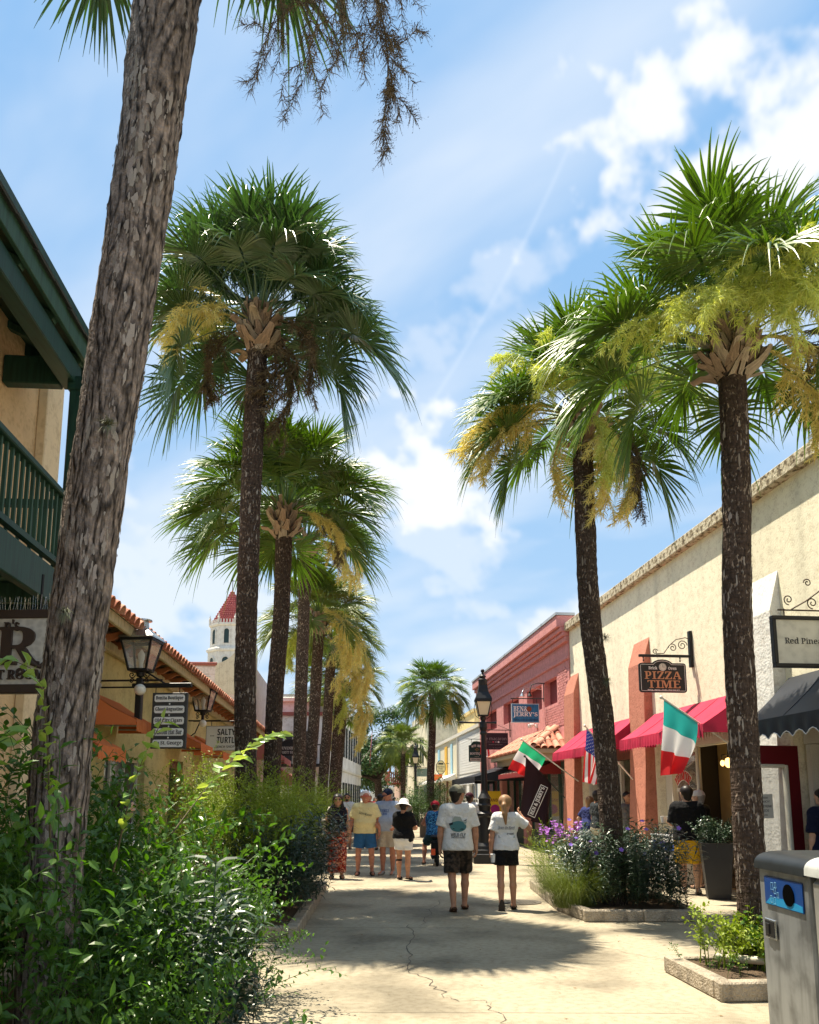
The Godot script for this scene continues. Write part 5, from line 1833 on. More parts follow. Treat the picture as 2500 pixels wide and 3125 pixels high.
	obj("chimney_cap", slab(-0.21, 0.21, 1.55, 1.66, -0.21, 0.21, 0.03), M("red_paint"), cy)
	# large white house with black shutters
	var wins := []
	for i in 6:
		wins.append([1.2 + i * 3.0, 2.2 + i * 3.0, 3.9, 5.6])
		wins.append([1.2 + i * 3.0, 2.2 + i * 3.0, 0.7, 2.5])
	var b5 := house("white_shuttered_house", "large white two storey house with black shutters on the left", Transform3D(Basis(Vector3.UP, deg_to_rad(88.5)), Vector3(-3.85, 0, -38.0)), 0.0, 18.4, 6.35, 6.5, white, wins, wp, glass, shut, M("grey_roof"))
	obj("cornice", slab(-0.1, 18.6, 6.12, 6.34, 0.003, 0.35, 0.03), wp, b5)
	obj("cornice", slab(-0.35, -0.003, 6.12, 6.34, -6.6, 0.003, 0.03), wp, b5)
	obj("belt_course", slab(0.0, 18.4, 3.1, 3.22, 0.003, 0.06), wp, b5)
	var pl := thing("flag", "small striped flag at the far corner of the white shuttered house", "flag", mv(-3.15, 4.3, -56.2))
	g = Geo.new()
	g.rod(Vector3(-0.3, -0.2, 0), Vector3(0.55, 0.9, 0), 0.025, 5)
	obj("pole", g, wp, pl)
	flag_cloth(pl, Vector3(0.55, 0.88, 0), Vector3(0.0, 0.3, 0), 1.2, 1.3, 3)
	# church tower
	var ct := thing("church_tower", "white octagonal church bell tower with red tiled spire far behind the palms", "tower", mv(-20.3, 0, -90.0, PI / 8))
	var lime := M("tower_white", Vector3(0.68, 0.66, 0.60), 0.85, {"tex": T.stucco, "scale": 0.25, "over": T.drip, "over_scale": Vector3(0.2, 0.05, 0.2)})
	g = Geo.new()
	g.lathe(Vector3.ZERO, [Vector2(2.75, 0), Vector2(2.75, 15.2), Vector2(2.5, 15.3), Vector2(2.5, 17.85)], 8)
	g.lathe(Vector3.ZERO, [Vector2(2.4, 18.3), Vector2(2.3, 18.4), Vector2(2.3, 20.8)], 8)
	obj("shaft", g, lime, ct)
	g = Geo.new()
	g.lathe(Vector3.ZERO, [Vector2(2.55, 17.8), Vector2(2.7, 17.9), Vector2(2.7, 18.12), Vector2(2.5, 18.2), Vector2(2.45, 18.35)], 8)
	g.lathe(Vector3.ZERO, [Vector2(2.35, 20.7), Vector2(2.5, 20.85), Vector2(2.5, 21.05), Vector2(2.2, 21.06)], 8)
	obj("cornice", g, lime, ct)
	g = Geo.new()
	for i in 8:
		var a := TAU * (i + 0.5) / 8.0
		for c in 5:
			var p := Vector3(sin(a), 0, cos(a)) * 2.22 + Vector3(cos(a), 0, -sin(a)) * (c - 2) * 0.34
			g.box(p + Vector3(0, 21.25, 0), Vector3(0.12, 0.4, 0.12))
		var v := Vector3(sin(a - PI / 8), 0, cos(a - PI / 8)) * 2.4
		g.lathe(v, [Vector2(0.12, 21.06), Vector2(0.12, 21.6), Vector2(0.16, 21.65), Vector2(0.10, 21.75), Vector2(0.02, 22.1)], 6)
	obj("balustrade", g, lime, ct)
	var hol := M("tower_louvre", Vector3(0.02, 0.045, 0.05), 0.7)
	for i in 8:
		for lv in [[18.75, 0.34, 1.35], [16.05, 0.42, 0.75]]:
			var arch := PackedVector2Array([Vector2(-lv[1], 0), Vector2(lv[1], 0), Vector2(lv[1], lv[2])])
			for k in 7:
				var a := k * PI / 6.0
				arch.append(Vector2(cos(a) * lv[1], lv[2] + sin(a) * lv[1]))
			g = Geo.new()
			g.prism(arch, 0.0, 0.03)
			var fr := Geo.new()
			for k in range(2, arch.size() - 1):
				fr.beam(Vector3(arch[k].x, arch[k].y, 0.04), Vector3(arch[k + 1].x, arch[k + 1].y, 0.04), 0.12, 0.12)
			for sg in [-1.0, 1.0]:
				fr.box(Vector3(sg * lv[1], lv[2] / 2, 0.04), Vector3(0.12, lv[2], 0.12))
			var ap: float = (2.3 if lv[0] > 18 else 2.5) * cos(PI / 8) + 0.004
			var x := Transform3D(Basis(Vector3.UP, TAU * (i + 0.5) / 8.0), Vector3.ZERO) * mv(0, lv[0], ap)
			var o := obj("belfry_opening", g, hol, ct, x)
			obj("arch_surround", fr, lime, o)
	g = Geo.new()
	g.lathe(Vector3.ZERO, [Vector2(2.12, 21.1), Vector2(2.0, 21.5), Vector2(0.03, 25.3)], 8)
	obj("spire", g, M("spire_tile", Vector3(0.36, 0.075, 0.075), 0.75), ct)
	g = Geo.new()
	for j in 13:
		var t := j / 13.0
		var r := lerpf(2.02, 0.05, t)
		var y := lerpf(21.5, 25.25, t)
		for i in 8:
			var a0 := TAU * i / 8.0
			var a1 := TAU * (i + 1) / 8.0
			var p0 := Vector3(cos(a0), 0, sin(a0)) * r
			var p1 := Vector3(cos(a1), 0, sin(a1)) * r
			var n := maxi(2, int(r * 4.0))
			for k in n:
				var p := p0.lerp(p1, (k + 0.5) / n)
				g.box(Vector3(p.x * 1.01, y, p.z * 1.01), Vector3(0.16, 0.22, 0.16), 0.03)
	stuff(obj("spire_tiles", g, M("spire_tile2", Vector3(0.34, 0.085, 0.08), 0.7), ct))
	g = Geo.new()
	g.rod(Vector3(0, 25.2, 0), Vector3(0, 26.8, 0), 0.04, 6)
	g.box(Vector3(0, 26.4, 0), Vector3(0.5, 0.06, 0.06))
	obj("cross", g, M("black_metal"), ct)
	# trees at the end of the street
	var bark := M("bark_dark")
	for e in [["large dense green oak at the end of the street beyond the white shuttered house", Vector3(-2.5, 0, -64), 2.8, 10.0, 21], ["dark oak behind the small far palm at the street end", Vector3(0.2, 0, -72), 2.3, 7.4, 22], ["farthest oak low behind the palm trunks by the shuttered house", Vector3(-6.0, 0, -80), 3.2, 8.2, 23]]:
		oak(e[0], e[1], e[2], e[3], e[4], bark)

func oak(label: String, at: Vector3, r: float, h: float, sd: int, bark: Material) -> void:
	var t := thing("oak_tree", label, "tree", Transform3D(Basis.IDENTITY, at), "oaks at the street end")
	rng.seed = sd
	var g := Geo.new()
	g.tube(PackedVector3Array([Vector3.ZERO, Vector3(0.1, 1.6, 0), Vector3(0, 3.2, 0.1)]), PackedFloat32Array([0.42, 0.33, 0.26]), 9)
	obj("trunk", g, bark, t)
	var blobs := []
	for i in 26:
		var a := rr(0, TAU)
		var q := sqrt(rng.randf()) * r * 0.95
		var y := rr(2.6, h - 0.9)
		var k := 1.0 - 0.45 * pow((y - h * 0.45) / (h * 0.55), 2.0)
		var c := Vector3(cos(a) * q * k, y, sin(a) * q * k)
		blobs.append([c, rr(0.8, 1.25)])
		if i < 11:
			g = Geo.new()
			g.tube(PackedVector3Array([Vector3(0, 2.6 + i * 0.1, 0.05), Vector3(c.x * 0.5, lerpf(3.0, c.y, 0.6), c.z * 0.5), c]), PackedFloat32Array([0.15, 0.10, 0.03]), 5)
			obj("limb", g, bark, t)
	g = Geo.new()
	g.tinted = true
	for bl in blobs:
		var tone := rr(0.65, 1.25)
		for k in 620:
			var d := Vector3(rng.randfn(), rng.randfn() * 0.8, rng.randfn()).normalized()
			var p: Vector3 = bl[0] + d * bl[1] * pow(rng.randf(), 0.35) * Vector3(1.15, 0.85, 1.15)
			var nn := (d + Vector3(rr(-1, 1), rr(-0.2, 1.4), rr(-1, 1))).normalized()
			var x := nn.cross(Vector3(rr(-1, 1), rr(-1, 1), rr(-1, 1))).normalized()
			var y := nn.cross(x)
			var s := rr(0.07, 0.13)
			g.col = Color(tone * rr(0.7, 1.4), tone * rr(0.8, 1.25), tone * rr(0.6, 1.1))
			g.quad(p - x * s, p - y * s * 0.6, p + x * s, p + y * s * 0.6)
	stuff(obj("crown", g, M("oak_leaf", Vector3(0.055, 0.11, 0.030), 0.5, {"vc": 1, "back": Vector3(0.10, 0.18, 0.03)}), t))
# ---------------------------------------------------------------- flags, signs, lamps, bin, planters
func flag_cloth(parent: Node, tip: Vector3, along: Vector3, hoist: float, fly: float, kind: int, hang := Vector3(-0.12, -1, 0.0), gather := 0.55) -> void:
	var red := M("flag_red", Vector3(0.55, 0.02, 0.025), 0.8, {"back": Vector3(0.5, 0.02, 0.02)})
	var wh := M("flag_white", Vector3(0.75, 0.75, 0.74), 0.8, {"back": Vector3(0.5, 0.5, 0.5)})
	var gn := M("flag_green", Vector3(0.02, 0.36, 0.16), 0.8, {"back": Vector3(0.02, 0.4, 0.18)})
	var tl := M("flag_teal", Vector3(0.015, 0.30, 0.28), 0.8, {"back": Vector3(0.02, 0.34, 0.32)})
	var bl := M("flag_blue", Vector3(0.015, 0.03, 0.16), 0.8, {"back": Vector3(0.02, 0.04, 0.2)})
	var br := M("flag_brown", Vector3(0.022, 0.008, 0.012), 0.8)
	var al := along.normalized()
	var side := al.cross(hang).normalized()
	var at := func(u: float, v: float) -> Vector3:
		var g := 1.0 - gather * v * v
		var fold := sin(u * 13.0 + v * 2.0) * 0.07 * v + sin(u * 5.0 + 1.0) * 0.06 * v
		return tip + al * hoist * u * g + hang.normalized() * fly * v * (1.0 - 0.10 * u * v) + side * fold * 1.3
	var strip := func(u0: float, u1: float, v0: float, v1: float, nu: int, nv: int) -> Geo:
		var g := Geo.new()
		var rows := []
		for j in nv + 1:
			var row := PackedVector3Array()
			for i in nu + 1:
				row.append(at.call(lerpf(u0, u1, float(i) / nu), lerpf(v0, v1, float(j) / nv)))
			rows.append(row)
		g.sheet(rows)
		return g
	if kind < 2:
		for k in 3:
			obj(["green_band", "white_band", "red_band"][k], strip.call(0.0, 1.0, k / 3.0, (k + 1) / 3.0, 22, 8), [tl if kind == 0 else gn, wh, red][k], parent)
	elif kind == 2:
		obj("cloth", strip.call(0.0, 1.0, 0.0, 1.0, 24, 20), br, parent)
	else:
		for k in 13:
			obj("stripe", strip.call(k / 13.0, (k + 1) / 13.0, 0.4 if k < 7 else 0.0, 1.0, 2, 14), wh if k % 2 else red, parent)
		obj("canton", strip.call(0.0, 7.0 / 13.0, 0.0, 0.4, 12, 8), bl, parent)
		var st := Geo.new()
		for i in 9:
			for j in 11:
				if (i + j) % 2:
					continue
				var p: Vector3 = at.call((i + 1) / 10.0 * 7.0 / 13.0, (j + 1) / 12.0 * 0.4)
				var px: Vector3 = (at.call((i + 1.2) / 10.0 * 7.0 / 13.0, (j + 1) / 12.0 * 0.4) - p).normalized() * 0.014
				var py: Vector3 = (at.call((i + 1) / 10.0 * 7.0 / 13.0, (j + 1.3) / 12.0 * 0.4) - p).normalized() * 0.014
				var nn := px.cross(py).normalized() * 0.004
				for sg in [-1.0, 1.0]:
					st.quad(p + px + nn * sg, p + py + nn * sg, p - px + nn * sg, p - py + nn * sg)
		obj("stars", st, wh, parent)

func pole_flag(label: String, base: Vector3, tip: Vector3, kind: int, hoist: float, fly: float, hang: Vector3, gather: float, pole: Material) -> Node3D:
	var f := thing("flag", label, "flag", Transform3D(Basis.IDENTITY, base))
	var g := Geo.new()
	g.rod(Vector3.ZERO, tip - base, 0.016, 8)
	g.ball(tip - base, Vector3(0.03, 0.03, 0.03), 6)
	obj("pole", g, pole, f)
	flag_cloth(f, tip - base + (base - tip).normalized() * 0.06, base - tip, hoist, fly, kind, hang, gather)
	return f

func arm_sign(called: String, label: String, at: Vector3, yaw := 0.1) -> Node3D:
	return thing(called, label, "sign", mv(at.x, at.y, at.z, yaw))

func build_signs() -> void:
	var blk := M("black_metal")
	var wht := M("white_print")
	var ink := M("ink")
	var cream := M("sign_cream", Vector3(0.66, 0.64, 0.56), 0.6, {"tex": T.mottle, "scale": 1.5})
	var gold := M("sign_tan", Vector3(0.50, 0.25, 0.13), 0.55)
	var char_ := M("sign_charcoal", Vector3(0.016, 0.016, 0.018), 0.45, {"tex": T.fine, "scale": 3.0})
	# pizza sign
	var s := arm_sign("hanging_sign", "black hanging sign with tan pizza lettering and small clock", Vector3(4.77, 3.83, -15.05))
	var p := round_rect(0.92, 0.56, 0.05)
	var top := PackedVector2Array()
	for k in 9:
		var a := PI * k / 8.0
		top.append(Vector2(cos(a) * 0.20, 0.25 + sin(a) * 0.10))
	var un := Geometry2D.merge_polygons(p, top)
	board(s, un[0], char_, wht)
	letters(s, "PIZZA", SERIF, true, 0.72, 0.145, Vector3(0, 0.045, 0.026), gold)
	letters(s, "TIME", SERIF, true, 0.64, 0.145, Vector3(0.01, -0.125, 0.026), gold)
	letters(s, "PIZZA • PASTA • SUBS • ITALIAN ICE", SANS, true, 0.62, 0.028, Vector3(0, -0.238, 0.026), wht, 0.004)
	letters(s, "Brick", SERIF, true, 0.17, 0.06, Vector3(-0.19, 0.185, 0.026), wht, 0.004)
	letters(s, "Oven", SERIF, true, 0.16, 0.055, Vector3(0.19, 0.180, 0.026), wht, 0.004)
	var g := Geo.new()
	g.lathe(Vector3.ZERO, [Vector2(0.072, 0), Vector2(0.072, 0.012), Vector2(0.001, 0.013)], 20)
	obj("clock_face", g, cream, s, Transform3D(Basis(Vector3.RIGHT, PI / 2), Vector3(0, 0.20, 0.02)))
	g = Geo.new()
	g.beam(Vector3(0, 0.20, 0.036), Vector3(0, 0.25, 0.036), 0.008, 0.003)
	g.beam(Vector3(0, 0.20, 0.036), Vector3(0.04, 0.20, 0.036), 0.008, 0.003)
	for k in 12:
		var a := TAU * k / 12
		g.box(Vector3(cos(a) * 0.06, 0.20 + sin(a) * 0.06, 0.035), Vector3(0.007, 0.007, 0.003))
	obj("clock_hands", g, ink, s)
	g = Geo.new()
	g.box(Vector3(0.08, 0.42, 0), Vector3(1.05, 0.05, 0.05), 0.006)
	g.box(Vector3(0.60, 0.56, 0), Vector3(0.10, 0.70, 0.10), 0.008)
	for x in [-0.36, 0.36]:
		for k in 3:
			g.box(Vector3(x, 0.385 - k * 0.03, 0), Vector3(0.012 if k % 2 else 0.026, 0.032, 0.026 if k % 2 else 0.012), 0.003)
	obj("bracket", g, blk, s)
	g = Geo.new()
	spiral(g, Vector3(0.42, 0.63, 0), 0.10, 1.6, 0.0, 0.009)
	spiral(g, Vector3(0.23, 0.58, 0), 0.085, 1.5, PI, 0.009, -1.0)
	spiral(g, Vector3(-0.12, 0.50, 0), 0.055, 1.3, 0.4, 0.009)
	g.tube(PackedVector3Array([Vector3(-0.10, 0.46, 0), Vector3(0.05, 0.47, 0), Vector3(0.16, 0.62, 0), Vector3(0.30, 0.74, 0), Vector3(0.48, 0.78, 0), Vector3(0.57, 0.76, 0)]), PackedFloat32Array([0.009]), 4)
	obj("scrollwork", g, M("rusty_iron", Vector3(0.07, 0.045, 0.03), 0.7), s)
	# white sign with black frame at the right edge
	s = arm_sign("hanging_sign", "white hanging sign with thick black frame and typewriter lettering at right edge", Vector3(5.54, 3.72, -11.0))
	obj("board", slab(-0.48, 0.48, -0.31, 0.31, -0.03, 0.02), cream, s)
	g = Geo.new()
	for sg in [-1.0, 1.0]:
		g.box(Vector3(0, sg * 0.335, 0), Vector3(1.06, 0.055, 0.09), 0.006)
		g.box(Vector3(sg * 0.505, 0, 0), Vector3(0.055, 0.615, 0.088), 0.006)
	obj("sign_frame", g, char_, s)
	letters(s, "Red Pineapple", SERIF, false, 0.78, 0.115, Vector3(0.03, 0.0, 0.024), ink)
	g = Geo.new()
	g.rod(Vector3(-0.42, 0.45, 0), Vector3(0.62, 0.45, 0), 0.012)
	for x in [-0.33, 0.38]:
		g.rod(Vector3(x, 0.36, 0), Vector3(x, 0.47, 0), 0.010)
	spiral(g, Vector3(-0.25, 0.60, 0), 0.075, 1.4, -PI / 2, 0.009, -1.0)
	spiral(g, Vector3(0.10, 0.56, 0), 0.085, 1.4, -PI / 2, 0.009, -1.0)
	spiral(g, Vector3(0.05, 0.85, 0), 0.06, 1.4, PI, 0.009, -1.0)
	g.tube(PackedVector3Array([Vector3(-0.22, 0.46, 0), Vector3(0.0, 0.58, 0), Vector3(0.2, 0.72, 0), Vector3(0.45, 0.95, 0)]), PackedFloat32Array([0.010]), 4)
	obj("bracket", g, M("rusty_iron"), s)
	# blue ice cream sign
	s = arm_sign("hanging_sign", "blue ice cream shop sign with white block letters on the pink building", Vector3(3.67, 4.27, -25.5))
	board(s, rect(0.90, 0.61), M("sign_pale_edge", Vector3(0.5, 0.6, 0.66), 0.5), null)
	obj("blue_panel", slab(-0.425, 0.425, -0.28, 0.28, 0.021, 0.026), M("sign_blue", Vector3(0.025, 0.19, 0.40), 0.5, {"tex": T.wood, "scale": 1.0}), s)
	letters(s, "BEN&", SERIF, true, 0.46, 0.17, Vector3(-0.155, 0.135, 0.031), wht, 0.01)
	letters(s, "JERRY'S", SERIF, true, 0.78, 0.17, Vector3(0.0, -0.055, 0.031), wht, 0.01)
	letters(s, "PEACE, LOVE & ICE CREAM", SANS, true, 0.78, 0.055, Vector3(0, -0.215, 0.031), M("navy_print", Vector3(0.01, 0.04, 0.13), 0.5))
	g = Geo.new()
	g.lathe(Vector3.ZERO, [Vector2(0.085, 0), Vector2(0.08, 0.02), Vector2(0.001, 0.024)], 14)
	obj("round_badge", g, M("badge_brown", Vector3(0.24, 0.07, 0.03), 0.5), s, Transform3D(Basis(Vector3.RIGHT, PI / 2), Vector3(0.12, 0.135, 0.025)))
	g = Geo.new()
	g.rod(Vector3(-0.46, 0.47, 0), Vector3(0.66, 0.47, 0), 0.018)
	g.rod(Vector3(0.62, 0.38, 0), Vector3(0.62, 0.95, 0), 0.022)
	for x in [-0.4, 0.38]:
		g.rod(Vector3(x, 0.30, 0), Vector3(x, 0.47, 0), 0.010)
	obj("bracket", g, blk, s)
	for k in 2:
		g = Geo.new()
		var x := -0.12 + k * 0.24
		g.tube(PackedVector3Array([Vector3(0.75, 0.80 + k * 0.15, -0.3 + 0.3 * k), Vector3(x + 0.3, 0.82 + k * 0.14, -0.1 + 0.2 * k), Vector3(x + 0.08, 0.78 + k * 0.12, 0.1), Vector3(x, 0.66, 0.16)]), PackedFloat32Array([0.016]), 6)
		g.lathe(Vector3(x, 0.52, 0.16), [Vector2(0.085, 0), Vector2(0.06, 0.05), Vector2(0.035, 0.09), Vector2(0.03, 0.15)], 10)
		obj("gooseneck_lamp", g, M("chrome") if k == 0 else blk, s)
	# dark pastry sign
	s = arm_sign("hanging_sign", "dark plum hanging sign with thin grey lettering and three dots behind lamp post", Vector3(3.21, 3.72, -30.2))
	board(s, rect(0.95, 0.62), M("sign_plum", Vector3(0.018, 0.010, 0.020), 0.5), null)
	letters(s, "le macaron", SANS, false, 0.82, 0.13, Vector3(0.0, 0.10, 0.024), M("grey_print", Vector3(0.22, 0.2, 0.22), 0.5))
	obj("rule", slab(-0.42, 0.42, -0.035, -0.028, 0.02, 0.026), M("grey_print"), s)
	for k in 3:
		g = Geo.new()
		g.lathe(Vector3.ZERO, [Vector2(0.035, 0), Vector2(0.03, 0.012), Vector2(0.001, 0.013)], 12)
		obj("dot", g, [M("dot_red", Vector3(0.35, 0.02, 0.05), 0.5), M("grey_print"), wht][k], s, Transform3D(Basis(Vector3.RIGHT, PI / 2), Vector3(-0.09 + k * 0.10, -0.03, 0.024)))
	letters(s, "French pastries", SANS, false, 0.5, 0.05, Vector3(0, -0.13, 0.024), M("grey_print"))
	letters(s, "St. Augustine", SANS, false, 0.3, 0.035, Vector3(0.05, -0.25, 0.024), M("grey_print"))
	g = Geo.new()
	g.rod(Vector3(-0.5, 0.42, 0), Vector3(0.6, 0.42, 0), 0.018)
	g.rod(Vector3(0.56, 0.15, 0), Vector3(0.56, 0.75, 0), 0.02)
	g.rod(Vector3(0.1, 0.60, 0), Vector3(0.56, 0.42, 0), 0.008)
	for x in [-0.4, 0.4]:
		g.rod(Vector3(x, 0.30, 0), Vector3(x, 0.42, 0), 0.010)
	obj("bracket", g, blk, s)
	# green boutique sign
	s = arm_sign("hanging_sign", "dark green arched boutique sign left of the near lamp post", Vector3(2.99, 3.67, -36.0))
	p = PackedVector2Array([Vector2(-0.36, -0.44), Vector2(0.36, -0.44), Vector2(0.36, 0.28)])
	for k in 7:
		var a := PI * k / 6.0
		p.append(Vector2(cos(a) * 0.27, 0.30 + sin(a) * 0.17))
	p.append(Vector2(-0.36, 0.28))
	board(s, p, M("sign_green", Vector3(0.008, 0.05, 0.045), 0.5), null)
	obj("lettering", arc_text("ARTSY ABODE", SANS, 0.40, 1.3, 0.10, 0.7), wht, s, Transform3D(Basis.IDENTITY, Vector3(0, -0.01, 0.024)))
	letters(s, "BOUTIQUE", SERIF, true, 0.62, 0.13, Vector3(0, -0.10, 0.024), wht)
	letters(s, "Jewelry", SERIF, false, 0.2, 0.045, Vector3(0, -0.22, 0.024), cream)
	obj("plaque", slab(-0.31, 0.31, -0.40, -0.28, 0.02, 0.03), cream, s)
	letters(s, "HANDCRAFTED", SANS, true, 0.5, 0.05, Vector3(0, -0.34, 0.033), ink)
	g = Geo.new()
	for k in 8:
		var a := TAU * k / 8
		g.tri(Vector3(cos(a - 0.25) * 0.035, 0.09 + sin(a - 0.25) * 0.035, 0.026), Vector3(cos(a) * (0.12 if k % 2 == 0 else 0.08), 0.09 + sin(a) * (0.12 if k % 2 == 0 else 0.08), 0.026), Vector3(cos(a + 0.25) * 0.035, 0.09 + sin(a + 0.25) * 0.035, 0.026))
	obj("star_emblem", g, M("gold_print", Vector3(0.5, 0.32, 0.06), 0.5), s)
	g = Geo.new()
	g.rod(Vector3(-0.48, 0.56, 0), Vector3(0.62, 0.56, 0), 0.016)
	for x in [-0.24, 0.24]:
		g.rod(Vector3(x, 0.40, 0), Vector3(x, 0.56, 0), 0.010)
	obj("bracket", g, blk, s)
	# far small signs
	s = arm_sign("hanging_sign", "cream octagonal sign with dark rim right of the centre palm", Vector3(1.77, 3.37, -46.0))
	p = PackedVector2Array()
	for k in 8:
		var a := PI / 8 + TAU * k / 8
		p.append(Vector2(cos(a) * 0.29, sin(a) * 0.42))
	var p2 := Geometry2D.offset_polygon(p, -0.035)
	board(s, p, ink, null)
	g = Geo.new()
	g.prism(p2[0], 0.02, 0.03)
	obj("cream_panel", g, M("sign_buff", Vector3(0.66, 0.56, 0.30), 0.6), s)
	letters(s, "Chocolates", SERIF, true, 0.40, 0.08, Vector3(0, 0.04, 0.033), ink)
	letters(s, "Fudge", SERIF, true, 0.24, 0.08, Vector3(0, -0.08, 0.033), ink)
	letters(s, "Ice Cream", SERIF, true, 0.34, 0.07, Vector3(0, -0.20, 0.033), ink)
	obj("cake_emblem", slab(-0.14, 0.14, 0.16, 0.25, 0.03, 0.036, 0.002), ink, s)
	g = Geo.new()
	g.rod(Vector3(-0.75, 0.30, 0), Vector3(-0.29, 0.30, 0), 0.015)
	g.rod(Vector3(0.28, 0.22, 0), Vector3(0.75, 0.22, 0), 0.015)
	obj("bracket", g, blk, s)
	s = arm_sign("hanging_sign", "small orange sign below the cream octagonal sign", Vector3(1.57, 2.80, -46.0))
	board(s, round_rect(0.58, 0.36, 0.06), M("sign_orange", Vector3(0.75, 0.15, 0.03), 0.5), null)
	letters(s, "Gallery", SERIF, true, 0.4, 0.11, Vector3(0, 0.02, 0.024), M("gold_print"))
	g = Geo.new()
	g.rod(Vector3(-0.1, 0.18, 0), Vector3(-0.1, 0.25, 0), 0.012)
	g.rod(Vector3(0.1, 0.18, 0), Vector3(0.1, 0.25, 0), 0.012)
	obj("bracket", g, blk, s)
	s = arm_sign("hanging_sign", "pale blue sign between the far lamp post and the centre palm", Vector3(0.87, 3.42, -56.0))
	board(s, rect(0.75, 0.55), M("sign_pale_blue", Vector3(0.36, 0.52, 0.54), 0.5), null)
	letters(s, "C", SERIF, true, 0.14, 0.2, Vector3(0, 0, 0.024), wht)
	g = Geo.new()
	g.rod(Vector3(-0.38, 0.34, 0), Vector3(0.6, 0.34, 0), 0.016)
	for x in [-0.25, 0.25]:
		g.rod(Vector3(x, 0.27, 0), Vector3(x, 0.34, 0), 0.010)
	obj("bracket", g, blk, s)
	# yellow banner at the pink shop door
	s = thing("shop_banner", "yellow shop poster behind the near lamp post at the pink shop front", "banner", mv(3.05, 0.55, -29.4, 0.1))
	obj("sheet", slab(-0.24, 0.24, 0.0, 1.32, -0.01, 0.01), M("banner_yellow", Vector3(0.75, 0.50, 0.03), 0.6), s)
	letters(s, "PANDO", SANS, true, 0.42, 0.11, Vector3(0, 1.0, 0.013), M("badge_brown"))
	g = Geo.new()
	g.lathe(Vector3.ZERO, [Vector2(0.17, 0), Vector2(0.001, 0.006)], 16)
	obj("round_print", g, M("magenta_print", Vector3(0.35, 0.02, 0.2), 0.5), s, Transform3D(Basis(Vector3.RIGHT, PI / 2), Vector3(0.02, 0.68, 0.011)))
	obj("lower_print", slab(-0.2, 0.2, 0.08, 0.42, 0.0102, 0.013), M("pale_print", Vector3(0.55, 0.6, 0.65), 0.5), s)
	g = Geo.new()
	g.rod(Vector3(-0.2, -0.55, 0), Vector3(-0.2, 0.0, 0), 0.012)
	g.rod(Vector3(0.2, -0.55, 0), Vector3(0.2, 0.0, 0), 0.012)
	obj("stand", g, blk, s)
	# ---- left side
	s = thing("hanging_sign", "large cream wallpaper patterned sign with curly black R behind the leaning palm", "sign", mv(-3.20, 2.70, -6.2, -0.06))
	var brn := M("sign_brown", Vector3(0.055, 0.038, 0.03), 0.5)
	var pat := noise_img(256, 256, 0.03, 91, 1, FastNoiseLite.TYPE_CELLULAR)
	obj("board", slab(-0.52, 0.42, -0.26, 0.26, -0.03, 0.02), M("sign_wallpaper", Vector3(0.62, 0.60, 0.54), 0.6, {"tex": ramp(pat, [[0.2, gray(0.8)], [0.6, gray(1.0)]]), "scale": 3.0}), s)
	for y in [-0.295, 0.295]:
		obj("rail", slab(-0.54, 0.44, y - 0.035, y + 0.035, -0.045, 0.035, 0.006), brn, s)
	letters(s, "R", SERIF, true, 0.36, 0.30, Vector3(0.16, 0.04, 0.03), brn, 0.03)
	g = Geo.new()
	g.tube(PackedVector3Array([Vector3(0.22, 0.0, 0.03), Vector3(0.28, -0.09, 0.035), Vector3(0.35, -0.125, 0.03), Vector3(0.41, -0.06, 0.03)]), PackedFloat32Array([0.026, 0.026, 0.02, 0.006]), 6)
	spiral(g, Vector3(0.19, -0.17, 0.03), 0.035, 1.0, 0.0, 0.012)
	obj("flourish", g, brn, s)
	letters(s, "n's", SERIF, true, 0.12, 0.09, Vector3(0.10, 0.205, 0.03), brn, 0.02)
	letters(s, "LT ROOM", SERIF, true, 0.44, 0.075, Vector3(0.17, -0.185, 0.03), brn, 0.02)
	g = Geo.new()
	for i in 46:
		var x := -0.5 + i * 0.02
		g.rod(Vector3(x, 0.33, 0), Vector3(x + (rr(-0.02, 0.02)), 0.33 + rr(0.09, 0.13), rr(-0.03, 0.03)), 0.0016, 3)
	obj("bird_spikes", g, M("chrome"), s)
	g = Geo.new()
	for x in [-0.4, 0.3]:
		g.rod(Vector3(x, 0.32, -0.01), Vector3(x, 0.62, -0.01), 0.012)
	obj("hanger", g, blk, s)
	# directory sign with five plaques
	s = thing("directory_sign", "dark hanging directory sign with five white shop name plaques under the lantern", "sign", mv(-3.13, 2.58, -10.5, -0.07))
	obj("board", slab(-0.235, 0.235, -0.365, 0.365, -0.025, 0.02, 0.006), M("sign_slate", Vector3(0.055, 0.058, 0.06), 0.5, {"tex": T.fine, "scale": 3.0}), s)
	var yy := 0.29
	for l in ["Bonita Boutique", "Ghost Augustine", "Old City Cigars", "Custom Hat Bar", "On St. George"]:
		var pq := Geo.new()
		pq.prism(PackedVector2Array([Vector2(-0.20, yy - 0.03), Vector2(-0.185, yy - 0.048), Vector2(0.185, yy - 0.048), Vector2(0.20, yy - 0.03), Vector2(0.20, yy + 0.03), Vector2(0.185, yy + 0.048), Vector2(-0.185, yy + 0.048), Vector2(-0.20, yy + 0.03)]), 0.02, 0.032)
		var pl := obj("plaque", pq, wht, s)
		obj("lettering", text_geo(l, SERIF, true, 0.365, 0.062, 0.004), ink, pl, mv(0, yy, 0.034))
		if yy > -0.2:
			g = Geo.new()
			g.ball(Vector3(0, yy - 0.073, 0.022), Vector3(0.011, 0.011, 0.008), 6)
			obj("stud", g, wht, s)
		yy -= 0.147
	g = Geo.new()
	for x in [-0.2, 0.12]:
		g.rod(Vector3(x, 0.36, 0), Vector3(x, 0.46, 0), 0.006, 4)
	obj("hanger", g, blk, s)
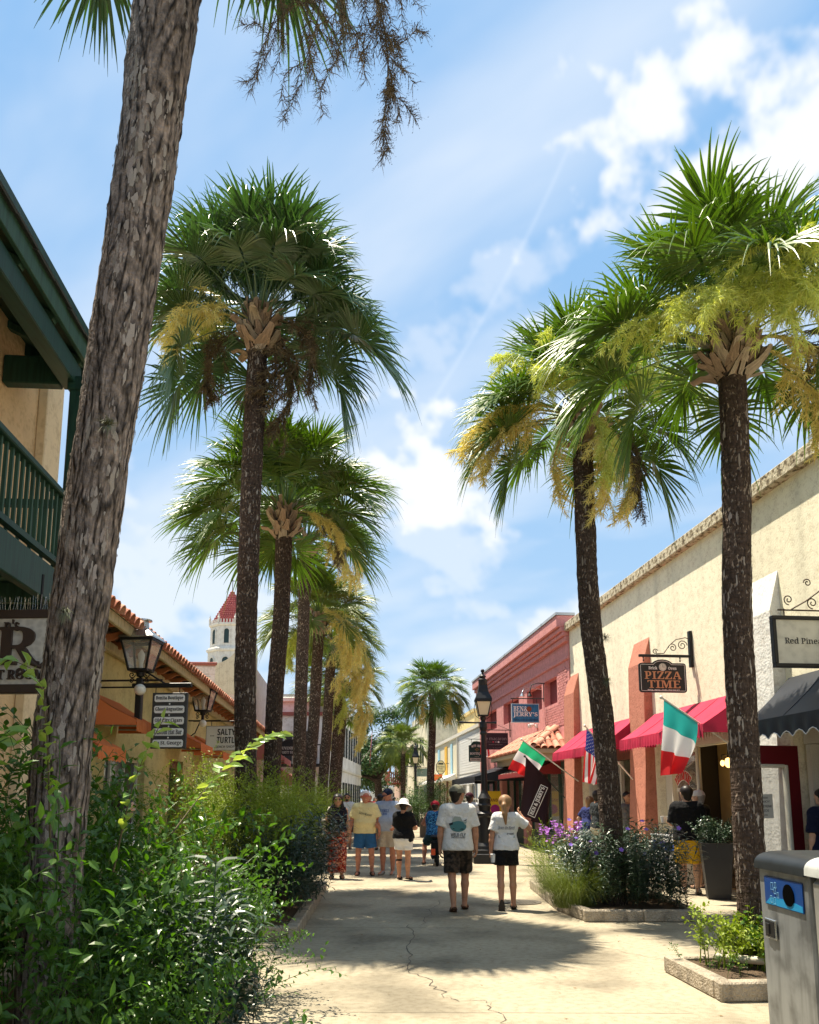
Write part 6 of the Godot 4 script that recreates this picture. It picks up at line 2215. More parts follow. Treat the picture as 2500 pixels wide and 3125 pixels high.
	# beach shop sign
	s = thing("hanging_sign", "white shop sign with black sans lettering beside the dark palm trunk", "sign", mv(-3.93, 2.84, -17.0, -0.07))
	board(s, rect(0.72, 0.52), wht, ink, 0.03, 0.008)
	letters(s, "SALTY", SANS, true, 0.38, 0.13, Vector3(0.08, 0.13, 0.018), ink)
	letters(s, "TURTLE", SANS, true, 0.44, 0.13, Vector3(0.10, -0.04, 0.018), ink)
	letters(s, "...", SANS, true, 0.08, 0.02, Vector3(-0.22, 0.05, 0.018), ink)
	letters(s, "BEACH SHOP", SANS, false, 0.4, 0.05, Vector3(0.06, -0.18, 0.018), ink)
	g = Geo.new()
	g.rod(Vector3(-0.65, 0.36, 0), Vector3(0.38, 0.36, 0), 0.012)
	for x in [-0.25, 0.22]:
		g.rod(Vector3(x, 0.25, 0), Vector3(x, 0.36, 0), 0.006, 4)
	obj("bracket", g, blk, s)
	# iron souvenir sign
	s = thing("hanging_sign", "black iron scrolled sign with pale capitals above the faded pink awning", "sign", mv(-4.86, 3.62, -33.0, -0.07))
	p = PackedVector2Array([Vector2(-0.60, -0.16), Vector2(-0.4, -0.30), Vector2(0.4, -0.30), Vector2(0.60, -0.16), Vector2(0.60, 0.14), Vector2(0.3, 0.30), Vector2(0.12, 0.38), Vector2(-0.12, 0.38), Vector2(-0.3, 0.30), Vector2(-0.60, 0.14)])
	board(s, p, char_, M("rusty_iron"))
	letters(s, "SOUVENIR CITY", SERIF, true, 1.0, 0.11, Vector3(0, 0.02, 0.024), cream)
	letters(s, "GIFT SHOP", SERIF, true, 0.66, 0.10, Vector3(0, -0.15, 0.024), cream)
	obj("bracket", slab(-0.75, 0.62, 0.46, 0.50, -0.02, 0.02), blk, s)
	# flags on poles
	var wpole := M("white_pole", Vector3(0.68, 0.66, 0.6), 0.5)
	pole_flag("Italian flag with teal band before the pizza shop awning, nearest flag", Vector3(5.42, 2.46, -13.6), Vector3(4.05, 3.19, -12.9), 0, 0.80, 1.22, Vector3(-0.02, -1, 0.05), 0.72, wpole)
	pole_flag("Italian flag with bright green band before the clay tile porch", Vector3(4.52, 2.05, -21.8), Vector3(2.84, 3.07, -20.5), 1, 0.92, 0.80, Vector3(-0.42, -1, 0.1), 0.15, wpole)
	pole_flag("American flag hanging on a white pole just left of the mossy palm trunk", Vector3(4.9, 1.98, -17.8), Vector3(3.74, 3.12, -17.2), 3, 0.75, 1.15, Vector3(-0.03, -1, 0.0), 0.65, wpole)
	pole_flag("American flag on the pink wall seen behind the near lamp post", Vector3(3.5, 3.9, -34.0), Vector3(2.95, 4.75, -33.2), 3, 0.8, 1.3, Vector3(0.05, -1, 0.0), 0.5, wpole)
	var bf := pole_flag("dark brown ice cream shop flag on a black pole beside the blond woman", Vector3(4.09, 1.61, -21.5), Vector3(2.84, 2.62, -20.0), 2, 1.35, 1.42, Vector3(-0.04, -1, 0.1), 0.25, blk)
	var tl := text_geo("BEN & JERRY'S", SERIF, true, 0.72, 0.12)
	var bd := Geo.new()
	bd.box(Vector3.ZERO, Vector3(0.80, 0.19, 0.006))
	var bx := Transform3D(Basis(Vector3.BACK, 1.13), Vector3(-0.98, -0.08, 1.66))
	obj("emblem_rim", bd, wht, bf, bx)
	bd = Geo.new()
	bd.box(Vector3(0, 0, 0.004), Vector3(0.77, 0.165, 0.006))
	obj("emblem_field", bd, M("flag_brown"), bf, bx)
	obj("lettering", tl, wht, bf, bx * mv(0, 0, 0.012))

func build_lamps() -> void:
	var blk := M("black_metal")
	var gp := M("lamp_glass", Vector3(0.8, 0.8, 0.74), 0.12, {"alpha": 0.18, "spec": 0.6})
	var gw := M("lamp_frost", Vector3(0.85, 0.74, 0.50), 0.6, {"back": Vector3(0.5, 0.42, 0.28)})
	for e in [["near black lamp post with tall lantern behind the walking couple", Vector3(1.9, 0, -20.74)], ["far black lamp post left of the centre palm", Vector3(0.36, 0, -48.5)]]:
		var l := thing("lamp_post", e[0], "lamp post", Transform3D(Basis.IDENTITY, e[1]), "street lamp posts")
		var g := Geo.new()
		g.box(Vector3(0, 0.12, 0), Vector3(0.62, 0.24, 0.62), 0.02)
		g.box(Vector3(0, 0.29, 0), Vector3(0.5, 0.10, 0.5), 0.02)
		obj("plinth", g, blk, l)
		g = Geo.new()
		g.lathe(Vector3.ZERO, [Vector2(0.235, 0.34), Vector2(0.22, 0.42), Vector2(0.17, 0.5), Vector2(0.165, 1.12), Vector2(0.21, 1.16), Vector2(0.215, 1.22), Vector2(0.14, 1.28), Vector2(0.155, 1.40), Vector2(0.175, 1.43), Vector2(0.15, 1.47), Vector2(0.15, 1.58), Vector2(0.17, 1.6), Vector2(0.10, 1.72), Vector2(0.082, 1.8)], 16)
		obj("pedestal", g, blk, l)
		g = Geo.new()
		g.lathe(Vector3.ZERO, [Vector2(0.082, 1.8), Vector2(0.066, 3.2), Vector2(0.10, 3.24), Vector2(0.075, 3.3), Vector2(0.105, 3.4), Vector2(0.09, 3.52), Vector2(0.06, 3.56), Vector2(0.09, 3.66)], 12)
		obj("shaft", g, blk, l)
		g = Geo.new()
		g.tube(PackedVector3Array([Vector3(-0.62, 3.53, 0), Vector3(-0.55, 3.53, 0), Vector3(-0.2, 3.52, 0), Vector3(0.2, 3.52, 0), Vector3(0.34, 3.52, 0)]), PackedFloat32Array([0.035, 0.028, 0.02, 0.02, 0.028]), 8)
		g.tube(PackedVector3Array([Vector3(0.09, 3.62, 0), Vector3(0.2, 3.7, 0), Vector3(0.23, 3.9, 0), Vector3(0.2, 4.06, 0)]), PackedFloat32Array([0.008]), 4)
		g.tube(PackedVector3Array([Vector3(-0.09, 3.62, 0), Vector3(-0.2, 3.7, 0), Vector3(-0.23, 3.9, 0), Vector3(-0.2, 4.06, 0)]), PackedFloat32Array([0.008]), 4)
		obj("ladder_arm", g, blk, l)
		lantern(l, Vector3(0, 3.70, 0), 0.92, blk, gw, true)
	# wall lanterns on the left
	for e in [["near glass lantern on a bracket above the directory sign", Vector3(-3.54, 3.24, -10.5), 1.0, 0], ["farther glass lantern on a wall bracket left of the beach shop sign", Vector3(-4.24, 3.36, -16.5), 1.05, 1]]:
		var l := thing("wall_lantern", e[0], "lantern", mv(e[1].x, e[1].y, e[1].z, -0.07))
		lantern(l, Vector3.ZERO, 0.98 * e[2], blk, gp, false)
		var g := Geo.new()
		var wx: float = (LW + 0.0747 * e[1].z) - e[1].x
		if e[3] == 0:
			g.box(Vector3(0, -0.38, 0), Vector3(0.085, 0.56, 0.085), 0.01)
			g.beam(Vector3(-0.1, -0.20, 0), Vector3(0.70, -0.20, 0), 0.05, 0.06, 0.008)
			g.rod(Vector3(wx, -0.13, 0), Vector3(0.30, -0.13, 0), 0.014)
			g.rod(Vector3(wx, -0.22, 0), Vector3(0.0, -0.22, 0), 0.012)
			g.rod(Vector3(0.05, 0.0, 0), Vector3(0.36, -0.19, 0), 0.012)
		else:
			g.rod(Vector3(wx, -0.20, 0), Vector3(0.38, -0.20, 0), 0.016)
			g.rod(Vector3(0, -0.20, 0), Vector3(0, 0.0, 0), 0.03)
			g.tube(PackedVector3Array([Vector3(wx, -0.55, 0), Vector3(wx * 0.5, -0.45, 0), Vector3(-0.05, -0.22, 0)]), PackedFloat32Array([0.012]), 5)
		obj("bracket", g, blk, l)
		g = Geo.new()
		for sg in [-1.0, 1.0]:
			spiral(g, Vector3(sg * 0.10, -0.06, 0.03), 0.045, 1.3, PI if sg > 0 else 0.0, 0.007, sg)
			spiral(g, Vector3(sg * 0.10, -0.14, 0.03), 0.035, 1.3, PI if sg > 0 else 0.0, 0.007, -sg)
		obj("scrollwork", g, blk, l)
		g = Geo.new()
		g.ball(Vector3(0.03, -0.26, 0.06), Vector3(0.075, 0.075, 0.075), 10)
		obj("small_globe", g, M("lamp_globe"), l)

func build_bin() -> void:
	var steel := M("brushed_steel", Vector3(0.27, 0.29, 0.305), 0.42, {"metal": 0.45, "tex": ramp(stretched(512, 512, 512, 40, 0.02, 61, 4), [[0.2, gray(0.72)], [0.5, gray(0.94)], [0.8, gray(1.0)]]), "scale": Vector3(0.9, 0.9, 0.9), "over": T.blot, "over_scale": 0.8, "world": false})
	var dark := M("lid_plastic", Vector3(0.016, 0.020, 0.023), 0.42, {"tex": T.blot, "scale": 2.0})
	var pale := M("lid_pale", Vector3(0.50, 0.52, 0.50), 0.5, {"tex": T.mottle, "scale": 2.0})
	var blk := M("black_metal")
	# local: x to the street side face at x = 0 (face looks -x), z along the street
	var b := thing("recycling_bin", "steel double recycling and litter bin with blue opening at right corner", "bin", mv(2.40, 0, -5.0))
	var g := Geo.new()
	g.box(Vector3(0.36, 0.575, -0.352), Vector3(0.72, 1.09, 0.70), 0.012)
	obj("body", g, steel, b)
	g = Geo.new()
	g.box(Vector3(0.36, 0.58, 0.40), Vector3(0.735, 1.10, 0.78), 0.06)
	obj("body", g, M("pale_steel", Vector3(0.45, 0.45, 0.43), 0.45, {"metal": 0.55, "tex": T.mottle, "scale": 1.0}), b)
	obj("base", slab(0.03, 0.69, 0.0, 0.05, -0.67, 0.76), blk, b)
	# domed lids: rows across x
	for e in [[-0.715, -0.008, 1.10, 0], [0.0, 0.80, 1.11, 1]]:
		var rows := []
		for i in 9:
			var t := i / 8.0
			var row := PackedVector3Array()
			for k in 17:
				var a := PI * k / 16.0
				var ez: float = 1.0 if i > 0 and i < 8 else 0.97
				row.append(Vector3(0.36 - signf(cos(a)) * pow(absf(cos(a)), 0.35) * 0.385, e[2] + pow(sin(a), 0.4) * (0.075 + 0.045 * sin(a)) * ez, lerpf(e[0], e[1], t)))
			rows.append(row)
		g = Geo.new()
		g.sheet(rows)
		for r in [0, 8]:
			var c := g.vert(Vector3(0.36, e[2], rows[r][0].z), Vector3(0, 0, -1 if r == 0 else 1), Vector2.ZERO)
			for k in 17:
				g.vert(rows[r][k], Vector3(0, 0, -1 if r == 0 else 1), Vector2.ZERO)
			for k in 16:
				g.put(c, c + 1 + k, c + 2 + k)
		obj("lid", g, dark if e[3] == 0 else pale, b)
	# blue recycling panel with round opening, on the street side
	var px := -0.004
	var sx := Transform3D(Basis(Vector3.UP, -PI / 2), Vector3(px, 0, 0))
	var poly := PackedVector2Array([Vector2(-0.60, 0.875), Vector2(-0.07, 0.875), Vector2(-0.07, 1.055), Vector2(-0.60, 1.055)])
	g = Geo.new()
	g.t = sx
	g.prism(poly, 0.0, 0.006)
	obj("blue_panel", g, M("bin_blue", Vector3(0.006, 0.045, 0.20), 0.35), b)
	g = Geo.new()
	g.t = sx
	g.prism(PackedVector2Array([Vector2(-0.595, 0.88), Vector2(-0.075, 0.88), Vector2(-0.075, 0.915), Vector2(-0.25, 0.935), Vector2(-0.52, 0.925)]), 0.0062, 0.008)
	obj("cyan_band", g, M("bin_cyan", Vector3(0.015, 0.22, 0.46), 0.35), b)
	g = Geo.new()
	var ring := PackedVector2Array()
	for k in 24:
		ring.append(Vector2(-0.25 + cos(TAU * k / 24) * 0.075, 0.965 + sin(TAU * k / 24) * 0.068))
	g.t = sx
	g.prism(ring, 0.0082, 0.0125)
	obj("opening", g, M("void_black", Vector3(0.003, 0.003, 0.003), 1.0, {"spec": 0.05}), b)
	g = Geo.new()
	g.t = sx
	for q in [[-0.48, 1.00, 0.016], [-0.44, 0.975, 0.014], [-0.43, 1.01, 0.013], [-0.50, 0.915, 0.015], [-0.45, 0.91, 0.015], [-0.40, 0.95, 0.012]]:
		for k in 4:
			var c := [Vector2(-1, -1.4), Vector2(1, -1.4), Vector2(0.8, 1.4), Vector2(-0.8, 1.4)]
			var a: Vector2 = Vector2(q[0], q[1]) + c[k] * q[2]
			var d: Vector2 = Vector2(q[0], q[1]) + c[(k + 1) % 4] * q[2]
			g.beam(Vector3(a.x, a.y, 0.0095), Vector3(d.x, d.y, 0.0095), 0.0025, 0.001)
	obj("bottle_drawings", g, M("pale_cyan", Vector3(0.3, 0.6, 0.75), 0.5), b)
	g = Geo.new()
	g.t = sx
	g.box(Vector3(-0.54, 0.72, 0.008), Vector3(0.16, 0.125, 0.012), 0.004)
	obj("latch_plate", g, M("chrome"), b)
	g = Geo.new()
	g.t = sx
	g.box(Vector3(-0.54, 0.72, 0.0155), Vector3(0.125, 0.10, 0.004))
	g.box(Vector3(-0.56, 0.72, 0.02), Vector3(0.05, 0.07, 0.012), 0.003)
	obj("latch", g, blk, b)

func kerb_box(label: String, poly: Array, h: float, th: float, stone: Material, soil: Material) -> Node3D:
	var t := thing("planter", label, "planter", Transform3D(Basis.IDENTITY, Vector3(poly[0].x, 0, poly[0].y)))
	var o: Vector2 = poly[0]
	var pv := PackedVector2Array()
	for p in poly:
		pv.append(p - o)
	for i in pv.size():
		var a := pv[i]
		var b := pv[(i + 1) % pv.size()]
		var n := maxi(1, int(a.distance_to(b) / 0.62))
		var inn := Vector2(-(b - a).y, (b - a).x).normalized()
		var c := Vector2.ZERO
		for p in pv:
			c += p / pv.size()
		if inn.dot(c - a) < 0:
			inn = -inn
		for k in n:
			var p := a.lerp(b, float(k) / n)
			var q := a.lerp(b, (k + 1.0) / n)
			var d := (q - p).normalized() * 0.004
			p += d
			q -= d
			if k == n - 1:
				q -= (b - a).normalized() * th
			var g := Geo.new()
			p += inn * th * 0.5
			q += inn * th * 0.5
			g.beam(Vector3(p.x, h / 2, p.y), Vector3(q.x, h / 2, q.y), th, h, 0.014)
			obj("kerb_stone", g, stone, t)
		var g2 := Geo.new()
		g2.box(Vector3(b.x, h / 2, b.y) + Vector3(inn.x, 0, inn.y) * th * 0.5 - Vector3((b - a).normalized().x, 0, (b - a).normalized().y) * th * 0.5, Vector3(th, h - 0.003, th) * 0.995, 0.012)
		obj("corner_stone", g2, stone, t)
	var sg := Geo.new()
	var ip := Geometry2D.offset_polygon(pv, -th * 0.6)
	if ip.size():
		var tr := Geometry2D.triangulate_polygon(ip[0])
		for i in range(0, tr.size(), 3):
			var a: Vector2 = ip[0][tr[i]]
			var b: Vector2 = ip[0][tr[i + 1]]
			var c: Vector2 = ip[0][tr[i + 2]]
			if (b - a).cross(c - a) > 0.0:
				var k := b
				b = c
				c = k
			sg.tri(Vector3(a.x, h - 0.03, a.y), Vector3(b.x, h - 0.03, b.y), Vector3(c.x, h - 0.03, c.y))
	stuff(obj("soil", sg, soil, t))
	return t

func build_planters() -> void:
	var stone := M("kerb_stone", Vector3(0.46, 0.40, 0.31), 0.92, {"tex": T.concrete, "bump": T.stucco_h, "depth": 2.5, "scale": 1.5, "over": T.blot, "over_scale": 0.9})
	var soil := M("soil", Vector3(0.17, 0.115, 0.07), 0.95, {"tex": T.fine, "bump": T.stucco_h, "depth": 4.0, "scale": 3.0})
	kerb_box("small stone kerbed planter at the foot of the right palm", [Vector2(2.43, -6.62), Vector2(4.3, -6.75), Vector2(4.2, -7.95), Vector2(2.34, -7.78)], 0.15, 0.13, stone, soil)
	kerb_box("stone kerbed planter with dark shrubs round the middle right palm", [Vector2(2.28, -10.81), Vector2(3.78, -10.81), Vector2(3.9, -14.9), Vector2(2.15, -14.9), Vector2(2.10, -11.9)], 0.15, 0.14, stone, soil)
	kerb_box("stone kerbed planter with the tall hedge on the left", [Vector2(-1.25, -9.35), Vector2(-3.1, -9.35), Vector2(-3.3, -14.6), Vector2(-1.45, -14.6)], 0.16, 0.14, stone, soil)
	kerb_box("long planter of palms and hedge behind the woman in patterned trousers", [Vector2(-2.1, -17.4), Vector2(-3.2, -17.4), Vector2(-3.6, -31.5), Vector2(-2.1, -31.5)], 0.16, 0.14, stone, soil)
	kerb_box("planter bed under the big leafy shrub in the left foreground", [Vector2(-1.3, -3.2), Vector2(-3.2, -3.2), Vector2(-3.35, -7.3), Vector2(-1.3, -7.3)], 0.15, 0.14, stone, soil)
	var box := thing("planter_box", "tall brown planter box under the centre palm in the middle of the street", "planter", mv(0.95, 0, -35.6))
	var g := Geo.new()
	holed(g, -0.5, 0.5, 0, 0.75, 0.9, 1.0, [])
	g.box(Vector3(0, 0.375, -0.95), Vector3(1.0, 0.75, 0.1))
	g.box(Vector3(-0.45, 0.375, 0), Vector3(0.1, 0.75, 1.8))
	g.box(Vector3(0.45, 0.375, 0), Vector3(0.1, 0.75, 1.8))
	obj("box", g, M("planter_brown", Vector3(0.13, 0.10, 0.075), 0.7, {"tex": T.wood, "scale": 1.0}), box)
	stuff(obj("soil", slab(-0.4, 0.4, 0.6, 0.68, -0.9, 0.9), soil, box))
	# tall tapering pots by the pizza shop
	var pot := thing("tall_planter_pot", "tall tapering dark planter pot beside the man in yellow shorts", "planter pot", mv(4.95, 0, -13.35, -0.25))
	g = Geo.new()
	g.lathe(Vector3.ZERO, [Vector2(0.24, 0.0), Vector2(0.34, 0.86), Vector2(0.35, 0.88), Vector2(0.31, 0.88), Vector2(0.29, 0.80), Vector2(0.01, 0.80)], 4, PI / 4)
	obj("pot", g, M("pot_dark", Vector3(0.030, 0.030, 0.032), 0.5, {"tex": T.mottle, "scale": 1.0}), pot)
	# white irrigation pipe lying in the small planter
	var pp := thing("white_pipe", "pale pipe lying on the soil of the small right planter", "pipe", mv(2.75, 0.145, -7.0))
	g = Geo.new()
	g.tube(PackedVector3Array([Vector3(-0.05, 0.05, -0.42), Vector3(0.3, 0.055, -0.2), Vector3(0.75, 0.045, 0.1)]), PackedFloat32Array([0.034]), 9)
	obj("pipe", g, M("old_pvc", Vector3(0.58, 0.53, 0.42), 0.6, {"tex": T.blot, "scale": 2.0}), pp)
# ---------------------------------------------------------------- shrubs, grass and flowers
func leaf(g: Geo, o: Vector3, d: Vector3, nm: Vector3, ln: float, w: float, droop := 0.3, fold := 0.3) -> void:
	var s := d.cross(nm).normalized()
	nm = s.cross(d).normalized()
	var m1 := o + d * ln * 0.36
	var m2 := o + d * ln * 0.70 - nm * droop * ln * 0.14
	var tip := o + d * ln - nm * droop * ln * 0.42
	var f := nm * fold * w * 0.5
	var l1 := m1 - s * w * 0.5 + f
	var r1 := m1 + s * w * 0.5 + f
	var l2 := m2 - s * w * 0.36 + f * 0.7
	var r2 := m2 + s * w * 0.36 + f * 0.7
	g.tri(o, m1, l1)
	g.tri(o, r1, m1)
	g.quad(l1, m1, m2, l2)
	g.quad(m1, r1, r2, m2)
	g.tri(l2, m2, tip)
	g.tri(m2, r2, tip)

func stem_pts(ln: float, lean: float, arch: float, n: int) -> PackedVector3Array:
	var pts := PackedVector3Array()
	var p := Vector3.ZERO
	var a := lean
	for i in n + 1:
		pts.append(p)
		p += Vector3(sin(a), cos(a), rr(-0.04, 0.04)) * ln / n
		a += arch / n + rr(-0.07, 0.07)
	return pts

# leafy branch with side twigs
func sprig(sd: int, ln: float, leaf_l: float, leaf_w: float, twigs: int, arch: float, tone0 := Color(1, 1, 1), gap := 0.05) -> ArrayMesh:
	rng.seed = 3000 + sd
	var g := Geo.new()
	g.tinted = true
	var n := 9
	var pts := stem_pts(ln, rr(0.05, 0.2), arch, n)
	var rad := PackedFloat32Array()
	for i in n + 1:
		rad.append(lerpf(0.006, 0.0018, float(i) / n))
	var brown := Color(1.6, 1.0, 0.9)
	g.col = brown
	g.tube(pts, rad, 4, false)
	var grow := func(line: PackedVector3Array, from: float, to: float, gp: float, big: float) -> void:
		var m := line.size() - 1
		var total := 0.0
		for i in m:
			total += line[i].distance_to(line[i + 1])
		var k := int(total * (to - from) / gp)
		for j in k:
			var t := lerpf(from, to, (j + 0.5) / k) * m
			var i := mini(int(t), m - 1)
			var o := line[i].lerp(line[i + 1], t - i)
			var d := (line[i + 1] - line[i]).normalized()
			var ang := (j % 2) * PI + rr(-0.9, 0.9) + sd
			var sx := d.cross(Vector3.FORWARD).normalized()
			var sy := d.cross(sx)
			var out := sx * cos(ang) + sy * sin(ang)
			var ld := (out * 0.85 + d * rr(0.25, 0.7) + Vector3(0, rr(-0.25, 0.1), 0)).normalized()
			var v := rr(0.7, 1.3)
			var tip := clampf((t / m - 0.6) * 2.0, 0.0, 1.0)
			g.col = Color(v * tone0.r * (1.0 + 0.9 * tip), v * tone0.g * (1.0 + 0.45 * tip), v * tone0.b)
			var nm := (Vector3.UP * 1.0 + Vector3(rr(-0.6, 0.6), 0, rr(-0.6, 0.6)) + d * 0.2).normalized()
			leaf(g, o, ld, nm, leaf_l * rr(0.55, 1.3) * big, leaf_w * rr(0.8, 1.15) * big, rr(0.1, 0.6))
	grow.call(pts, 0.25, 1.0, gap, 1.0)
	for k in twigs:
		var t := rr(0.2, 0.9) * n
		var i := int(t)
		var o := pts[i].lerp(pts[i + 1], t - i)
		var d := (pts[i + 1] - pts[i]).normalized()
		var yaw := rr(0, TAU)
		var line := PackedVector3Array()
		var q := o
		var td := (Vector3(cos(yaw), rr(0.0, 0.5), sin(yaw)) + d * 0.7).normalized()
		var tl := rr(0.18, 0.40) * minf(ln, 1.4)
		for s in 5:
			line.append(q)
			q += td * tl / 4.0
			td = (td + Vector3(0, -0.10, 0)).normalized()
		g.col = brown
		g.tube(line, PackedFloat32Array([0.003, 0.0015]), 3, false)
		grow.call(line, 0.1, 1.05, gap * 0.85, 0.9)
	return g.mesh()

# upright stem with long narrow opposite leaves
func ruellia(sd: int, ln: float, flower: bool) -> ArrayMesh:
	rng.seed = 3500 + sd
	var g := Geo.new()
	g.tinted = true
	var n := 8
	var pts := stem_pts(ln, rr(0.0, 0.15), rr(0.1, 0.5), n)
	g.col = Color(1.2, 0.9, 0.9)
	g.tube(pts, PackedFloat32Array([0.006, 0.004, 0.003]), 4, false)
	var k := int(ln / 0.050)
	for j in k:
		var t := (j + 0.6) / k * n
		var i := mini(int(t), n - 1)
		var o := pts[i].lerp(pts[i + 1], t - i)
		var d := (pts[i + 1] - pts[i]).normalized()
		var a := j * PI / 2 + rr(-0.4, 0.4)
		for sg in [0.0, PI]:
			var out := Vector3(cos(a + sg), 0, sin(a + sg))
			var ld := (out + d * rr(0.2, 0.8)).normalized()
			var v := rr(0.65, 1.3)
			var tip := clampf((t / n - 0.7) * 2.5, 0.0, 1.0)
			g.col = Color(v * (1.0 + 0.5 * tip), v * (1.0 + 0.4 * tip), v)
			leaf(g, o, ld, Vector3.UP, rr(0.12, 0.19), rr(0.022, 0.034), rr(0.4, 1.1), 0.35)
	return g.mesh()

func flower_mesh() -> ArrayMesh:
	var g := Geo.new()
	for k in 5:
		var a := TAU * k / 5
		var d := Vector3(cos(a), 0.25, sin(a))
		var s := Vector3(-sin(a), 0, cos(a))
		g.quad(Vector3.ZERO, d * 0.018 - s * 0.012, d * 0.03, d * 0.018 + s * 0.012)
	return g.mesh()

func grass_clump(n: int, r: float, ln: float) -> Geo:
	var g := Geo.new()
	g.tinted = true
	for i in n:
		var a := rr(0, TAU)
		var q := sqrt(rng.randf()) * r
		var p := Vector3(cos(a) * q, 0, sin(a) * q)
		var out := (Vector3(cos(a), 0, sin(a)) * (0.3 + q / r) + Vector3(rr(-0.4, 0.4), 0, rr(-0.4, 0.4))).normalized()
		var l := ln * rr(0.6, 1.1)
		var el := rr(1.0, 1.45)
		var bend := rr(0.9, 2.3)
		var side := out.cross(Vector3.UP).normalized() * rr(0.0018, 0.003)
		var v := rr(0.7, 1.3)
		for s in 5:
			var d := out * cos(el) + Vector3.UP * sin(el)
			var p2 := p + d * l / 5.0
			g.col = Color(v * (1.0 + s * 0.16), v * (1.0 + s * 0.08), v * 0.9)
			var w0 := 1.0 - s * 0.19
			g.quad(p - side * w0, p + side * w0, p2 + side * (w0 - 0.19), p2 - side * (w0 - 0.19))
			p = p2
			el -= bend / 5.0
	return g

func scatter(th: Node, called: String, meshes: Array, m: Material, n: int, place: Callable, lo := 0.8, hi := 1.2, tilt := 0.35) -> void:
	for i in n:
		var p: Vector3 = place.call(i)
		var k := rr(lo, hi)
		var b := Basis(Vector3.UP, rr(0, TAU)) * Basis(Vector3.FORWARD, rr(-tilt, tilt))
		obj(called, meshes[i % meshes.size()], m, th, Transform3D(b.scaled(Vector3(k, k, k)), p))

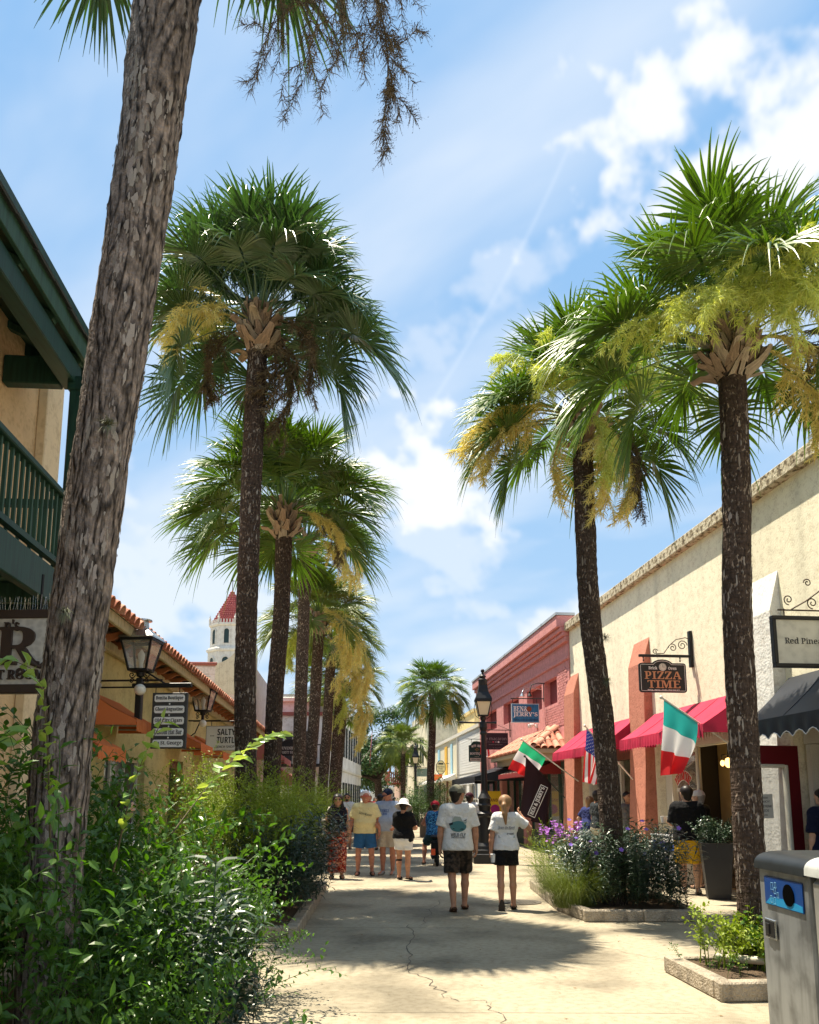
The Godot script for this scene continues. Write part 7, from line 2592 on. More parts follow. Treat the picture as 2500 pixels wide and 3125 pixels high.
func build_plants() -> void:
	var lf := M("shrub_leaf", Vector3(0.085, 0.185, 0.030), 0.34, {"vc": 1, "back": Vector3(0.78, 0.96, 0.10), "spec": 0.5})
	var lime := M("hedge_leaf", Vector3(0.27, 0.35, 0.04), 0.45, {"vc": 1, "back": Vector3(0.60, 0.70, 0.07)})
	var dk := M("dark_leaf", Vector3(0.030, 0.062, 0.030), 0.38, {"vc": 1, "back": Vector3(0.08, 0.14, 0.03), "spec": 0.55})
	var vio := M("violet_petal", Vector3(0.20, 0.10, 0.55), 0.6, {"back": Vector3(0.25, 0.15, 0.6)})
	var fl := flower_mesh()
	# ---- big foreground shrub
	var t := thing("leafy_shrub", "large sprawling shrub with glossy oval leaves filling the left foreground", "shrub", mv(-2.1, 0.12, -5.2))
	var sp := []
	for i in 7:
		sp.append(sprig(i, rr(1.15, 1.6), 0.072, 0.036, 9, rr(0.5, 1.3)))
	rng.seed = 515
	scatter(t, "branch", sp, lf, 250, func(i: int) -> Vector3:
		var x := rr(-0.95, 0.85)
		var z := rr(-1.9, 1.7)
		var y := rr(0.0, 0.55) * (1.0 if i % 3 else 1.6) - clampf((x + 0.1) * 0.75, 0.0, 0.62) - clampf((-z - 1.0) * 0.45, 0.0, 0.4)
		y = maxf(y, -0.1 - 0.28 * clampf(x + 0.2, 0.0, 1.0))
		return Vector3(x, y, z), 0.65, 1.12, 0.55)
	# low skirt on the street side
	scatter(t, "branch", sp, lf, 46, func(_i: int) -> Vector3:
		return Vector3(rr(0.55, 1.0), rr(0.0, 0.2), rr(-2.0, 1.2)), 0.4, 0.65, 0.8)
	# three long shoots that reach above the shrub, every leaf its own piece
	var lm := []
	for i in 3:
		var g := Geo.new()
		leaf(g, Vector3.ZERO, Vector3(0, 0, 1), Vector3.UP, 0.115, 0.052, 0.2 + 0.2 * i, 0.35)
		lm.append(g.mesh())
	var lone := M("shoot_leaf", Vector3(0.13, 0.25, 0.035), 0.36, {"back": Vector3(0.42, 0.52, 0.06), "spec": 0.55})
	var tw := M("twig", Vector3(0.09, 0.07, 0.03), 0.7)
	rng.seed = 88
	for e in [[Vector3(-1.78, 1.3, -4.1), Vector3(-1.86, 2.12, -4.05), Vector3(-2.02, 2.26, -4.0), Vector3(-2.2, 2.22, -3.95), "slender leafy shoot crossing the leaning trunk beside the R sign"], [Vector3(-1.5, 1.35, -5.2), Vector3(-1.30, 1.75, -5.6), Vector3(-1.08, 2.0, -5.9), Vector3(-0.95, 2.06, -6.05), "leafy shoot arching right before the dark palm trunk"], [Vector3(-1.5, 1.2, -4.2), Vector3(-1.42, 1.65, -4.2), Vector3(-1.33, 1.9, -4.22), Vector3(-1.28, 1.98, -4.2), "upright leafy shoot left of the directory sign"], [Vector3(-2.2, 1.2, -4.2), Vector3(-2.16, 1.65, -4.1), Vector3(-2.08, 1.85, -4.05), Vector3(-1.98, 1.9, -4.0), "leafy shoot at the far left below the R sign"]]:
		var cv := Curve3D.new()
		for i in 4:
			var d: Vector3 = (e[mini(i + 1, 3)] - e[maxi(i - 1, 0)]) * 0.17
			cv.add_point(e[i] - e[0], -d, d)
		var pts := PackedVector3Array()
		for i in 13:
			pts.append(cv.sample_baked(cv.get_baked_length() * i / 12.0))
		var g := Geo.new()
		g.tube(pts, PackedFloat32Array([0.006, 0.006, 0.005, 0.005, 0.004, 0.004, 0.003, 0.003, 0.002]), 5)
		var b := obj("shoot", g, tw, t, Transform3D(Basis.IDENTITY, e[0] - t.position))
		b.set_meta("label", e[4])
		var nl := int(cv.get_baked_length() / 0.037)
		for i in nl:
			var s := (0.22 + 0.78 * i / (nl - 1.0)) * cv.get_baked_length()
			var o := cv.sample_baked(s)
			var d := (cv.sample_baked(minf(s + 0.03, cv.get_baked_length())) - cv.sample_baked(s - 0.03)).normalized()
			var sd := d.cross(Vector3.UP).normalized() * (1.0 if i % 2 else -1.0)
			var dir := (sd + d * rr(0.3, 0.8) + Vector3(rr(-0.4, 0.4), rr(-0.5, 0.3), rr(-0.4, 0.4))).normalized()
			var k := rr(0.75, 1.15)
			obj("leaf", lm[i % 3], lone, b, Transform3D(Basis.looking_at(-dir, Vector3(rr(-0.8, 0.8), rr(0.3, 1), rr(-0.3, 1.2))).scaled(Vector3(k, k, k)), o))
	# strap leaved clump at the foot of the shrub
	var rl := []
	for i in 5:
		rl.append(ruellia(i, rr(0.75, 1.05), false))
	rng.seed = 616
	t = thing("narrow_leaved_plant", "dark narrow leaved clump at the foot of the foreground shrub", "plant", mv(-1.2, 0.1, -5.6))
	scatter(t, "stem", rl, dk, 40, func(_i: int) -> Vector3:
		return Vector3(rr(-0.35, 0.18), 0, rr(-0.5, 0.6)), 0.75, 1.1, 0.5)
	# ---- left planter: lime hedge above, dark narrow leaves before it
	var hs := []
	for i in 6:
		hs.append(sprig(20 + i, rr(0.95, 1.3), 0.038, 0.017, 12, rr(0.2, 0.9), Color(1, 1, 1), 0.032))
	rng.seed = 717
	t = thing("lime_hedge", "bright lime green feathery hedge at the feet of the two nearer left palms", "hedge", mv(-2.2, 0.12, -11.8))
	scatter(t, "branch", hs, lime, 210, func(i: int) -> Vector3:
		return Vector3(rr(-0.9, 0.7), rr(0.3, 0.85), rr(-2.6, 2.2)), 0.75, 1.15, 0.4)
	t = thing("narrow_leaved_plant", "dark narrow leaved mass spilling over the left planter kerb", "plant", mv(-1.55, 0.12, -10.9))
	scatter(t, "stem", rl, dk, 150, func(_i: int) -> Vector3:
		return Vector3(rr(-0.75, 0.32), rr(0.0, 0.35), rr(-3.0, 1.35)), 0.8, 1.25, 0.5)
	t = thing("lime_hedge", "farther lime hedge behind the woman in patterned trousers", "hedge", mv(-2.7, 0.12, -24.0))
	scatter(t, "branch", hs, lime, 130, func(_i: int) -> Vector3:
		return Vector3(rr(-0.6, 0.55), rr(0.1, 0.6), rr(-7.0, 6.4)), 0.9, 1.3, 0.35)
	# ---- right planter
	rng.seed = 818
	t = thing("narrow_leaved_plant", "dense dark shrub with narrow glossy leaves in the middle right planter", "shrub", mv(3.0, 0.12, -12.0))
	scatter(t, "stem", rl, dk, 290, func(_i: int) -> Vector3:
		return Vector3(rr(-0.62, 0.80), rr(0.0, 0.22), rr(-1.5, 1.1)), 0.7, 1.02, 0.5)
	for i in 16:
		obj("flower", fl, vio, t, Transform3D(Basis(Vector3(1, 0, 0), rr(0.2, 1.2)).scaled(Vector3.ONE * 1.2), Vector3(rr(-0.8, 0.7), rr(0.6, 1.15), rr(-0.4, 1.2))))
	t = thing("ornamental_grass", "bright arching grass at the left side of the middle right planter", "grass", mv(2.28, 0.1, -11.6))
	stuff(obj("blades", grass_clump(1500, 0.30, 1.0), M("grass_blade", Vector3(0.15, 0.19, 0.045), 0.5, {"vc": 1, "back": Vector3(0.35, 0.40, 0.08)}), t))
	t = thing("ornamental_grass", "paler grass farther back in the middle right planter", "grass", mv(2.45, 0.1, -13.2))
	stuff(obj("blades", grass_clump(900, 0.40, 0.95), M("grass_blade"), t))
	t = thing("purple_flowers", "purple flower spikes behind the bright grass", "flowers", mv(2.75, 0.1, -14.2))
	for i in 26:
		var p := Vector3(rr(-0.45, 0.2), rr(0.85, 1.1), rr(-0.4, 0.4))
		var g := Geo.new()
		g.tube(PackedVector3Array([Vector3(p.x * 0.5, 0, p.z * 0.5), p]), PackedFloat32Array([0.004]), 3, false)
		obj("stem", g, M("twig"), t)
		for k in 4:
			obj("flower", fl, M("purple_petal", Vector3(0.36, 0.12, 0.50), 0.6, {"back": Vector3(0.4, 0.15, 0.55)}), t, Transform3D(Basis(Vector3(1, 0, 1).normalized(), rr(-1, 1)).scaled(Vector3.ONE * rr(0.9, 1.4)), p + Vector3(rr(-0.03, 0.03), k * -0.04, rr(-0.03, 0.03))))
	t = thing("leafy_fern", "bright feathery leaves beside the purple flowers", "plant", mv(2.2, 0.1, -14.6))
	scatter(t, "branch", hs, lime, 26, func(_i: int) -> Vector3:
		return Vector3(rr(0.05, 0.6), 0.0, rr(-0.5, 0.4)), 0.6, 0.9, 0.4)
	# ---- small right planter
	rng.seed = 919
	var ss := []
	for i in 4:
		ss.append(sprig(40 + i, rr(0.42, 0.6), 0.055, 0.034, 6, rr(0.1, 0.5), Color(1, 1, 1), 0.028))
	t = thing("leafy_weeds", "pale green leafy weeds in the small right planter", "plant", mv(2.85, 0.12, -7.3))
	scatter(t, "stem", ss, lime, 38, func(_i: int) -> Vector3:
		return Vector3(rr(-0.25, 0.25), 0, rr(-0.4, 0.25)), 0.5, 1.05, 0.3)
	t = thing("dark_leafy_plant", "dark green leafy plants at the base of the right palm", "plant", mv(3.15, 0.12, -7.35))
	scatter(t, "stem", ss, lf, 60, func(_i: int) -> Vector3:
		return Vector3(rr(-0.2, 0.7), 0, rr(-0.35, 0.35)), 0.6, 1.0, 0.4)
	t = thing("small_weeds", "small sparse weeds at the kerb corner of the right planter", "plant", mv(2.6, 0.12, -7.2))
	scatter(t, "stem", ss, lf, 8, func(_i: int) -> Vector3:
		return Vector3(rr(-0.15, 0.3), 0, rr(-0.45, 0.4)), 0.2, 0.4, 0.5)
	# ---- centre planter box and pot
	t = thing("leafy_bush", "loose green bush in the planter box under the centre palm", "shrub", mv(0.85, 0.6, -35.4))
	scatter(t, "branch", sp, M("mid_leaf", Vector3(0.085, 0.15, 0.045), 0.45, {"vc": 1, "back": Vector3(0.3, 0.4, 0.08)}), 60, func(_i: int) -> Vector3:
		return Vector3(rr(-0.7, 0.6), rr(-0.2, 0.4), rr(-0.9, 0.9)), 0.8, 1.4, 0.5)
	t = thing("potted_plant", "dark bushy plant in the tall pot beside the man in yellow shorts", "plant", mv(4.95, 0.79, -13.35))
	scatter(t, "stem", ss, dk, 40, func(_i: int) -> Vector3:
		return Vector3(rr(-0.25, 0.25), 0, rr(-0.25, 0.25)), 0.6, 1.0, 0.6)
	# air plants on trunks
	for e in [["grey green air plant high on the leaning trunk", Vector3(-1.80, 3.77, -4.53), 0.11], ["small air plant low on the leaning trunk", Vector3(-1.98, 2.62, -4.53), 0.08], ["mossy tuft on the right of the middle right palm trunk", Vector3(2.86, 3.9, -11.58), 0.15], ["dark mossy tuft lower on the middle right palm trunk", Vector3(2.85, 3.25, -11.52), 0.14]]:
		t = thing("air_plant", e[0], "plant", Transform3D(Basis.IDENTITY, e[1]))
		var g := Geo.new()
		for i in 110:
			var d := Vector3(rr(-1, 1), rr(-0.8, 0.8), rr(0.1, 1)).normalized()
			var s := d.cross(Vector3.UP).normalized() * 0.0022
			var q: Vector3 = d * e[2] * rr(0.5, 1.0)
			g.quad(-s, s, q * 0.6 + s * 0.8, q * 0.6 - s * 0.8)
			g.tri(q * 0.6 - s, q * 0.6 + s, q + Vector3(0, -0.03, 0))
		stuff(obj("leaves", g, M("air_plant", Vector3(0.16, 0.17, 0.10), 0.7), t))
# ---------------------------------------------------------------- people: one field of tapered capsules each, meshed as surface nets
class Field:
	var lo: Vector3
	var s: float
	var nx: int
	var ny: int
	var nz: int
	var d := PackedFloat32Array()

	func _init(a: Vector3, b: Vector3, cell: float) -> void:
		lo = a
		s = cell
		nx = int((b.x - a.x) / cell) + 2
		ny = int((b.y - a.y) / cell) + 2
		nz = int((b.z - a.z) / cell) + 2
		d.resize(nx * ny * nz)
		d.fill(1.0)

	func cap(a: Vector3, b: Vector3, ra: float, rb: float, k := 0.03, clip := false, flat := 1.0, clip_a := false) -> void:
		var m := maxf(ra, rb) + k + s * 2.0
		var p0 := a.min(b) - Vector3(m, m, m)
		var p1 := a.max(b) + Vector3(m, m, m)
		var i0 := maxi(0, int((p0.x - lo.x) / s))
		var j0 := maxi(0, int((p0.y - lo.y) / s))
		var k0 := maxi(0, int((p0.z - lo.z) / s))
		var i1 := mini(nx - 1, int((p1.x - lo.x) / s) + 1)
		var j1 := mini(ny - 1, int((p1.y - lo.y) / s) + 1)
		var k1 := mini(nz - 1, int((p1.z - lo.z) / s) + 1)
		var ab := b - a
		var l2 := maxf(ab.length_squared(), 1e-9)
		var un := ab / sqrt(l2)
		for kk in range(k0, k1 + 1):
			for j in range(j0, j1 + 1):
				var at := (kk * ny + j) * nx
				for i in range(i0, i1 + 1):
					var p := lo + Vector3(i, j, kk) * s - a
					var t := clampf(p.dot(ab) / l2, 0.0, 1.0)
					var q := p - ab * t
					q.z *= flat
					var v := q.length() - lerpf(ra, rb, t)
					if clip:
						v = maxf(v, (p - ab).dot(un))
					if clip_a:
						v = maxf(v, -p.dot(un))
					var o := d[at + i]
					var h := maxf(k - absf(o - v), 0.0)
					d[at + i] = minf(o, v) - h * h / (4.0 * k)

	func cut(n: Vector3, off: float) -> void:
		for kk in nz:
			for j in ny:
				var at := (kk * ny + j) * nx
				for i in nx:
					d[at + i] = maxf(d[at + i], (lo + Vector3(i, j, kk) * s).dot(n) - off)

	func val(p: Vector3) -> float:
		var q := (p - lo) / s
		var i := clampi(int(q.x), 0, nx - 2)
		var j := clampi(int(q.y), 0, ny - 2)
		var k := clampi(int(q.z), 0, nz - 2)
		var f := q - Vector3(i, j, k)
		var a := (k * ny + j) * nx + i
		var b := a + nx * ny
		var c0 := lerpf(lerpf(d[a], d[a + 1], f.x), lerpf(d[a + nx], d[a + nx + 1], f.x), f.y)
		var c1 := lerpf(lerpf(d[b], d[b + 1], f.x), lerpf(d[b + nx], d[b + nx + 1], f.x), f.y)
		return lerpf(c0, c1, f.z)

	func mesh(g: Geo) -> void:
		var id := PackedInt32Array()
		id.resize(d.size())
		id.fill(-1)
		var sx := 1
		var sy := nx
		var sz := nx * ny
		var lim := s * 2.2
		var cells := PackedInt32Array()
		for kk in range(0, nz - 1):
			for j in range(0, ny - 1):
				var at := (kk * ny + j) * nx
				for i in range(0, nx - 1):
					var c := at + i
					if absf(d[c]) > lim:
						continue
					var n := 0
					var v := [d[c], d[c + sx], d[c + sy], d[c + sx + sy], d[c + sz], d[c + sx + sz], d[c + sy + sz], d[c + sx + sy + sz]]
					for q in 8:
						if v[q] < 0.0:
							n += 1
					if n == 0 or n == 8:
						continue
					var sum := Vector3.ZERO
					var cnt := 0
					for e in 12:
						var ax := e >> 2
						var r := e & 3
						var a := 0
						if ax == 0:
							a = ((r & 1) << 1) | ((r >> 1) << 2)
						elif ax == 1:
							a = (r & 1) | ((r >> 1) << 2)
						else:
							a = (r & 1) | ((r >> 1) << 1)
						var b := a | (1 << ax)
						var va: float = v[a]
						var vb: float = v[b]
						if (va < 0.0) == (vb < 0.0):
							continue
						var t := va / (va - vb)
						var p := Vector3(a & 1, (a >> 1) & 1, a >> 2)
						p[ax] += t
						sum += p
						cnt += 1
					var off := sum / cnt
					var pos := lo + (Vector3(i, j, kk) + off) * s
					var gx := Vector3(v[1] - v[0] + v[3] - v[2] + v[5] - v[4] + v[7] - v[6], v[2] - v[0] + v[3] - v[1] + v[6] - v[4] + v[7] - v[5], v[4] - v[0] + v[5] - v[1] + v[6] - v[2] + v[7] - v[3])
					id[c] = g.vert(pos, gx.normalized(), Vector2(pos.x, pos.y))
					cells.append(c)
		for c in cells:
			var i := c % nx
			var j := (c / nx) % ny
			var kk := c / (nx * ny)
			if i < 1 or j < 1 or kk < 1:
				continue
			var v0 := d[c] < 0.0
			if v0 != (d[c + sx] < 0.0):
				_q(g, id[c], id[c - sy], id[c - sy - sz], id[c - sz], v0)
			if v0 != (d[c + sy] < 0.0):
				_q(g, id[c], id[c - sz], id[c - sx - sz], id[c - sx], v0)
			if v0 != (d[c + sz] < 0.0):
				_q(g, id[c], id[c - sx], id[c - sx - sy], id[c - sy], v0)

	func _q(g: Geo, a: int, b: int, c: int, e: int, flip: bool) -> void:
		if a < 0 or b < 0 or c < 0 or e < 0:
			return
		if flip:
			g.put(a, b, c)
			g.put(a, c, e)
		else:
			g.put(a, c, b)
			g.put(a, e, c)

# cloth creases: push the surface in and out along slanting folds
func crease(g: Geo, sd: int, amp: float) -> void:
	var f := FastNoiseLite.new()
	f.seed = sd
	f.frequency = 1.0
	f.fractal_octaves = 3
	for i in g.v.size():
		var p := g.v[i]
		var q := Vector3(p.x * 5.0 + p.y * 2.0, p.y * 4.0 - absf(p.x) * 4.0, p.z * 5.0)
		var a := f.get_noise_3dv(q)
		var e := 0.12
		var gr := Vector3(f.get_noise_3dv(q + Vector3(e, 0, 0)) - a, f.get_noise_3dv(q + Vector3(0, e, 0)) - a, f.get_noise_3dv(q + Vector3(0, 0, e)) - a) / e * 5.0
		g.v[i] = p + g.n[i] * a * amp
		g.n[i] = (g.n[i] - gr * amp * 0.8).normalized()

var hand_geo: Dictionary = {}

# wrist at the origin, fingers towards -y, thumb towards +z, palm towards the body (-x for the left hand)
func hand(grip: float) -> Geo:
	var key := int(grip * 10)
	if hand_geo.has(key):
		return hand_geo[key]
	var f := Field.new(Vector3(-0.09, -0.21, -0.06), Vector3(0.05, 0.04, 0.085), 0.005)
	f.cap(Vector3(0, 0.02, 0), Vector3(0, -0.03, 0), 0.027, 0.026, 0.02)
	for q in 4:
		var z := 0.028 - q * 0.019
		var ln: float = [0.072, 0.080, 0.074, 0.058][q]
		var base := Vector3(0, -0.088 + absf(q - 1.2) * 0.004, z)
		f.cap(Vector3(0, -0.03, z * 0.6), base, 0.016, 0.0125, 0.012)
		var a := 0.25 + grip * 0.8
		var m := base + Vector3(-sin(a), -cos(a), z * 0.06) * ln * 0.48
		a += 0.35 + grip * 1.1
		var m2 := m + Vector3(-sin(a), -cos(a), 0) * ln * 0.30
		a += 0.25 + grip * 0.5
		f.cap(base, m, 0.0095, 0.009, 0.006)
		f.cap(m, m2, 0.009, 0.0085, 0.004)
		f.cap(m2, m2 + Vector3(-sin(a), -cos(a), 0) * ln * 0.24, 0.0085, 0.007, 0.004)
	var tb := Vector3(-0.005, -0.035, 0.026)
	var tm := tb + Vector3(-0.014 - grip * 0.012, -0.030, 0.026)
	f.cap(Vector3(0, -0.02, 0.012), tb, 0.018, 0.014, 0.012)
	f.cap(tb, tm, 0.012, 0.0105, 0.008)
	f.cap(tm, tm + Vector3(-0.012 - grip * 0.02, -0.028, 0.006 - grip * 0.008), 0.010, 0.008, 0.004)
	var g := Geo.new()
	f.mesh(g)
	hand_geo[key] = g
	return g

const SKIN := {"tan": Vector3(0.48, 0.24, 0.145), "fair": Vector3(0.60, 0.36, 0.25), "red": Vector3(0.50, 0.22, 0.14), "brown": Vector3(0.20, 0.10, 0.06), "olive": Vector3(0.42, 0.23, 0.14)}

func cloth(key: String, c := Vector3(0.5, 0.5, 0.5), o := {}) -> StandardMaterial3D:
	var d := {"tex": T.weave, "bump": T.folds, "depth": 2.0, "scale": 3.2, "world": false, "spec": 0.25, "rim": 0.25}
	d.merge(o, true)
	return M("cloth_" + key, c, 0.85, d)

# stick flat shapes (x, y) to the front (+1) or back (-1) of a garment field
func stick(f: Field, g: Geo, face: float, dx: float, dy: float) -> void:
	for i in g.v.size():
		var p := g.v[i]
		var x := (p.x * face) + dx
		var y := p.y + dy
		var z := 0.26 * face
		for k in 60:
			if f.val(Vector3(x, y, z)) < 0.0:
				break
			z -= 0.005 * face
		g.v[i] = Vector3(x, y, z + face * (0.010 + clampf(p.z, 0.0, 0.004)))
		g.n[i] = Vector3(0, 0, face)

func person(label: String, at: Vector3, yaw: float, o: Dictionary) -> Dictionary:
	var h: float = o.get("h", 1.72) / 1.75
	var th := thing("person", label, "person", Transform3D(Basis(Vector3.UP, yaw).scaled(Vector3(h, h, h)), at))
	var cell: float = o.get("cell", 0.02)
	var w: float = o.get("fat", 1.0)
	var belly: float = o.get("belly", 0.0)
	var fem: bool = o.get("fem", false)
	var sw := 0.160 if fem else 0.182
	var drop: float = o.get("drop", 0.0)
	var lean: float = o.get("lean", 0.0)
	var D := Vector3(0, -drop, 0)
	var pelvis := Vector3(0, 0.95, 0) + D
	var tl := func(y: float, x := 0.0, z := 0.0) -> Vector3:     # a point of the leaning trunk
		var q := Vector3(x, y - 0.95, z).rotated(Vector3.RIGHT, lean)
		return pelvis + q
	var neck: Vector3 = tl.call(1.47)
	var head: Vector3 = tl.call(1.62, 0.0, 0.02)
	var hy: float = o.get("head_yaw", 0.0)
	var hp: float = o.get("head_pitch", 0.0)
	var hb := Basis(Vector3.UP, hy) * Basis(Vector3.RIGHT, hp)
	var J := {}
	for s in [1, -1]:
		var arm: Array = o.get("arm_l" if s > 0 else "arm_r", [Vector3(0.14 * s, -1, 0.0), Vector3(0.02 * s, -1, 0.16)])
		var leg: Array = o.get("leg_l" if s > 0 else "leg_r", [Vector3(0.02 * s, -1, 0.02), Vector3(0.0, -1, -0.02)])
		var sh: Vector3 = tl.call(1.40, sw * s * sqrt(w))
		var el: Vector3 = sh + (arm[0] as Vector3).normalized() * 0.285
		var wr: Vector3 = el + (arm[1] as Vector3).normalized() * 0.25
		var hip := pelvis + Vector3(0.092 * s * sqrt(w), -0.04, 0)
		var kn: Vector3 = hip + (leg[0] as Vector3).normalized() * 0.415
		var an: Vector3 = kn + (leg[1] as Vector3).normalized() * 0.405
		J[s] = {"sh": sh, "el": el, "wr": wr, "hip": hip, "kn": kn, "an": an, "foot": o.get("foot_l" if s > 0 else "foot_r", Vector3(0.14 * s, -0.16, 1.0)).normalized()}
	var skin := M("skin_" + o.get("skin", "tan"), SKIN[o.get("skin", "tan")], 0.55, {"spec": 0.35, "tex": T.mottle, "scale": 4.0, "world": false})
	var lo := Vector3(-0.36, -0.06, -0.34)
	var hi := Vector3(0.36, 1.78, 0.34)
	for s in [1, -1]:
		for n in ["el", "wr", "kn", "an"]:
			lo = lo.min(J[s][n] - Vector3(0.12, 0.12, 0.12))
			hi = hi.max(J[s][n] + Vector3(0.12, 0.12, 0.12))
	# body
	var f := Field.new(lo, hi, cell)
	var torso := func(q: Field, add: float, sm: float) -> void:
		q.cap(tl.call(1.36, -0.10 * w), tl.call(1.36, 0.10 * w), 0.098 * w + add, 0.098 * w + add, sm, false, 1.1)
		q.cap(tl.call(1.40, -sw * 0.86), tl.call(1.40, sw * 0.86), 0.056 + add, 0.056 + add, sm)
		q.cap(tl.call(1.24, -0.085 * w, 0.01 if not fem else 0.03), tl.call(1.24, 0.085 * w, 0.01 if not fem else 0.03), 0.108 * w + add, 0.108 * w + add, sm, false, 1.1)
		q.cap(tl.call(1.08, -0.065 * w, 0.01 + belly), tl.call(1.08, 0.065 * w, 0.01 + belly), (0.098 if fem else 0.110) * w + belly * 0.6 + add, (0.098 if fem else 0.110) * w + belly * 0.6 + add, sm, false, 1.1)
		q.cap(tl.call(0.96, -0.075 * w), tl.call(0.96, 0.075 * w), (0.122 if fem else 0.112) * w + add, (0.122 if fem else 0.112) * w + add, sm)
	torso.call(f, 0.0, 0.05)
	f.cap(neck - Vector3(0, 0.06, 0.01), neck + Vector3(0, 0.08, 0.005), 0.060 if not fem else 0.05, 0.056 if not fem else 0.046, 0.04)
	for s in [1, -1]:
		var j: Dictionary = J[s]
		f.cap(j.sh, j.el, 0.050 * sqrt(w), 0.041 * sqrt(w), 0.04)
		f.cap(j.el, j.el.lerp(j.wr, 0.35), 0.041, 0.042 * sqrt(w), 0.02)
		f.cap(j.el.lerp(j.wr, 0.35), j.wr, 0.042 * sqrt(w), 0.027, 0.02)
		f.cap(j.hip, j.kn, 0.085 * w, 0.056 * sqrt(w), 0.04)
		f.cap(j.kn, j.kn.lerp(j.an, 0.35) + Vector3(0, 0, -0.012), 0.052 * sqrt(w), 0.056 * sqrt(w), 0.02)
		f.cap(j.kn.lerp(j.an, 0.35) + Vector3(0, 0, -0.012), j.an, 0.056 * sqrt(w), 0.036, 0.02)
		f.cap(j.an + Vector3(0, -0.03, -0.02), j.an + j.foot * 0.17 + Vector3(0, -0.03, 0), 0.036, 0.028, 0.02)
	var g := Geo.new()
	f.mesh(g)
	# head with face, meshed finer
	var fine: float = minf(cell * 0.5, 0.009)
	var hf := Field.new(Vector3(-0.14, -0.20, -0.15), Vector3(0.14, 0.16, 0.17), fine)
	hf.cap(Vector3(0, 0.03, -0.015), Vector3(0, 0.02, 0.02), 0.092, 0.086, 0.03, false, 0.92)
	hf.cap(Vector3(0, -0.03, 0.03), Vector3(0, -0.075, 0.052), 0.068, 0.042, 0.04)
	hf.cap(Vector3(-0.03, -0.06, 0.03), Vector3(0.03, -0.06, 0.03), 0.042, 0.042, 0.03)
	hf.cap(Vector3(0, -0.06, -0.015), Vector3(0, -0.19, -0.02), 0.054, 0.056, 0.03)
	hf.cap(Vector3(0, 0.012, 0.098), Vector3(0, -0.026, 0.118), 0.009, 0.015, 0.014)
	hf.cap(Vector3(-0.02, -0.058, 0.088), Vector3(0.02, -0.058, 0.088), 0.010, 0.010, 0.012)
	hf.cap(Vector3(-0.04, 0.028, 0.082), Vector3(0.04, 0.028, 0.082), 0.012, 0.012, 0.02)
	for s in [1.0, -1.0]:
		hf.cap(Vector3(0.086 * s, 0.012, -0.008), Vector3(0.088 * s, -0.030, 0.0), 0.018, 0.012, 0.008)
	var hg := Geo.new()
	hf.mesh(hg)
	var hx := Transform3D(hb, head)
	g.add(hg, hx)
	for s in [1, -1]:
		var j: Dictionary = J[s]
		var dn: Vector3 = (j.wr - j.el).normalized()
		var ud: Vector3 = (j.el - j.sh).normalized()
		var fw := Vector3(0, 0, 1) if absf(dn.z) < 0.8 else Vector3(0, 1, 0)
		fw = (fw - dn * fw.dot(dn)).normalized()
		var x := (-dn).cross(fw).normalized()
		var b := Basis(x, -dn, fw)
		if s < 0:
			b = Basis(-x, -dn, fw)
		var first := g.ix.size()
		g.add(hand(o.get("grip_l" if s > 0 else "grip_r", 0.15)), Transform3D(b, j.wr))
		if s < 0:
			for q in range(first, g.ix.size(), 3):
				var keep := g.ix[q]
				g.ix[q] = g.ix[q + 1]
				g.ix[q + 1] = keep
	obj("body", g, skin, th)
	# face details
	if o.get("face", true):
		var e := Geo.new()
		e.t = hx
		for s in [1.0, -1.0]:
			e.ball(Vector3(0.033 * s, 0.012, 0.094), Vector3(0.010, 0.007, 0.006), 6)
			e.box(Vector3(0.034 * s, 0.036, 0.100), Vector3(0.032, 0.007, 0.008))
		obj("eyes", e, M("dark_hair"), th)
		e = Geo.new()
		e.t = hx
		e.ball(Vector3(0, -0.058, 0.096), Vector3(0.024, 0.007, 0.008), 6)
		obj("lips", e, M("lips", Vector3(0.33, 0.10, 0.08), 0.5), th)
		if o.get("smile", false):
			e = Geo.new()
			e.t = hx
			e.ball(Vector3(0, -0.056, 0.101), Vector3(0.018, 0.004, 0.006), 6)
			obj("teeth", e, M("appliance_white"), th)
	if o.has("glasses"):
		var e := Geo.new()
		e.t = hx
		for s in [1.0, -1.0]:
			e.ball(Vector3(0.034 * s, 0.012, 0.102), Vector3(0.029, 0.021, 0.012), 8)
			e.beam(Vector3(0.062 * s, 0.016, 0.098), Vector3(0.092 * s, 0.014, 0.0), 0.006, 0.008)
		e.box(Vector3(0, 0.016, 0.108), Vector3(0.02, 0.006, 0.006))
		obj("sunglasses", e, M("glasses_black", Vector3(0.008, 0.008, 0.01), 0.15), th)
	# hair
	var hair: String = o.get("hair", "short")
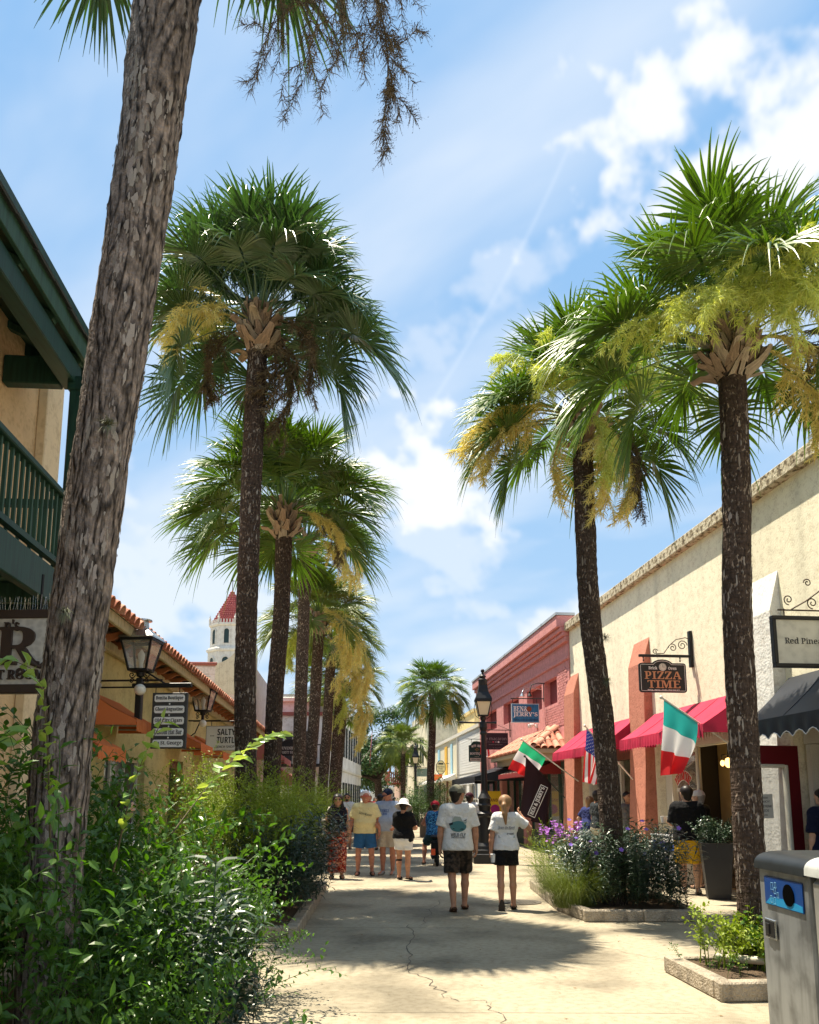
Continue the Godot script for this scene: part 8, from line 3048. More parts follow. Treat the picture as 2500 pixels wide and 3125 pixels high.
	if hair != "none":
		var q := Field.new(Vector3(-0.17, -0.55 if hair in ["long", "pony"] else -0.16, -0.24), Vector3(0.17, 0.17, 0.16), fine * 1.15)
		q.cap(Vector3(0, 0.036, -0.022), Vector3(0, 0.03, 0.010), 0.104, 0.097, 0.02, false, 0.95)
		if o.has("cap") or o.has("bucket_hat"):
			q.cut(Vector3(0, 1, 0), 0.04)
		if hair == "short":
			q.cut(Vector3(0, -1, 0.75).normalized(), -0.005)
			q.cap(Vector3(0, -0.02, -0.04), Vector3(0, -0.07, -0.045), 0.075, 0.062, 0.03)
			q.cut(Vector3(0, -0.25, 1.0).normalized(), 0.062)
		elif hair == "long":
			q.cut(Vector3(0, -0.55, 1.0).normalized(), 0.058)
			for s in [1.0, -1.0]:
				q.cap(Vector3(0.07 * s, 0.03, -0.01), Vector3(0.092 * s, -0.14, 0.015), 0.04, 0.04, 0.03)
				q.cap(Vector3(0.092 * s, -0.14, 0.015), Vector3(0.115 * s, -0.46, 0.06), 0.045, 0.022, 0.03)
			q.cap(Vector3(0, 0, -0.07), Vector3(0, -0.40, -0.10), 0.075, 0.05, 0.04)
		elif hair == "pony":
			q.cut(Vector3(0, -0.5, 1.0).normalized(), 0.055)
			q.cap(Vector3(0, 0.03, -0.10), Vector3(0.0, -0.03, -0.15), 0.035, 0.034, 0.02)
			q.cap(Vector3(0.0, -0.03, -0.15), Vector3(-0.01, -0.16, -0.155), 0.036, 0.042, 0.02)
			q.cap(Vector3(-0.01, -0.16, -0.155), Vector3(-0.02, -0.32, -0.125), 0.042, 0.014, 0.02)
		var e := Geo.new()
		e.t = hx
		q.mesh(e)
		obj("hair", e, M(o.get("hair_m", "dark_hair")), th)
	if o.has("cap"):
		var e := Geo.new()
		e.t = hx * Transform3D(Basis(Vector3.RIGHT, o.get("cap_tilt", 0.0)), Vector3(0, 0.055, -0.012))
		var prof := []
		for i in 7:
			var a := PI * 0.5 * i / 6.0
			prof.append(Vector2(maxf(cos(a), 0.005) * 0.114, -0.02 + sin(a) * 0.100))
		prof.push_front(Vector2(0.113, -0.04))
		e.lathe(Vector3.ZERO, prof, 18, 0.0, true)
		e.ball(Vector3(0, 0.068, 0), Vector3(0.009, 0.006, 0.009), 5)
		obj("cap", e, o.cap, th)
		if o.get("visor", true):
			var rows := []
			for i in 5:
				var t := i / 4.0
				var row := PackedVector3Array()
				for k in 11:
					var a := PI * (0.12 + 0.76 * k / 10.0)
					var r := 0.106 + 0.075 * t * sin(PI * k / 10.0)
					row.append(Vector3(cos(a) * (0.106 + 0.01 * t), -0.03 - 0.02 * t * sin(PI * k / 10.0) - 0.012 * pow(cos(a), 2), sin(a) * r))
				rows.append(row)
			e = Geo.new()
			e.t = hx * Transform3D(Basis(Vector3.RIGHT, o.get("cap_tilt", 0.0)), Vector3(0, 0.055, -0.012))
			e.sheet(rows)
			obj("visor", e, o.get("visor_m", o.cap), th)
	if o.has("bucket_hat"):
		var e := Geo.new()
		e.t = hx * Transform3D(Basis(Vector3.RIGHT, 0.15), Vector3(0, 0.03, -0.01))
		e.lathe(Vector3.ZERO, [Vector2(0.20, -0.075), Vector2(0.17, -0.04), Vector2(0.115, 0.0), Vector2(0.112, 0.05), Vector2(0.10, 0.10), Vector2(0.07, 0.118), Vector2(0.003, 0.12)], 20, 0.0, true)
		obj("hat", e, o.bucket_hat, th)
	# top
	var sl: float = o.get("sleeve", 0.75)
	var hem: float = o.get("hem", 0.88)
	var loose: float = o.get("loose", 0.018)
	var tf := Field.new(lo, hi, cell)
	torso.call(tf, loose, 0.05)
	if hem < 0.94:
		tf.cap(pelvis + Vector3(-0.08 * w, -0.10, 0), pelvis + Vector3(0.08 * w, -0.10, 0), 0.118 * w + loose, 0.118 * w + loose, 0.05)
	tf.cut(Vector3(0, -1, 0), -(hem - drop))
	if sl > 0.0:
		for s in [1, -1]:
			var j: Dictionary = J[s]
			var e: Vector3 = j.sh.lerp(j.el, sl)
			tf.cap(j.sh, e, 0.064 * sqrt(w) + loose * 0.4, (0.058 + loose) * sqrt(w), 0.035, true)
	else:
		for s in [1, -1]:
			tf.cut(Vector3(s, 0.35, 0).normalized(), (sw + 0.035) * 0.94 + 1.40 * 0.33 - drop * 0.33)
	tf.cut(Vector3(0, 1, -0.25 if fem else -0.12).normalized(), neck.y - 0.005 + 0.02)
	g = Geo.new()
	tf.mesh(g)
	crease(g, int(h * 1000.0 + at.x * 77.0), 0.010)
	obj("shirt", g, o.top, th)
	# bottom
	var bl: float = o.get("legs", 0.9)
	var bf := Field.new(lo, hi, cell)
	var bo: float = o.get("wide", 0.02)
	bf.cap(pelvis + Vector3(-0.075 * w, 0.03, 0), pelvis + Vector3(0.075 * w, 0.03, 0), 0.112 * w + 0.008, 0.112 * w + 0.008, 0.04)
	bf.cap(pelvis + Vector3(-0.07 * w, -0.06, -0.01), pelvis + Vector3(0.07 * w, -0.06, -0.01), 0.112 * w + 0.012, 0.112 * w + 0.012, 0.04)
	bf.cut(Vector3(0, 1, 0), 1.03 - drop)
	for s in [1, -1]:
		var j: Dictionary = J[s]
		if bl <= 1.0:
			bf.cap(j.hip, j.hip.lerp(j.kn, bl), 0.092 * w + bo * 0.6, lerpf(0.088 * w, 0.062, bl * 0.8) + bo * 1.5, 0.04, true)
		else:
			bf.cap(j.hip, j.kn, 0.092 * w + bo * 0.4, 0.066 * sqrt(w) + bo, 0.04)
			bf.cap(j.kn, j.kn.lerp(j.an, bl - 1.0), 0.066 * sqrt(w) + bo, 0.060 + bo, 0.03, true)
	g = Geo.new()
	bf.mesh(g)
	crease(g, int(h * 900.0 + at.z * 55.0), 0.008)
	obj("trousers" if bl > 1.0 else "shorts", g, o.bottom, th)
	# footwear
	for s in [1, -1]:
		var j: Dictionary = J[s]
		var fd: Vector3 = j.foot
		var up := Vector3.UP if absf(fd.y) < 0.7 else Vector3(0, 0.2, 1)
		var rt := up.cross(fd).normalized()
		up = fd.cross(rt).normalized()
		var b := Transform3D(Basis(rt, up, fd), j.an)
		var e := Geo.new()
		e.t = b
		var kind: String = o.get("shoes", "sandal")
		var rows := []
		for i in 9:
			var t := i / 8.0
			var z := lerpf(-0.065, 0.20, t)
			var wd := 0.046 * sqrt(sin(PI * clampf(t * 0.94 + 0.05, 0.0, 1.0))) * (1.0 if t < 0.5 else 1.08)
			var y0 := -0.068
			var th2 := 0.022
			if kind == "shoe":
				th2 = lerpf(0.085, 0.045, clampf(t * 1.3, 0.0, 1.0))
			rows.append(PackedVector3Array([Vector3(-wd, y0, z), Vector3(-wd, y0 + th2 * 0.8, z), Vector3(-wd * 0.5, y0 + th2, z), Vector3(wd * 0.5, y0 + th2, z), Vector3(wd, y0 + th2 * 0.8, z), Vector3(wd, y0, z)]))
		e.sheet(rows, true)
		if kind == "sandal":
			for z in [0.03, 0.10]:
				var st := PackedVector3Array()
				for k in 7:
					var a := PI * k / 6.0
					st.append(Vector3(cos(a) * 0.046, -0.055 + sin(a) * 0.05, z))
				e.tube(st, PackedFloat32Array([0.011]), 4)
		obj("shoe" if kind == "shoe" else "sandal", e, o.get("shoe_m", M("sandal_dark", Vector3(0.03, 0.022, 0.018), 0.7)), th)
	return {"node": th, "top": tf, "bottom": bf, "joint": J, "head": hx, "xf": th.transform}

func copy_person(src: Node3D, label: String, at: Vector3, yaw: float, h: float, mats_by_part: Dictionary) -> void:
	var c: Node3D = src.duplicate()
	c.name = numbered("person")
	add_child(c)
	c.transform = Transform3D(Basis(Vector3.UP, yaw).scaled(Vector3.ONE * h / 1.75), at)
	c.set_meta("label", label)
	for k in c.get_children():
		for p in mats_by_part:
			if str(k.name).begins_with(p):
				k.material_override = mats_by_part[p]

func build_people() -> void:
	M("dark_hair", Vector3(0.018, 0.012, 0.010), 0.45, {"tex": T.wood, "scale": 8.0, "world": false})
	M("blond_hair", Vector3(0.34, 0.19, 0.09), 0.5, {"tex": T.wood, "scale": Vector3(10, 3, 10), "world": false})
	M("grey_hair", Vector3(0.42, 0.40, 0.38), 0.6, {"tex": T.wood, "scale": 8.0, "world": false})
	var white := cloth("white", Vector3(0.72, 0.71, 0.70))
	var black := cloth("black", Vector3(0.010, 0.010, 0.011))
	var ink := M("print_black", Vector3(0.02, 0.025, 0.03), 0.8)
	var camo_n := noise_img(256, 256, 0.02, 41, 2)
	var camo := cloth("camo", Vector3(0.42, 0.40, 0.36), {"tex": ramp(camo_n, [[0.0, Color(0.16, 0.15, 0.14)], [0.44, Color(0.18, 0.17, 0.155)], [0.45, Color(0.30, 0.27, 0.24)], [0.54, Color(0.30, 0.27, 0.24)], [0.55, Color(0.42, 0.36, 0.32)], [1.0, Color(0.42, 0.36, 0.32)]]), "scale": 2.2})
	# --- the walking couple
	var p := person("man walking away in white fishing print shirt, grey cap and camouflage shorts", Vector3(0.70, 0, -11.94), PI, {"h": 1.80, "cell": 0.015, "fat": 1.0, "skin": "tan", "top": cloth("white_warm", Vector3(0.72, 0.70, 0.66)), "bottom": camo, "hem": 0.84, "sleeve": 0.85, "loose": 0.026, "legs": 0.92, "wide": 0.028,
		"cap": cloth("olive", Vector3(0.17, 0.165, 0.12)), "hair": "short", "head_yaw": -0.75, "glasses": 1, "leg_l": [Vector3(0.0, -1, -0.16), Vector3(-0.04, -1, -0.30)], "leg_r": [Vector3(-0.03, -1, 0.30), Vector3(0.03, -1, -0.02)], "foot_l": Vector3(0.1, -0.5, 1.0), "drop": 0.02, "arm_l": [Vector3(0.22, -1, -0.02), Vector3(0.03, -1, 0.10)], "arm_r": [Vector3(-0.24, -1, 0.02), Vector3(-0.04, -1, 0.14)], "shoe_m": M("sandal_tan", Vector3(0.12, 0.06, 0.035), 0.7)})
	var g := Geo.new()
	var bowl := PackedVector2Array()
	for k in 20:
		var a := TAU * k / 20
		bowl.append(Vector2(cos(a) * 0.115, sin(a) * 0.075))
	g.prism(bowl, 0, 0.002)
	stick(p.top, g, -1.0, 0.0, 1.15)
	obj("printed_fish_pan", g, M("print_teal", Vector3(0.06, 0.17, 0.18), 0.8), p.node)
	g = Geo.new()
	g.prism(PackedVector2Array([Vector2(-0.09, 0.02), Vector2(0.1, 0.0), Vector2(0.125, 0.05), Vector2(0.07, 0.045), Vector2(0.03, 0.11), Vector2(-0.05, 0.12), Vector2(-0.08, 0.07)]), 0.002, 0.004)
	stick(p.top, g, -1.0, 0.0, 1.17)
	obj("printed_fish", g, M("print_grey_green", Vector3(0.30, 0.34, 0.30), 0.8), p.node)
	g = Geo.new()
	for q in [[Vector2(-0.13, 0.03), Vector2(-0.07, 0.05), Vector2(-0.075, 0.015), Vector2(-0.12, 0.0)], [Vector2(-0.08, -0.03), Vector2(0.08, -0.04), Vector2(0.07, -0.055), Vector2(-0.07, -0.045)], [Vector2(0.06, 0.06), Vector2(0.12, 0.09), Vector2(0.115, 0.07)]]:
		g.prism(PackedVector2Array(q), 0.003, 0.004)
	stick(p.top, g, -1.0, 0.0, 1.16)
	obj("print_detail", g, ink, p.node)
	for l in [["WILD FLY", 0.21, 0.045, 1.035], ["PRODUCTIONS", 0.19, 0.018, 0.998]]:
		g = text_geo(l[0], SANS, true, l[1], l[2], 0.002, 2.5)
		stick(p.top, g, -1.0, 0.0, l[3])
		obj("lettering", g, ink, p.node)
	p = person("woman with blond ponytail walking away in white shirt and black shorts, holding a cup", Vector3(1.41, 0, -12.04), PI, {"h": 1.63, "cell": 0.015, "fem": true, "fat": 0.92, "skin": "tan", "top": white, "bottom": black, "hem": 0.90, "sleeve": 0.75, "loose": 0.022, "legs": 0.58, "wide": 0.022, "hair": "pony", "hair_m": "blond_hair", "head_yaw": -0.25,
		"arm_r": [Vector3(-0.85, -0.62, 0.15), Vector3(0.45, 0.75, 0.45)], "arm_l": [Vector3(0.26, -1, -0.05), Vector3(0.06, -1, 0.06)], "grip_l": 0.6, "leg_l": [Vector3(0.02, -1, -0.02), Vector3(0.02, -0.93, -0.30)], "foot_l": Vector3(0.02, -0.98, 0.12), "leg_r": [Vector3(-0.02, -1, 0.06), Vector3(0.0, -1, -0.06)]})
	for l in [["Down the Hatch", 0.26, 0.05, 1.245, SERIF], ["or west", 0.11, 0.03, 1.155, SANS]]:
		g = text_geo(l[0], l[4], l[4] == SANS, l[1], l[2], 0.002, 2.5)
		for i in g.v.size():
			g.v[i].x += g.v[i].y * 0.3
		stick(p.top, g, -1.0, 0.0 if l[1] > 0.2 else -0.06, l[3])
		obj("lettering", g, ink, p.node)
	g = Geo.new()
	for k in 3:
		g.prism(PackedVector2Array([Vector2(-0.13 + k * 0.008, -0.012 * k), Vector2(0.13, -0.004 - 0.012 * k), Vector2(0.13, 0.001 - 0.012 * k), Vector2(-0.13, 0.005 - 0.012 * k)]), 0, 0.002)
	stick(p.top, g, -1.0, 0.0, 1.12)
	obj("printed_lines", g, M("print_teal"), p.node)
	var wl: Vector3 = p.xf * (p.joint[1].wr as Vector3)
	var cup := thing("drink_cup", "white paper cup held low by the blond woman", "cup", mv(wl.x + 0.028, wl.y - 0.15, wl.z + 0.02))
	g = Geo.new()
	g.lathe(Vector3.ZERO, [Vector2(0.030, 0), Vector2(0.040, 0.105), Vector2(0.043, 0.107), Vector2(0.043, 0.115), Vector2(0.036, 0.122), Vector2(0.002, 0.123)], 14)
	obj("cup", g, M("appliance_white"), cup)
	# --- the group facing the camera
	var pn := mixed(noise_img(256, 256, 0.05, 51, 2, FastNoiseLite.TYPE_CELLULAR), noise_img(256, 256, 0.03, 52, 2), 0.5)
	var paisley := cloth("paisley", Vector3(0.9, 0.9, 0.9), {"tex": ramp(pn, [[0.0, Color(0.30, 0.03, 0.05)], [0.36, Color(0.55, 0.06, 0.06)], [0.37, Color(0.05, 0.03, 0.05)], [0.44, Color(0.05, 0.03, 0.05)], [0.45, Color(0.75, 0.22, 0.08)], [0.53, Color(0.75, 0.22, 0.08)], [0.54, Color(0.85, 0.78, 0.68)], [0.60, Color(0.85, 0.78, 0.68)], [0.61, Color(0.50, 0.05, 0.07)], [1.0, Color(0.40, 0.03, 0.06)]]), "scale": 1.3})
	p = person("woman with long dark hair, sunglasses, black top and red patterned trousers", Vector3(-1.46, 0, -16.66), 0.10, {"h": 1.68, "cell": 0.018, "fem": true, "skin": "olive", "top": cloth("navy_black", Vector3(0.014, 0.013, 0.022)), "bottom": paisley, "sleeve": 0.0, "hem": 0.98, "legs": 1.92, "wide": 0.035, "hair": "long", "glasses": 1, "arm_l": [Vector3(0.2, -1, 0.0), Vector3(0.1, -1, 0.1)], "arm_r": [Vector3(-0.3, -1, 0.02), Vector3(0.0, -1, 0.18)]})
	var bag := thing("tote_bag", "cream tote bag on the right shoulder of the woman in patterned trousers", "bag", p.xf)
	g = Geo.new()
	g.box(Vector3(-0.31, 1.02, -0.06), Vector3(0.12, 0.46, 0.36), 0.05)
	obj("bag", g, cloth("canvas", Vector3(0.56, 0.52, 0.42)), bag)
	g = Geo.new()
	g.tube(PackedVector3Array([Vector3(-0.30, 1.22, -0.10), Vector3(-0.20, 1.42, -0.04), Vector3(-0.175, 1.475, 0.01), Vector3(-0.21, 1.40, 0.075), Vector3(-0.30, 1.22, 0.03)]), PackedFloat32Array([0.018]), 5, true, 1, 1, 0.5)
	obj("strap", g, cloth("canvas"), bag)
	var bag2 := thing("crossbody_bag", "small brown bag hanging at the hip of the woman in patterned trousers", "bag", p.xf)
	g = Geo.new()
	g.box(Vector3(-0.04, 0.93, 0.17), Vector3(0.20, 0.13, 0.06), 0.015)
	obj("bag", g, M("leather_brown", Vector3(0.10, 0.045, 0.028), 0.5), bag2)
	g = Geo.new()
	g.tube(PackedVector3Array([Vector3(0.05, 0.99, 0.165), Vector3(0.09, 1.15, 0.155), Vector3(0.13, 1.36, 0.11), Vector3(0.13, 1.455, 0.02)]), PackedFloat32Array([0.006]), 4)
	obj("strap", g, M("sandal_tan"), bag2)
	p = person("smiling man in pale yellow shirt, blue shorts and white cap", Vector3(-0.94, 0, -17.39), 0.06, {"h": 1.76, "cell": 0.018, "fat": 1.12, "belly": 0.02, "skin": "red", "top": cloth("yellow", Vector3(0.78, 0.66, 0.33)), "bottom": cloth("blue", Vector3(0.03, 0.115, 0.27)), "hem": 0.86, "loose": 0.028, "sleeve": 0.8, "legs": 0.85, "wide": 0.03, "cap": cloth("cap_white", Vector3(0.70, 0.62, 0.58)), "visor_m": cloth("cap_red", Vector3(0.40, 0.03, 0.03)), "hair": "short", "smile": true, "leg_l": [Vector3(0.10, -1, 0.05), Vector3(0.03, -1, -0.04)], "leg_r": [Vector3(-0.09, -1, -0.02), Vector3(-0.02, -1, -0.03)], "lean": 0.04, "arm_l": [Vector3(0.36, -1, 0.06), Vector3(0.04, -1, 0.20)], "arm_r": [Vector3(-0.34, -1, -0.06), Vector3(-0.14, -1, 0.22)], "head_yaw": 0.15})
	for l in [["Salmon", 0.15, 0.055, -0.05], ["Corner", 0.14, 0.050, 0.075]]:
		g = text_geo(l[0], SERIF, false, l[1], l[2], 0.002, 2.5)
		for i in g.v.size():
			g.v[i].x += g.v[i].y * 0.35
			g.v[i].y -= g.v[i].x * 0.12
		stick(p.top, g, 1.0, l[3], 1.265 - l[3] * 0.25)
		obj("lettering", g, ink, p.node)
	p = person("grey haired man in navy cap and pale blue printed shirt looking down", Vector3(-0.46, 0, -17.5), -0.30, {"h": 1.80, "cell": 0.018, "fat": 1.15, "belly": 0.05, "skin": "red", "top": cloth("pale_blue", Vector3(0.36, 0.42, 0.54)), "bottom": cloth("khaki", Vector3(0.50, 0.43, 0.34)), "hem": 0.88, "loose": 0.028, "sleeve": 0.8, "legs": 0.85, "wide": 0.03, "cap": cloth("cap_navy", Vector3(0.012, 0.018, 0.04)), "hair": "short", "hair_m": "grey_hair", "head_yaw": -0.55, "head_pitch": 0.28, "shoes": "shoe", "shoe_m": M("sneaker_grey", Vector3(0.30, 0.29, 0.28), 0.7), "arm_r": [Vector3(-0.15, -1, 0.15), Vector3(0.3, -0.4, 0.9)], "arm_l": [Vector3(0.2, -1, 0.05), Vector3(-0.1, -0.5, 0.8)]})
	for l in [["FAMILY", 0.19, 0.055, 1.30], ["CREW", 0.12, 0.045, 1.235]]:
		g = text_geo(l[0], SERIF, true, l[1], l[2], 0.002, 2.5)
		stick(p.top, g, 1.0, -0.02, l[3])
		obj("lettering", g, M("print_blue", Vector3(0.03, 0.07, 0.28), 0.8), p.node)
	p = person("woman in white sun hat, black shirt and white shorts seen from behind", Vector3(-0.12, 0, -16.37), PI - 0.45, {"h": 1.56, "cell": 0.018, "fem": true, "fat": 1.18, "skin": "tan", "top": black, "bottom": white, "hem": 0.90, "loose": 0.022, "sleeve": 0.85, "legs": 0.62, "wide": 0.018, "hair": "short", "bucket_hat": cloth("hat_white", Vector3(0.80, 0.79, 0.77)), "head_pitch": 0.3, "head_yaw": 0.25, "arm_l": [Vector3(0.25, -0.9, 0.35), Vector3(-0.25, 0.1, 0.9)], "arm_r": [Vector3(-0.25, -0.95, 0.2), Vector3(0.25, 0.0, 0.9)], "grip_l": 0.5, "shoe_m": M("sandal_black", Vector3(0.012, 0.012, 0.012), 0.7)})
	g = Geo.new()
	var kk: Vector3 = p.joint[1].kn
	g.lathe(kk - Vector3(0, 0.08, 0.006), [Vector2(0.066, 0), Vector2(0.068, 0.02), Vector2(0.066, 0.035)], 14)
	obj("knee_strap", g, black, p.node)
	bag = thing("waist_pouch", "small black pouch at the hip of the woman in the sun hat", "bag", p.xf)
	g = Geo.new()
	g.box(Vector3(-0.20, 0.90, -0.04), Vector3(0.09, 0.14, 0.16), 0.03)
	g.tube(PackedVector3Array([Vector3(-0.19, 0.95, -0.06), Vector3(-0.10, 1.2, -0.155), Vector3(0.05, 1.40, -0.13), Vector3(0.10, 1.46, -0.03)]), PackedFloat32Array([0.006]), 4)
	obj("pouch", g, black, bag)
	# --- scooter rider
	var hn := noise_img(256, 256, 0.04, 61, 2)
	var hawaii := cloth("hawaii", Vector3(0.9, 0.9, 0.9), {"tex": ramp(hn, [[0.0, Color(0.03, 0.10, 0.22)], [0.46, Color(0.06, 0.22, 0.42)], [0.47, Color(0.30, 0.62, 0.80)], [0.58, Color(0.40, 0.70, 0.85)], [0.59, Color(0.10, 0.30, 0.55)], [1.0, Color(0.04, 0.15, 0.30)]]), "scale": 1.6})
	p = person("scooter rider seen from behind in blue patterned tank top and red cap", Vector3(0.62, 0, -19.85), PI, {"h": 1.70, "cell": 0.019, "fat": 1.12, "skin": "red", "top": hawaii, "bottom": cloth("dark_teal", Vector3(0.02, 0.05, 0.06)), "sleeve": 0.0, "hem": 0.90, "loose": 0.024, "legs": 0.75, "wide": 0.025, "drop": 0.16, "cap": cloth("cap_crimson", Vector3(0.30, 0.015, 0.03)), "visor": false, "hair": "short", "lean": 0.10, "leg_l": [Vector3(0.34, -0.55, 0.62), Vector3(0.05, -0.95, -0.25)], "leg_r": [Vector3(-0.30, -0.55, 0.62), Vector3(-0.05, -0.95, -0.2)], "arm_l": [Vector3(0.35, -0.7, 0.5), Vector3(-0.05, -0.1, 0.95)], "arm_r": [Vector3(-0.3, -0.7, 0.5), Vector3(0.05, -0.1, 0.95)], "grip_l": 0.8, "grip_r": 0.8})
	var sc := thing("electric_scooter", "seated black electric scooter with orange reflector in mid street", "scooter", mv(0.62, 0, -19.8))
	var blk := M("black_metal")
	for z in [0.10, -0.95]:
		g = Geo.new()
		g.t = Transform3D(Basis(Vector3.FORWARD, PI / 2), Vector3(0.04, 0.15, z))
		var tyre := []
		for k in 9:
			var a := TAU * k / 8
			tyre.append(Vector2(0.115 + cos(a) * 0.035, sin(a) * 0.04))
		g.lathe(Vector3.ZERO, tyre, 20, 0.0, true)
		var wh := obj("wheel", g, M("rubber", Vector3(0.012, 0.012, 0.012), 0.8), sc)
		var r := Geo.new()
		r.t = g.t
		r.lathe(Vector3.ZERO, [Vector2(0.002, -0.03), Vector2(0.09, -0.025), Vector2(0.095, 0.025), Vector2(0.002, 0.03)], 14)
		obj("rim", r, M("chrome"), wh)
	g = Geo.new()
	g.box(Vector3(0.0, 0.20, -0.42), Vector3(0.20, 0.08, 0.86), 0.02)
	g.rod(Vector3(0, 0.2, -0.92), Vector3(0, 1.02, -0.78), 0.025, 8)
	g.rod(Vector3(-0.28, 1.02, -0.76), Vector3(0.28, 1.02, -0.76), 0.018, 8)
	g.rod(Vector3(0, 0.22, -0.05), Vector3(0, 0.66, 0.0), 0.025, 8)
	obj("frame", g, blk, sc)
	g = Geo.new()
	g.box(Vector3(0, 0.69, 0.02), Vector3(0.24, 0.09, 0.30), 0.04)
	obj("seat", g, blk, sc)
	g = Geo.new()
	g.box(Vector3(0.02, 0.44, 0.12), Vector3(0.26, 0.34, 0.18), 0.05)
	obj("battery_bag", g, cloth("black"), sc)
	g = Geo.new()
	g.box(Vector3(-0.06, 0.34, 0.225), Vector3(0.10, 0.15, 0.02), 0.01)
	obj("reflector", g, M("reflector_orange", Vector3(0.75, 0.09, 0.02), 0.3), sc)
	# --- right side
	p = person("man in black shirt and yellow shorts holding white cups by the pizza shop", Vector3(4.72, 0, -13.95), PI - 0.35, {"h": 1.80, "cell": 0.018, "fat": 1.12, "skin": "fair", "top": black, "bottom": cloth("gold", Vector3(0.72, 0.42, 0.02)), "hem": 0.86, "loose": 0.03, "sleeve": 0.95, "legs": 1.0, "wide": 0.045, "hair": "short", "shoes": "shoe", "shoe_m": M("sneaker_white", Vector3(0.68, 0.66, 0.64), 0.6), "head_yaw": 0.5, "arm_l": [Vector3(0.2, -1, 0.2), Vector3(0.25, 0.1, 0.9)], "arm_r": [Vector3(-0.2, -1, 0.1), Vector3(0.4, 0.0, 0.9)], "grip_l": 0.6, "glasses": 1})
	g = Geo.new()
	for s in [1, -1]:
		var e: Vector3 = (p.joint[s].hip as Vector3).lerp(p.joint[s].kn, 0.98)
		g.lathe(e + Vector3(0, 0.01, 0), [Vector2(0.135, 0), Vector2(0.134, 0.018)], 16)
	obj("hem_stripe", g, M("print_maroon", Vector3(0.2, 0.02, 0.04), 0.8), p.node)
	wl = p.xf * (p.joint[1].wr as Vector3)
	for k in 2:
		cup = thing("drink_cup", ["white cup in the raised hand of the man in yellow shorts", "second white cup close against the chest of the man in yellow shorts"][k], "cup", mv(wl.x - 0.06 + k * 0.11, wl.y - 0.02, wl.z - 0.10))
		g = Geo.new()
		g.lathe(Vector3.ZERO, [Vector2(0.032, 0), Vector2(0.044, 0.10), Vector2(0.047, 0.102), Vector2(0.047, 0.112), Vector2(0.002, 0.113)], 14)
		obj("cup", g, M("appliance_white"), cup)
	person("man in white cap and black shirt looking into the pizza shop", Vector3(5.22, 0, -14.75), PI + 0.6, {"h": 1.74, "cell": 0.022, "fat": 1.1, "skin": "fair", "top": black, "bottom": cloth("charcoal", Vector3(0.03, 0.03, 0.033)), "cap": cloth("cap_white2", Vector3(0.74, 0.72, 0.68)), "visor": false, "hair": "short", "hair_m": "grey_hair", "head_yaw": 0.35, "glasses": 1})
	person("person in navy shirt in the doorway at the right edge", Vector3(5.72, 0, -11.3), PI + 0.3, {"h": 1.72, "cell": 0.022, "fat": 1.15, "skin": "fair", "top": cloth("navy", Vector3(0.010, 0.013, 0.035)), "bottom": cloth("charcoal"), "sleeve": 0.95, "loose": 0.03})
	person("woman with blond hair and blue shirt, hand on hip, by the terracotta pilaster", Vector3(4.30, 0, -20.0), PI / 2 + 0.5, {"h": 1.66, "cell": 0.022, "fem": true, "skin": "fair", "top": cloth("denim", Vector3(0.03, 0.04, 0.14)), "bottom": cloth("light_blue", Vector3(0.35, 0.50, 0.62)), "hair": "long", "hair_m": "blond_hair", "legs": 0.7, "arm_l": [Vector3(0.5, -0.8, -0.3), Vector3(-0.5, -0.7, 0.5)], "lean": 0.2, "head_yaw": 0.3})
	person("man in charcoal shirt beside the blond woman, half behind the mossy palm trunk", Vector3(4.42, 0, -19.3), PI / 2 + 0.3, {"h": 1.78, "cell": 0.022, "skin": "tan", "top": cloth("charcoal2", Vector3(0.028, 0.034, 0.038)), "bottom": cloth("stone", Vector3(0.50, 0.44, 0.33)), "hair": "short", "head_yaw": 0.5})
	person("man in grey shirt in the dark shop doorway right of the mossy palm", Vector3(4.95, 0, -18.6), 0.3, {"h": 1.74, "cell": 0.024, "skin": "tan", "top": cloth("grey_tee", Vector3(0.20, 0.20, 0.20)), "bottom": cloth("charcoal"), "hair": "short", "arm_l": [Vector3(0.2, -1, 0.2), Vector3(-0.3, 0.2, 0.9)]})
	person("man in maroon cap and white shirt partly behind the near lamp post", Vector3(1.62, 0, -22.0), PI - 0.2, {"h": 1.76, "cell": 0.022, "skin": "brown", "top": cloth("pale_grey", Vector3(0.55, 0.56, 0.57)), "bottom": cloth("charcoal"), "cap": cloth("cap_maroon", Vector3(0.05, 0.012, 0.02)), "hair": "short", "head_yaw": -0.6, "glasses": 1})
	# --- crowd farther up the street
	p = person("bearded man in white shirt behind the woman in patterned trousers", Vector3(-2.02, 0, -26.5), 0.0, {"h": 1.76, "cell": 0.024, "fat": 1.08, "skin": "tan", "top": white, "bottom": cloth("wine", Vector3(0.10, 0.03, 0.03)), "loose": 0.03, "hair": "short", "glasses": 1})
	g = Geo.new()
	g.t = p.head
	g.ball(Vector3(0, -0.07, 0.07), Vector3(0.05, 0.045, 0.045), 7)
	obj("beard", g, M("dark_hair"), p.node)
	var q := person("man in white shirt with orange back print walking away behind the smiling man", Vector3(-0.93, 0, -25.9), PI, {"h": 1.74, "cell": 0.024, "fat": 1.08, "skin": "tan", "top": white, "bottom": cloth("khaki"), "loose": 0.03, "hair": "short", "leg_l": [Vector3(0.02, -1, 0.2), Vector3(0, -1, -0.05)], "leg_r": [Vector3(-0.02, -1, -0.1), Vector3(0, -0.9, -0.35)]})
	g = Geo.new()
	var oval := PackedVector2Array()
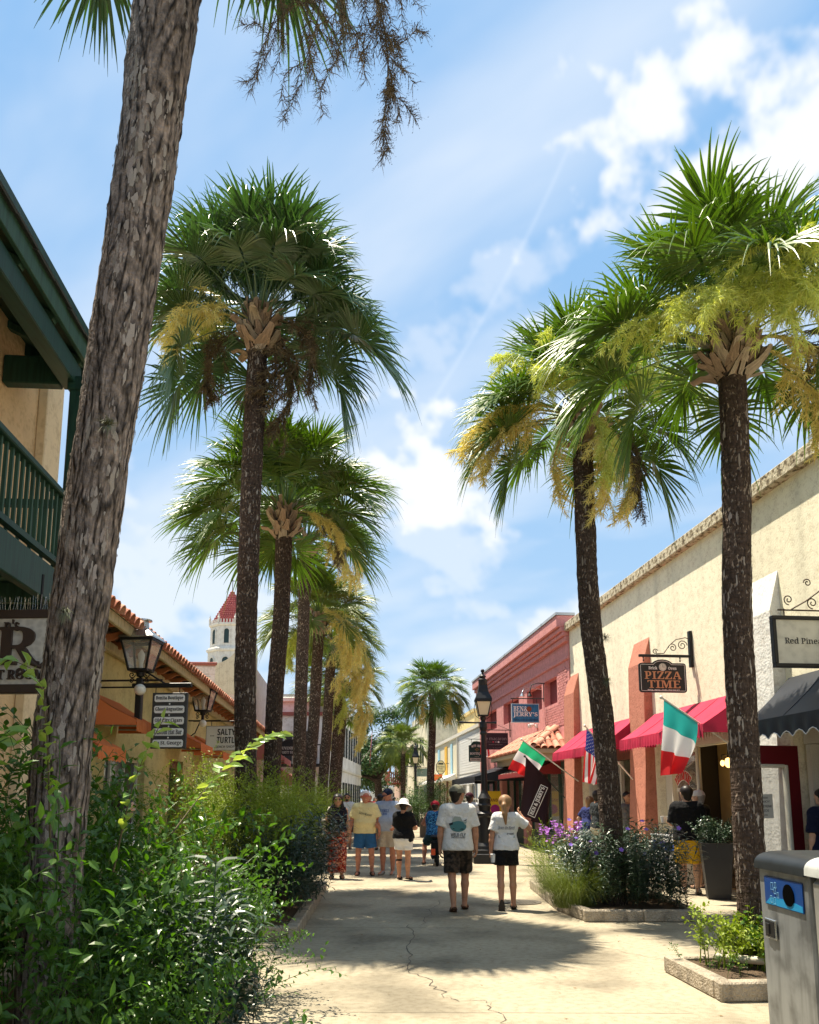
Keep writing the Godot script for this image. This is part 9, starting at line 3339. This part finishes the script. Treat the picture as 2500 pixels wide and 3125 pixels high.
	for k in 16:
		oval.append(Vector2(cos(TAU * k / 16) * 0.08, sin(TAU * k / 16) * 0.10))
	g.prism(oval, 0, 0.002)
	stick(q.top, g, -1.0, 0.0, 1.22)
	var pr := obj("orange_print", g, M("print_orange", Vector3(0.70, 0.32, 0.06), 0.8), q.node)
	var woman := person("far woman in white top among the crowd right of the shuttered house", Vector3(-2.4, 0, -31.0), 0.2, {"h": 1.64, "cell": 0.026, "fem": true, "skin": "fair", "top": white, "bottom": cloth("charcoal"), "hair": "long", "legs": 0.6})
	var reds := cloth("crowd_red", Vector3(0.5, 0.05, 0.05))
	var pinks := cloth("crowd_orange", Vector3(0.70, 0.25, 0.12))
	var blue := cloth("crowd_blue", Vector3(0.10, 0.18, 0.40))
	var k2 := 0
	for e in [["far man in red shirt, left of the smiling man", -1.62, -33.0, 0.1, 1.76, reds, 0], ["far woman in orange top beside the blue capped man", -0.95, -36.0, 0.0, 1.62, pinks, 1], ["far man in blue shirt near the street centre", -1.30, -38.5, PI, 1.75, blue, 0], ["far person in white far up the street by the oak", -1.75, -42.0, 0.0, 1.70, white, 1], ["far person in dark shirt under the oak shade", -0.85, -45.0, PI, 1.72, cloth("charcoal"), 0], ["far walker in white near the small far palm", -0.30, -47.0, 0.0, 1.74, white, 0], ["distant walker in red deep in the street", -1.1, -52.0, PI, 1.72, reds, 0], ["distant walker in white deep in the street, leftmost", -2.1, -50.0, 0.2, 1.66, white, 1], ["distant walker in blue deep in the street", 0.0, -58.0, 0.0, 1.7, blue, 1], ["person in white hat at left edge of far crowd", -2.55, -28.5, 0.0, 1.72, cloth("pale_grey"), 0]]:
		copy_person(q.node if e[6] == 0 else woman.node, e[0], Vector3(e[1], 0, e[2]), e[3], e[4], {"shirt": e[5], "orange_print": e[5]})
		k2 += 1
	# --- seen through the foreground shrub
	person("person in white top glimpsed through the foreground shrub", Vector3(-2.95, 0, -8.4), PI / 2, {"h": 1.60, "cell": 0.024, "fem": true, "skin": "fair", "top": white, "bottom": cloth("light_blue"), "hair": "long", "legs": 0.7})
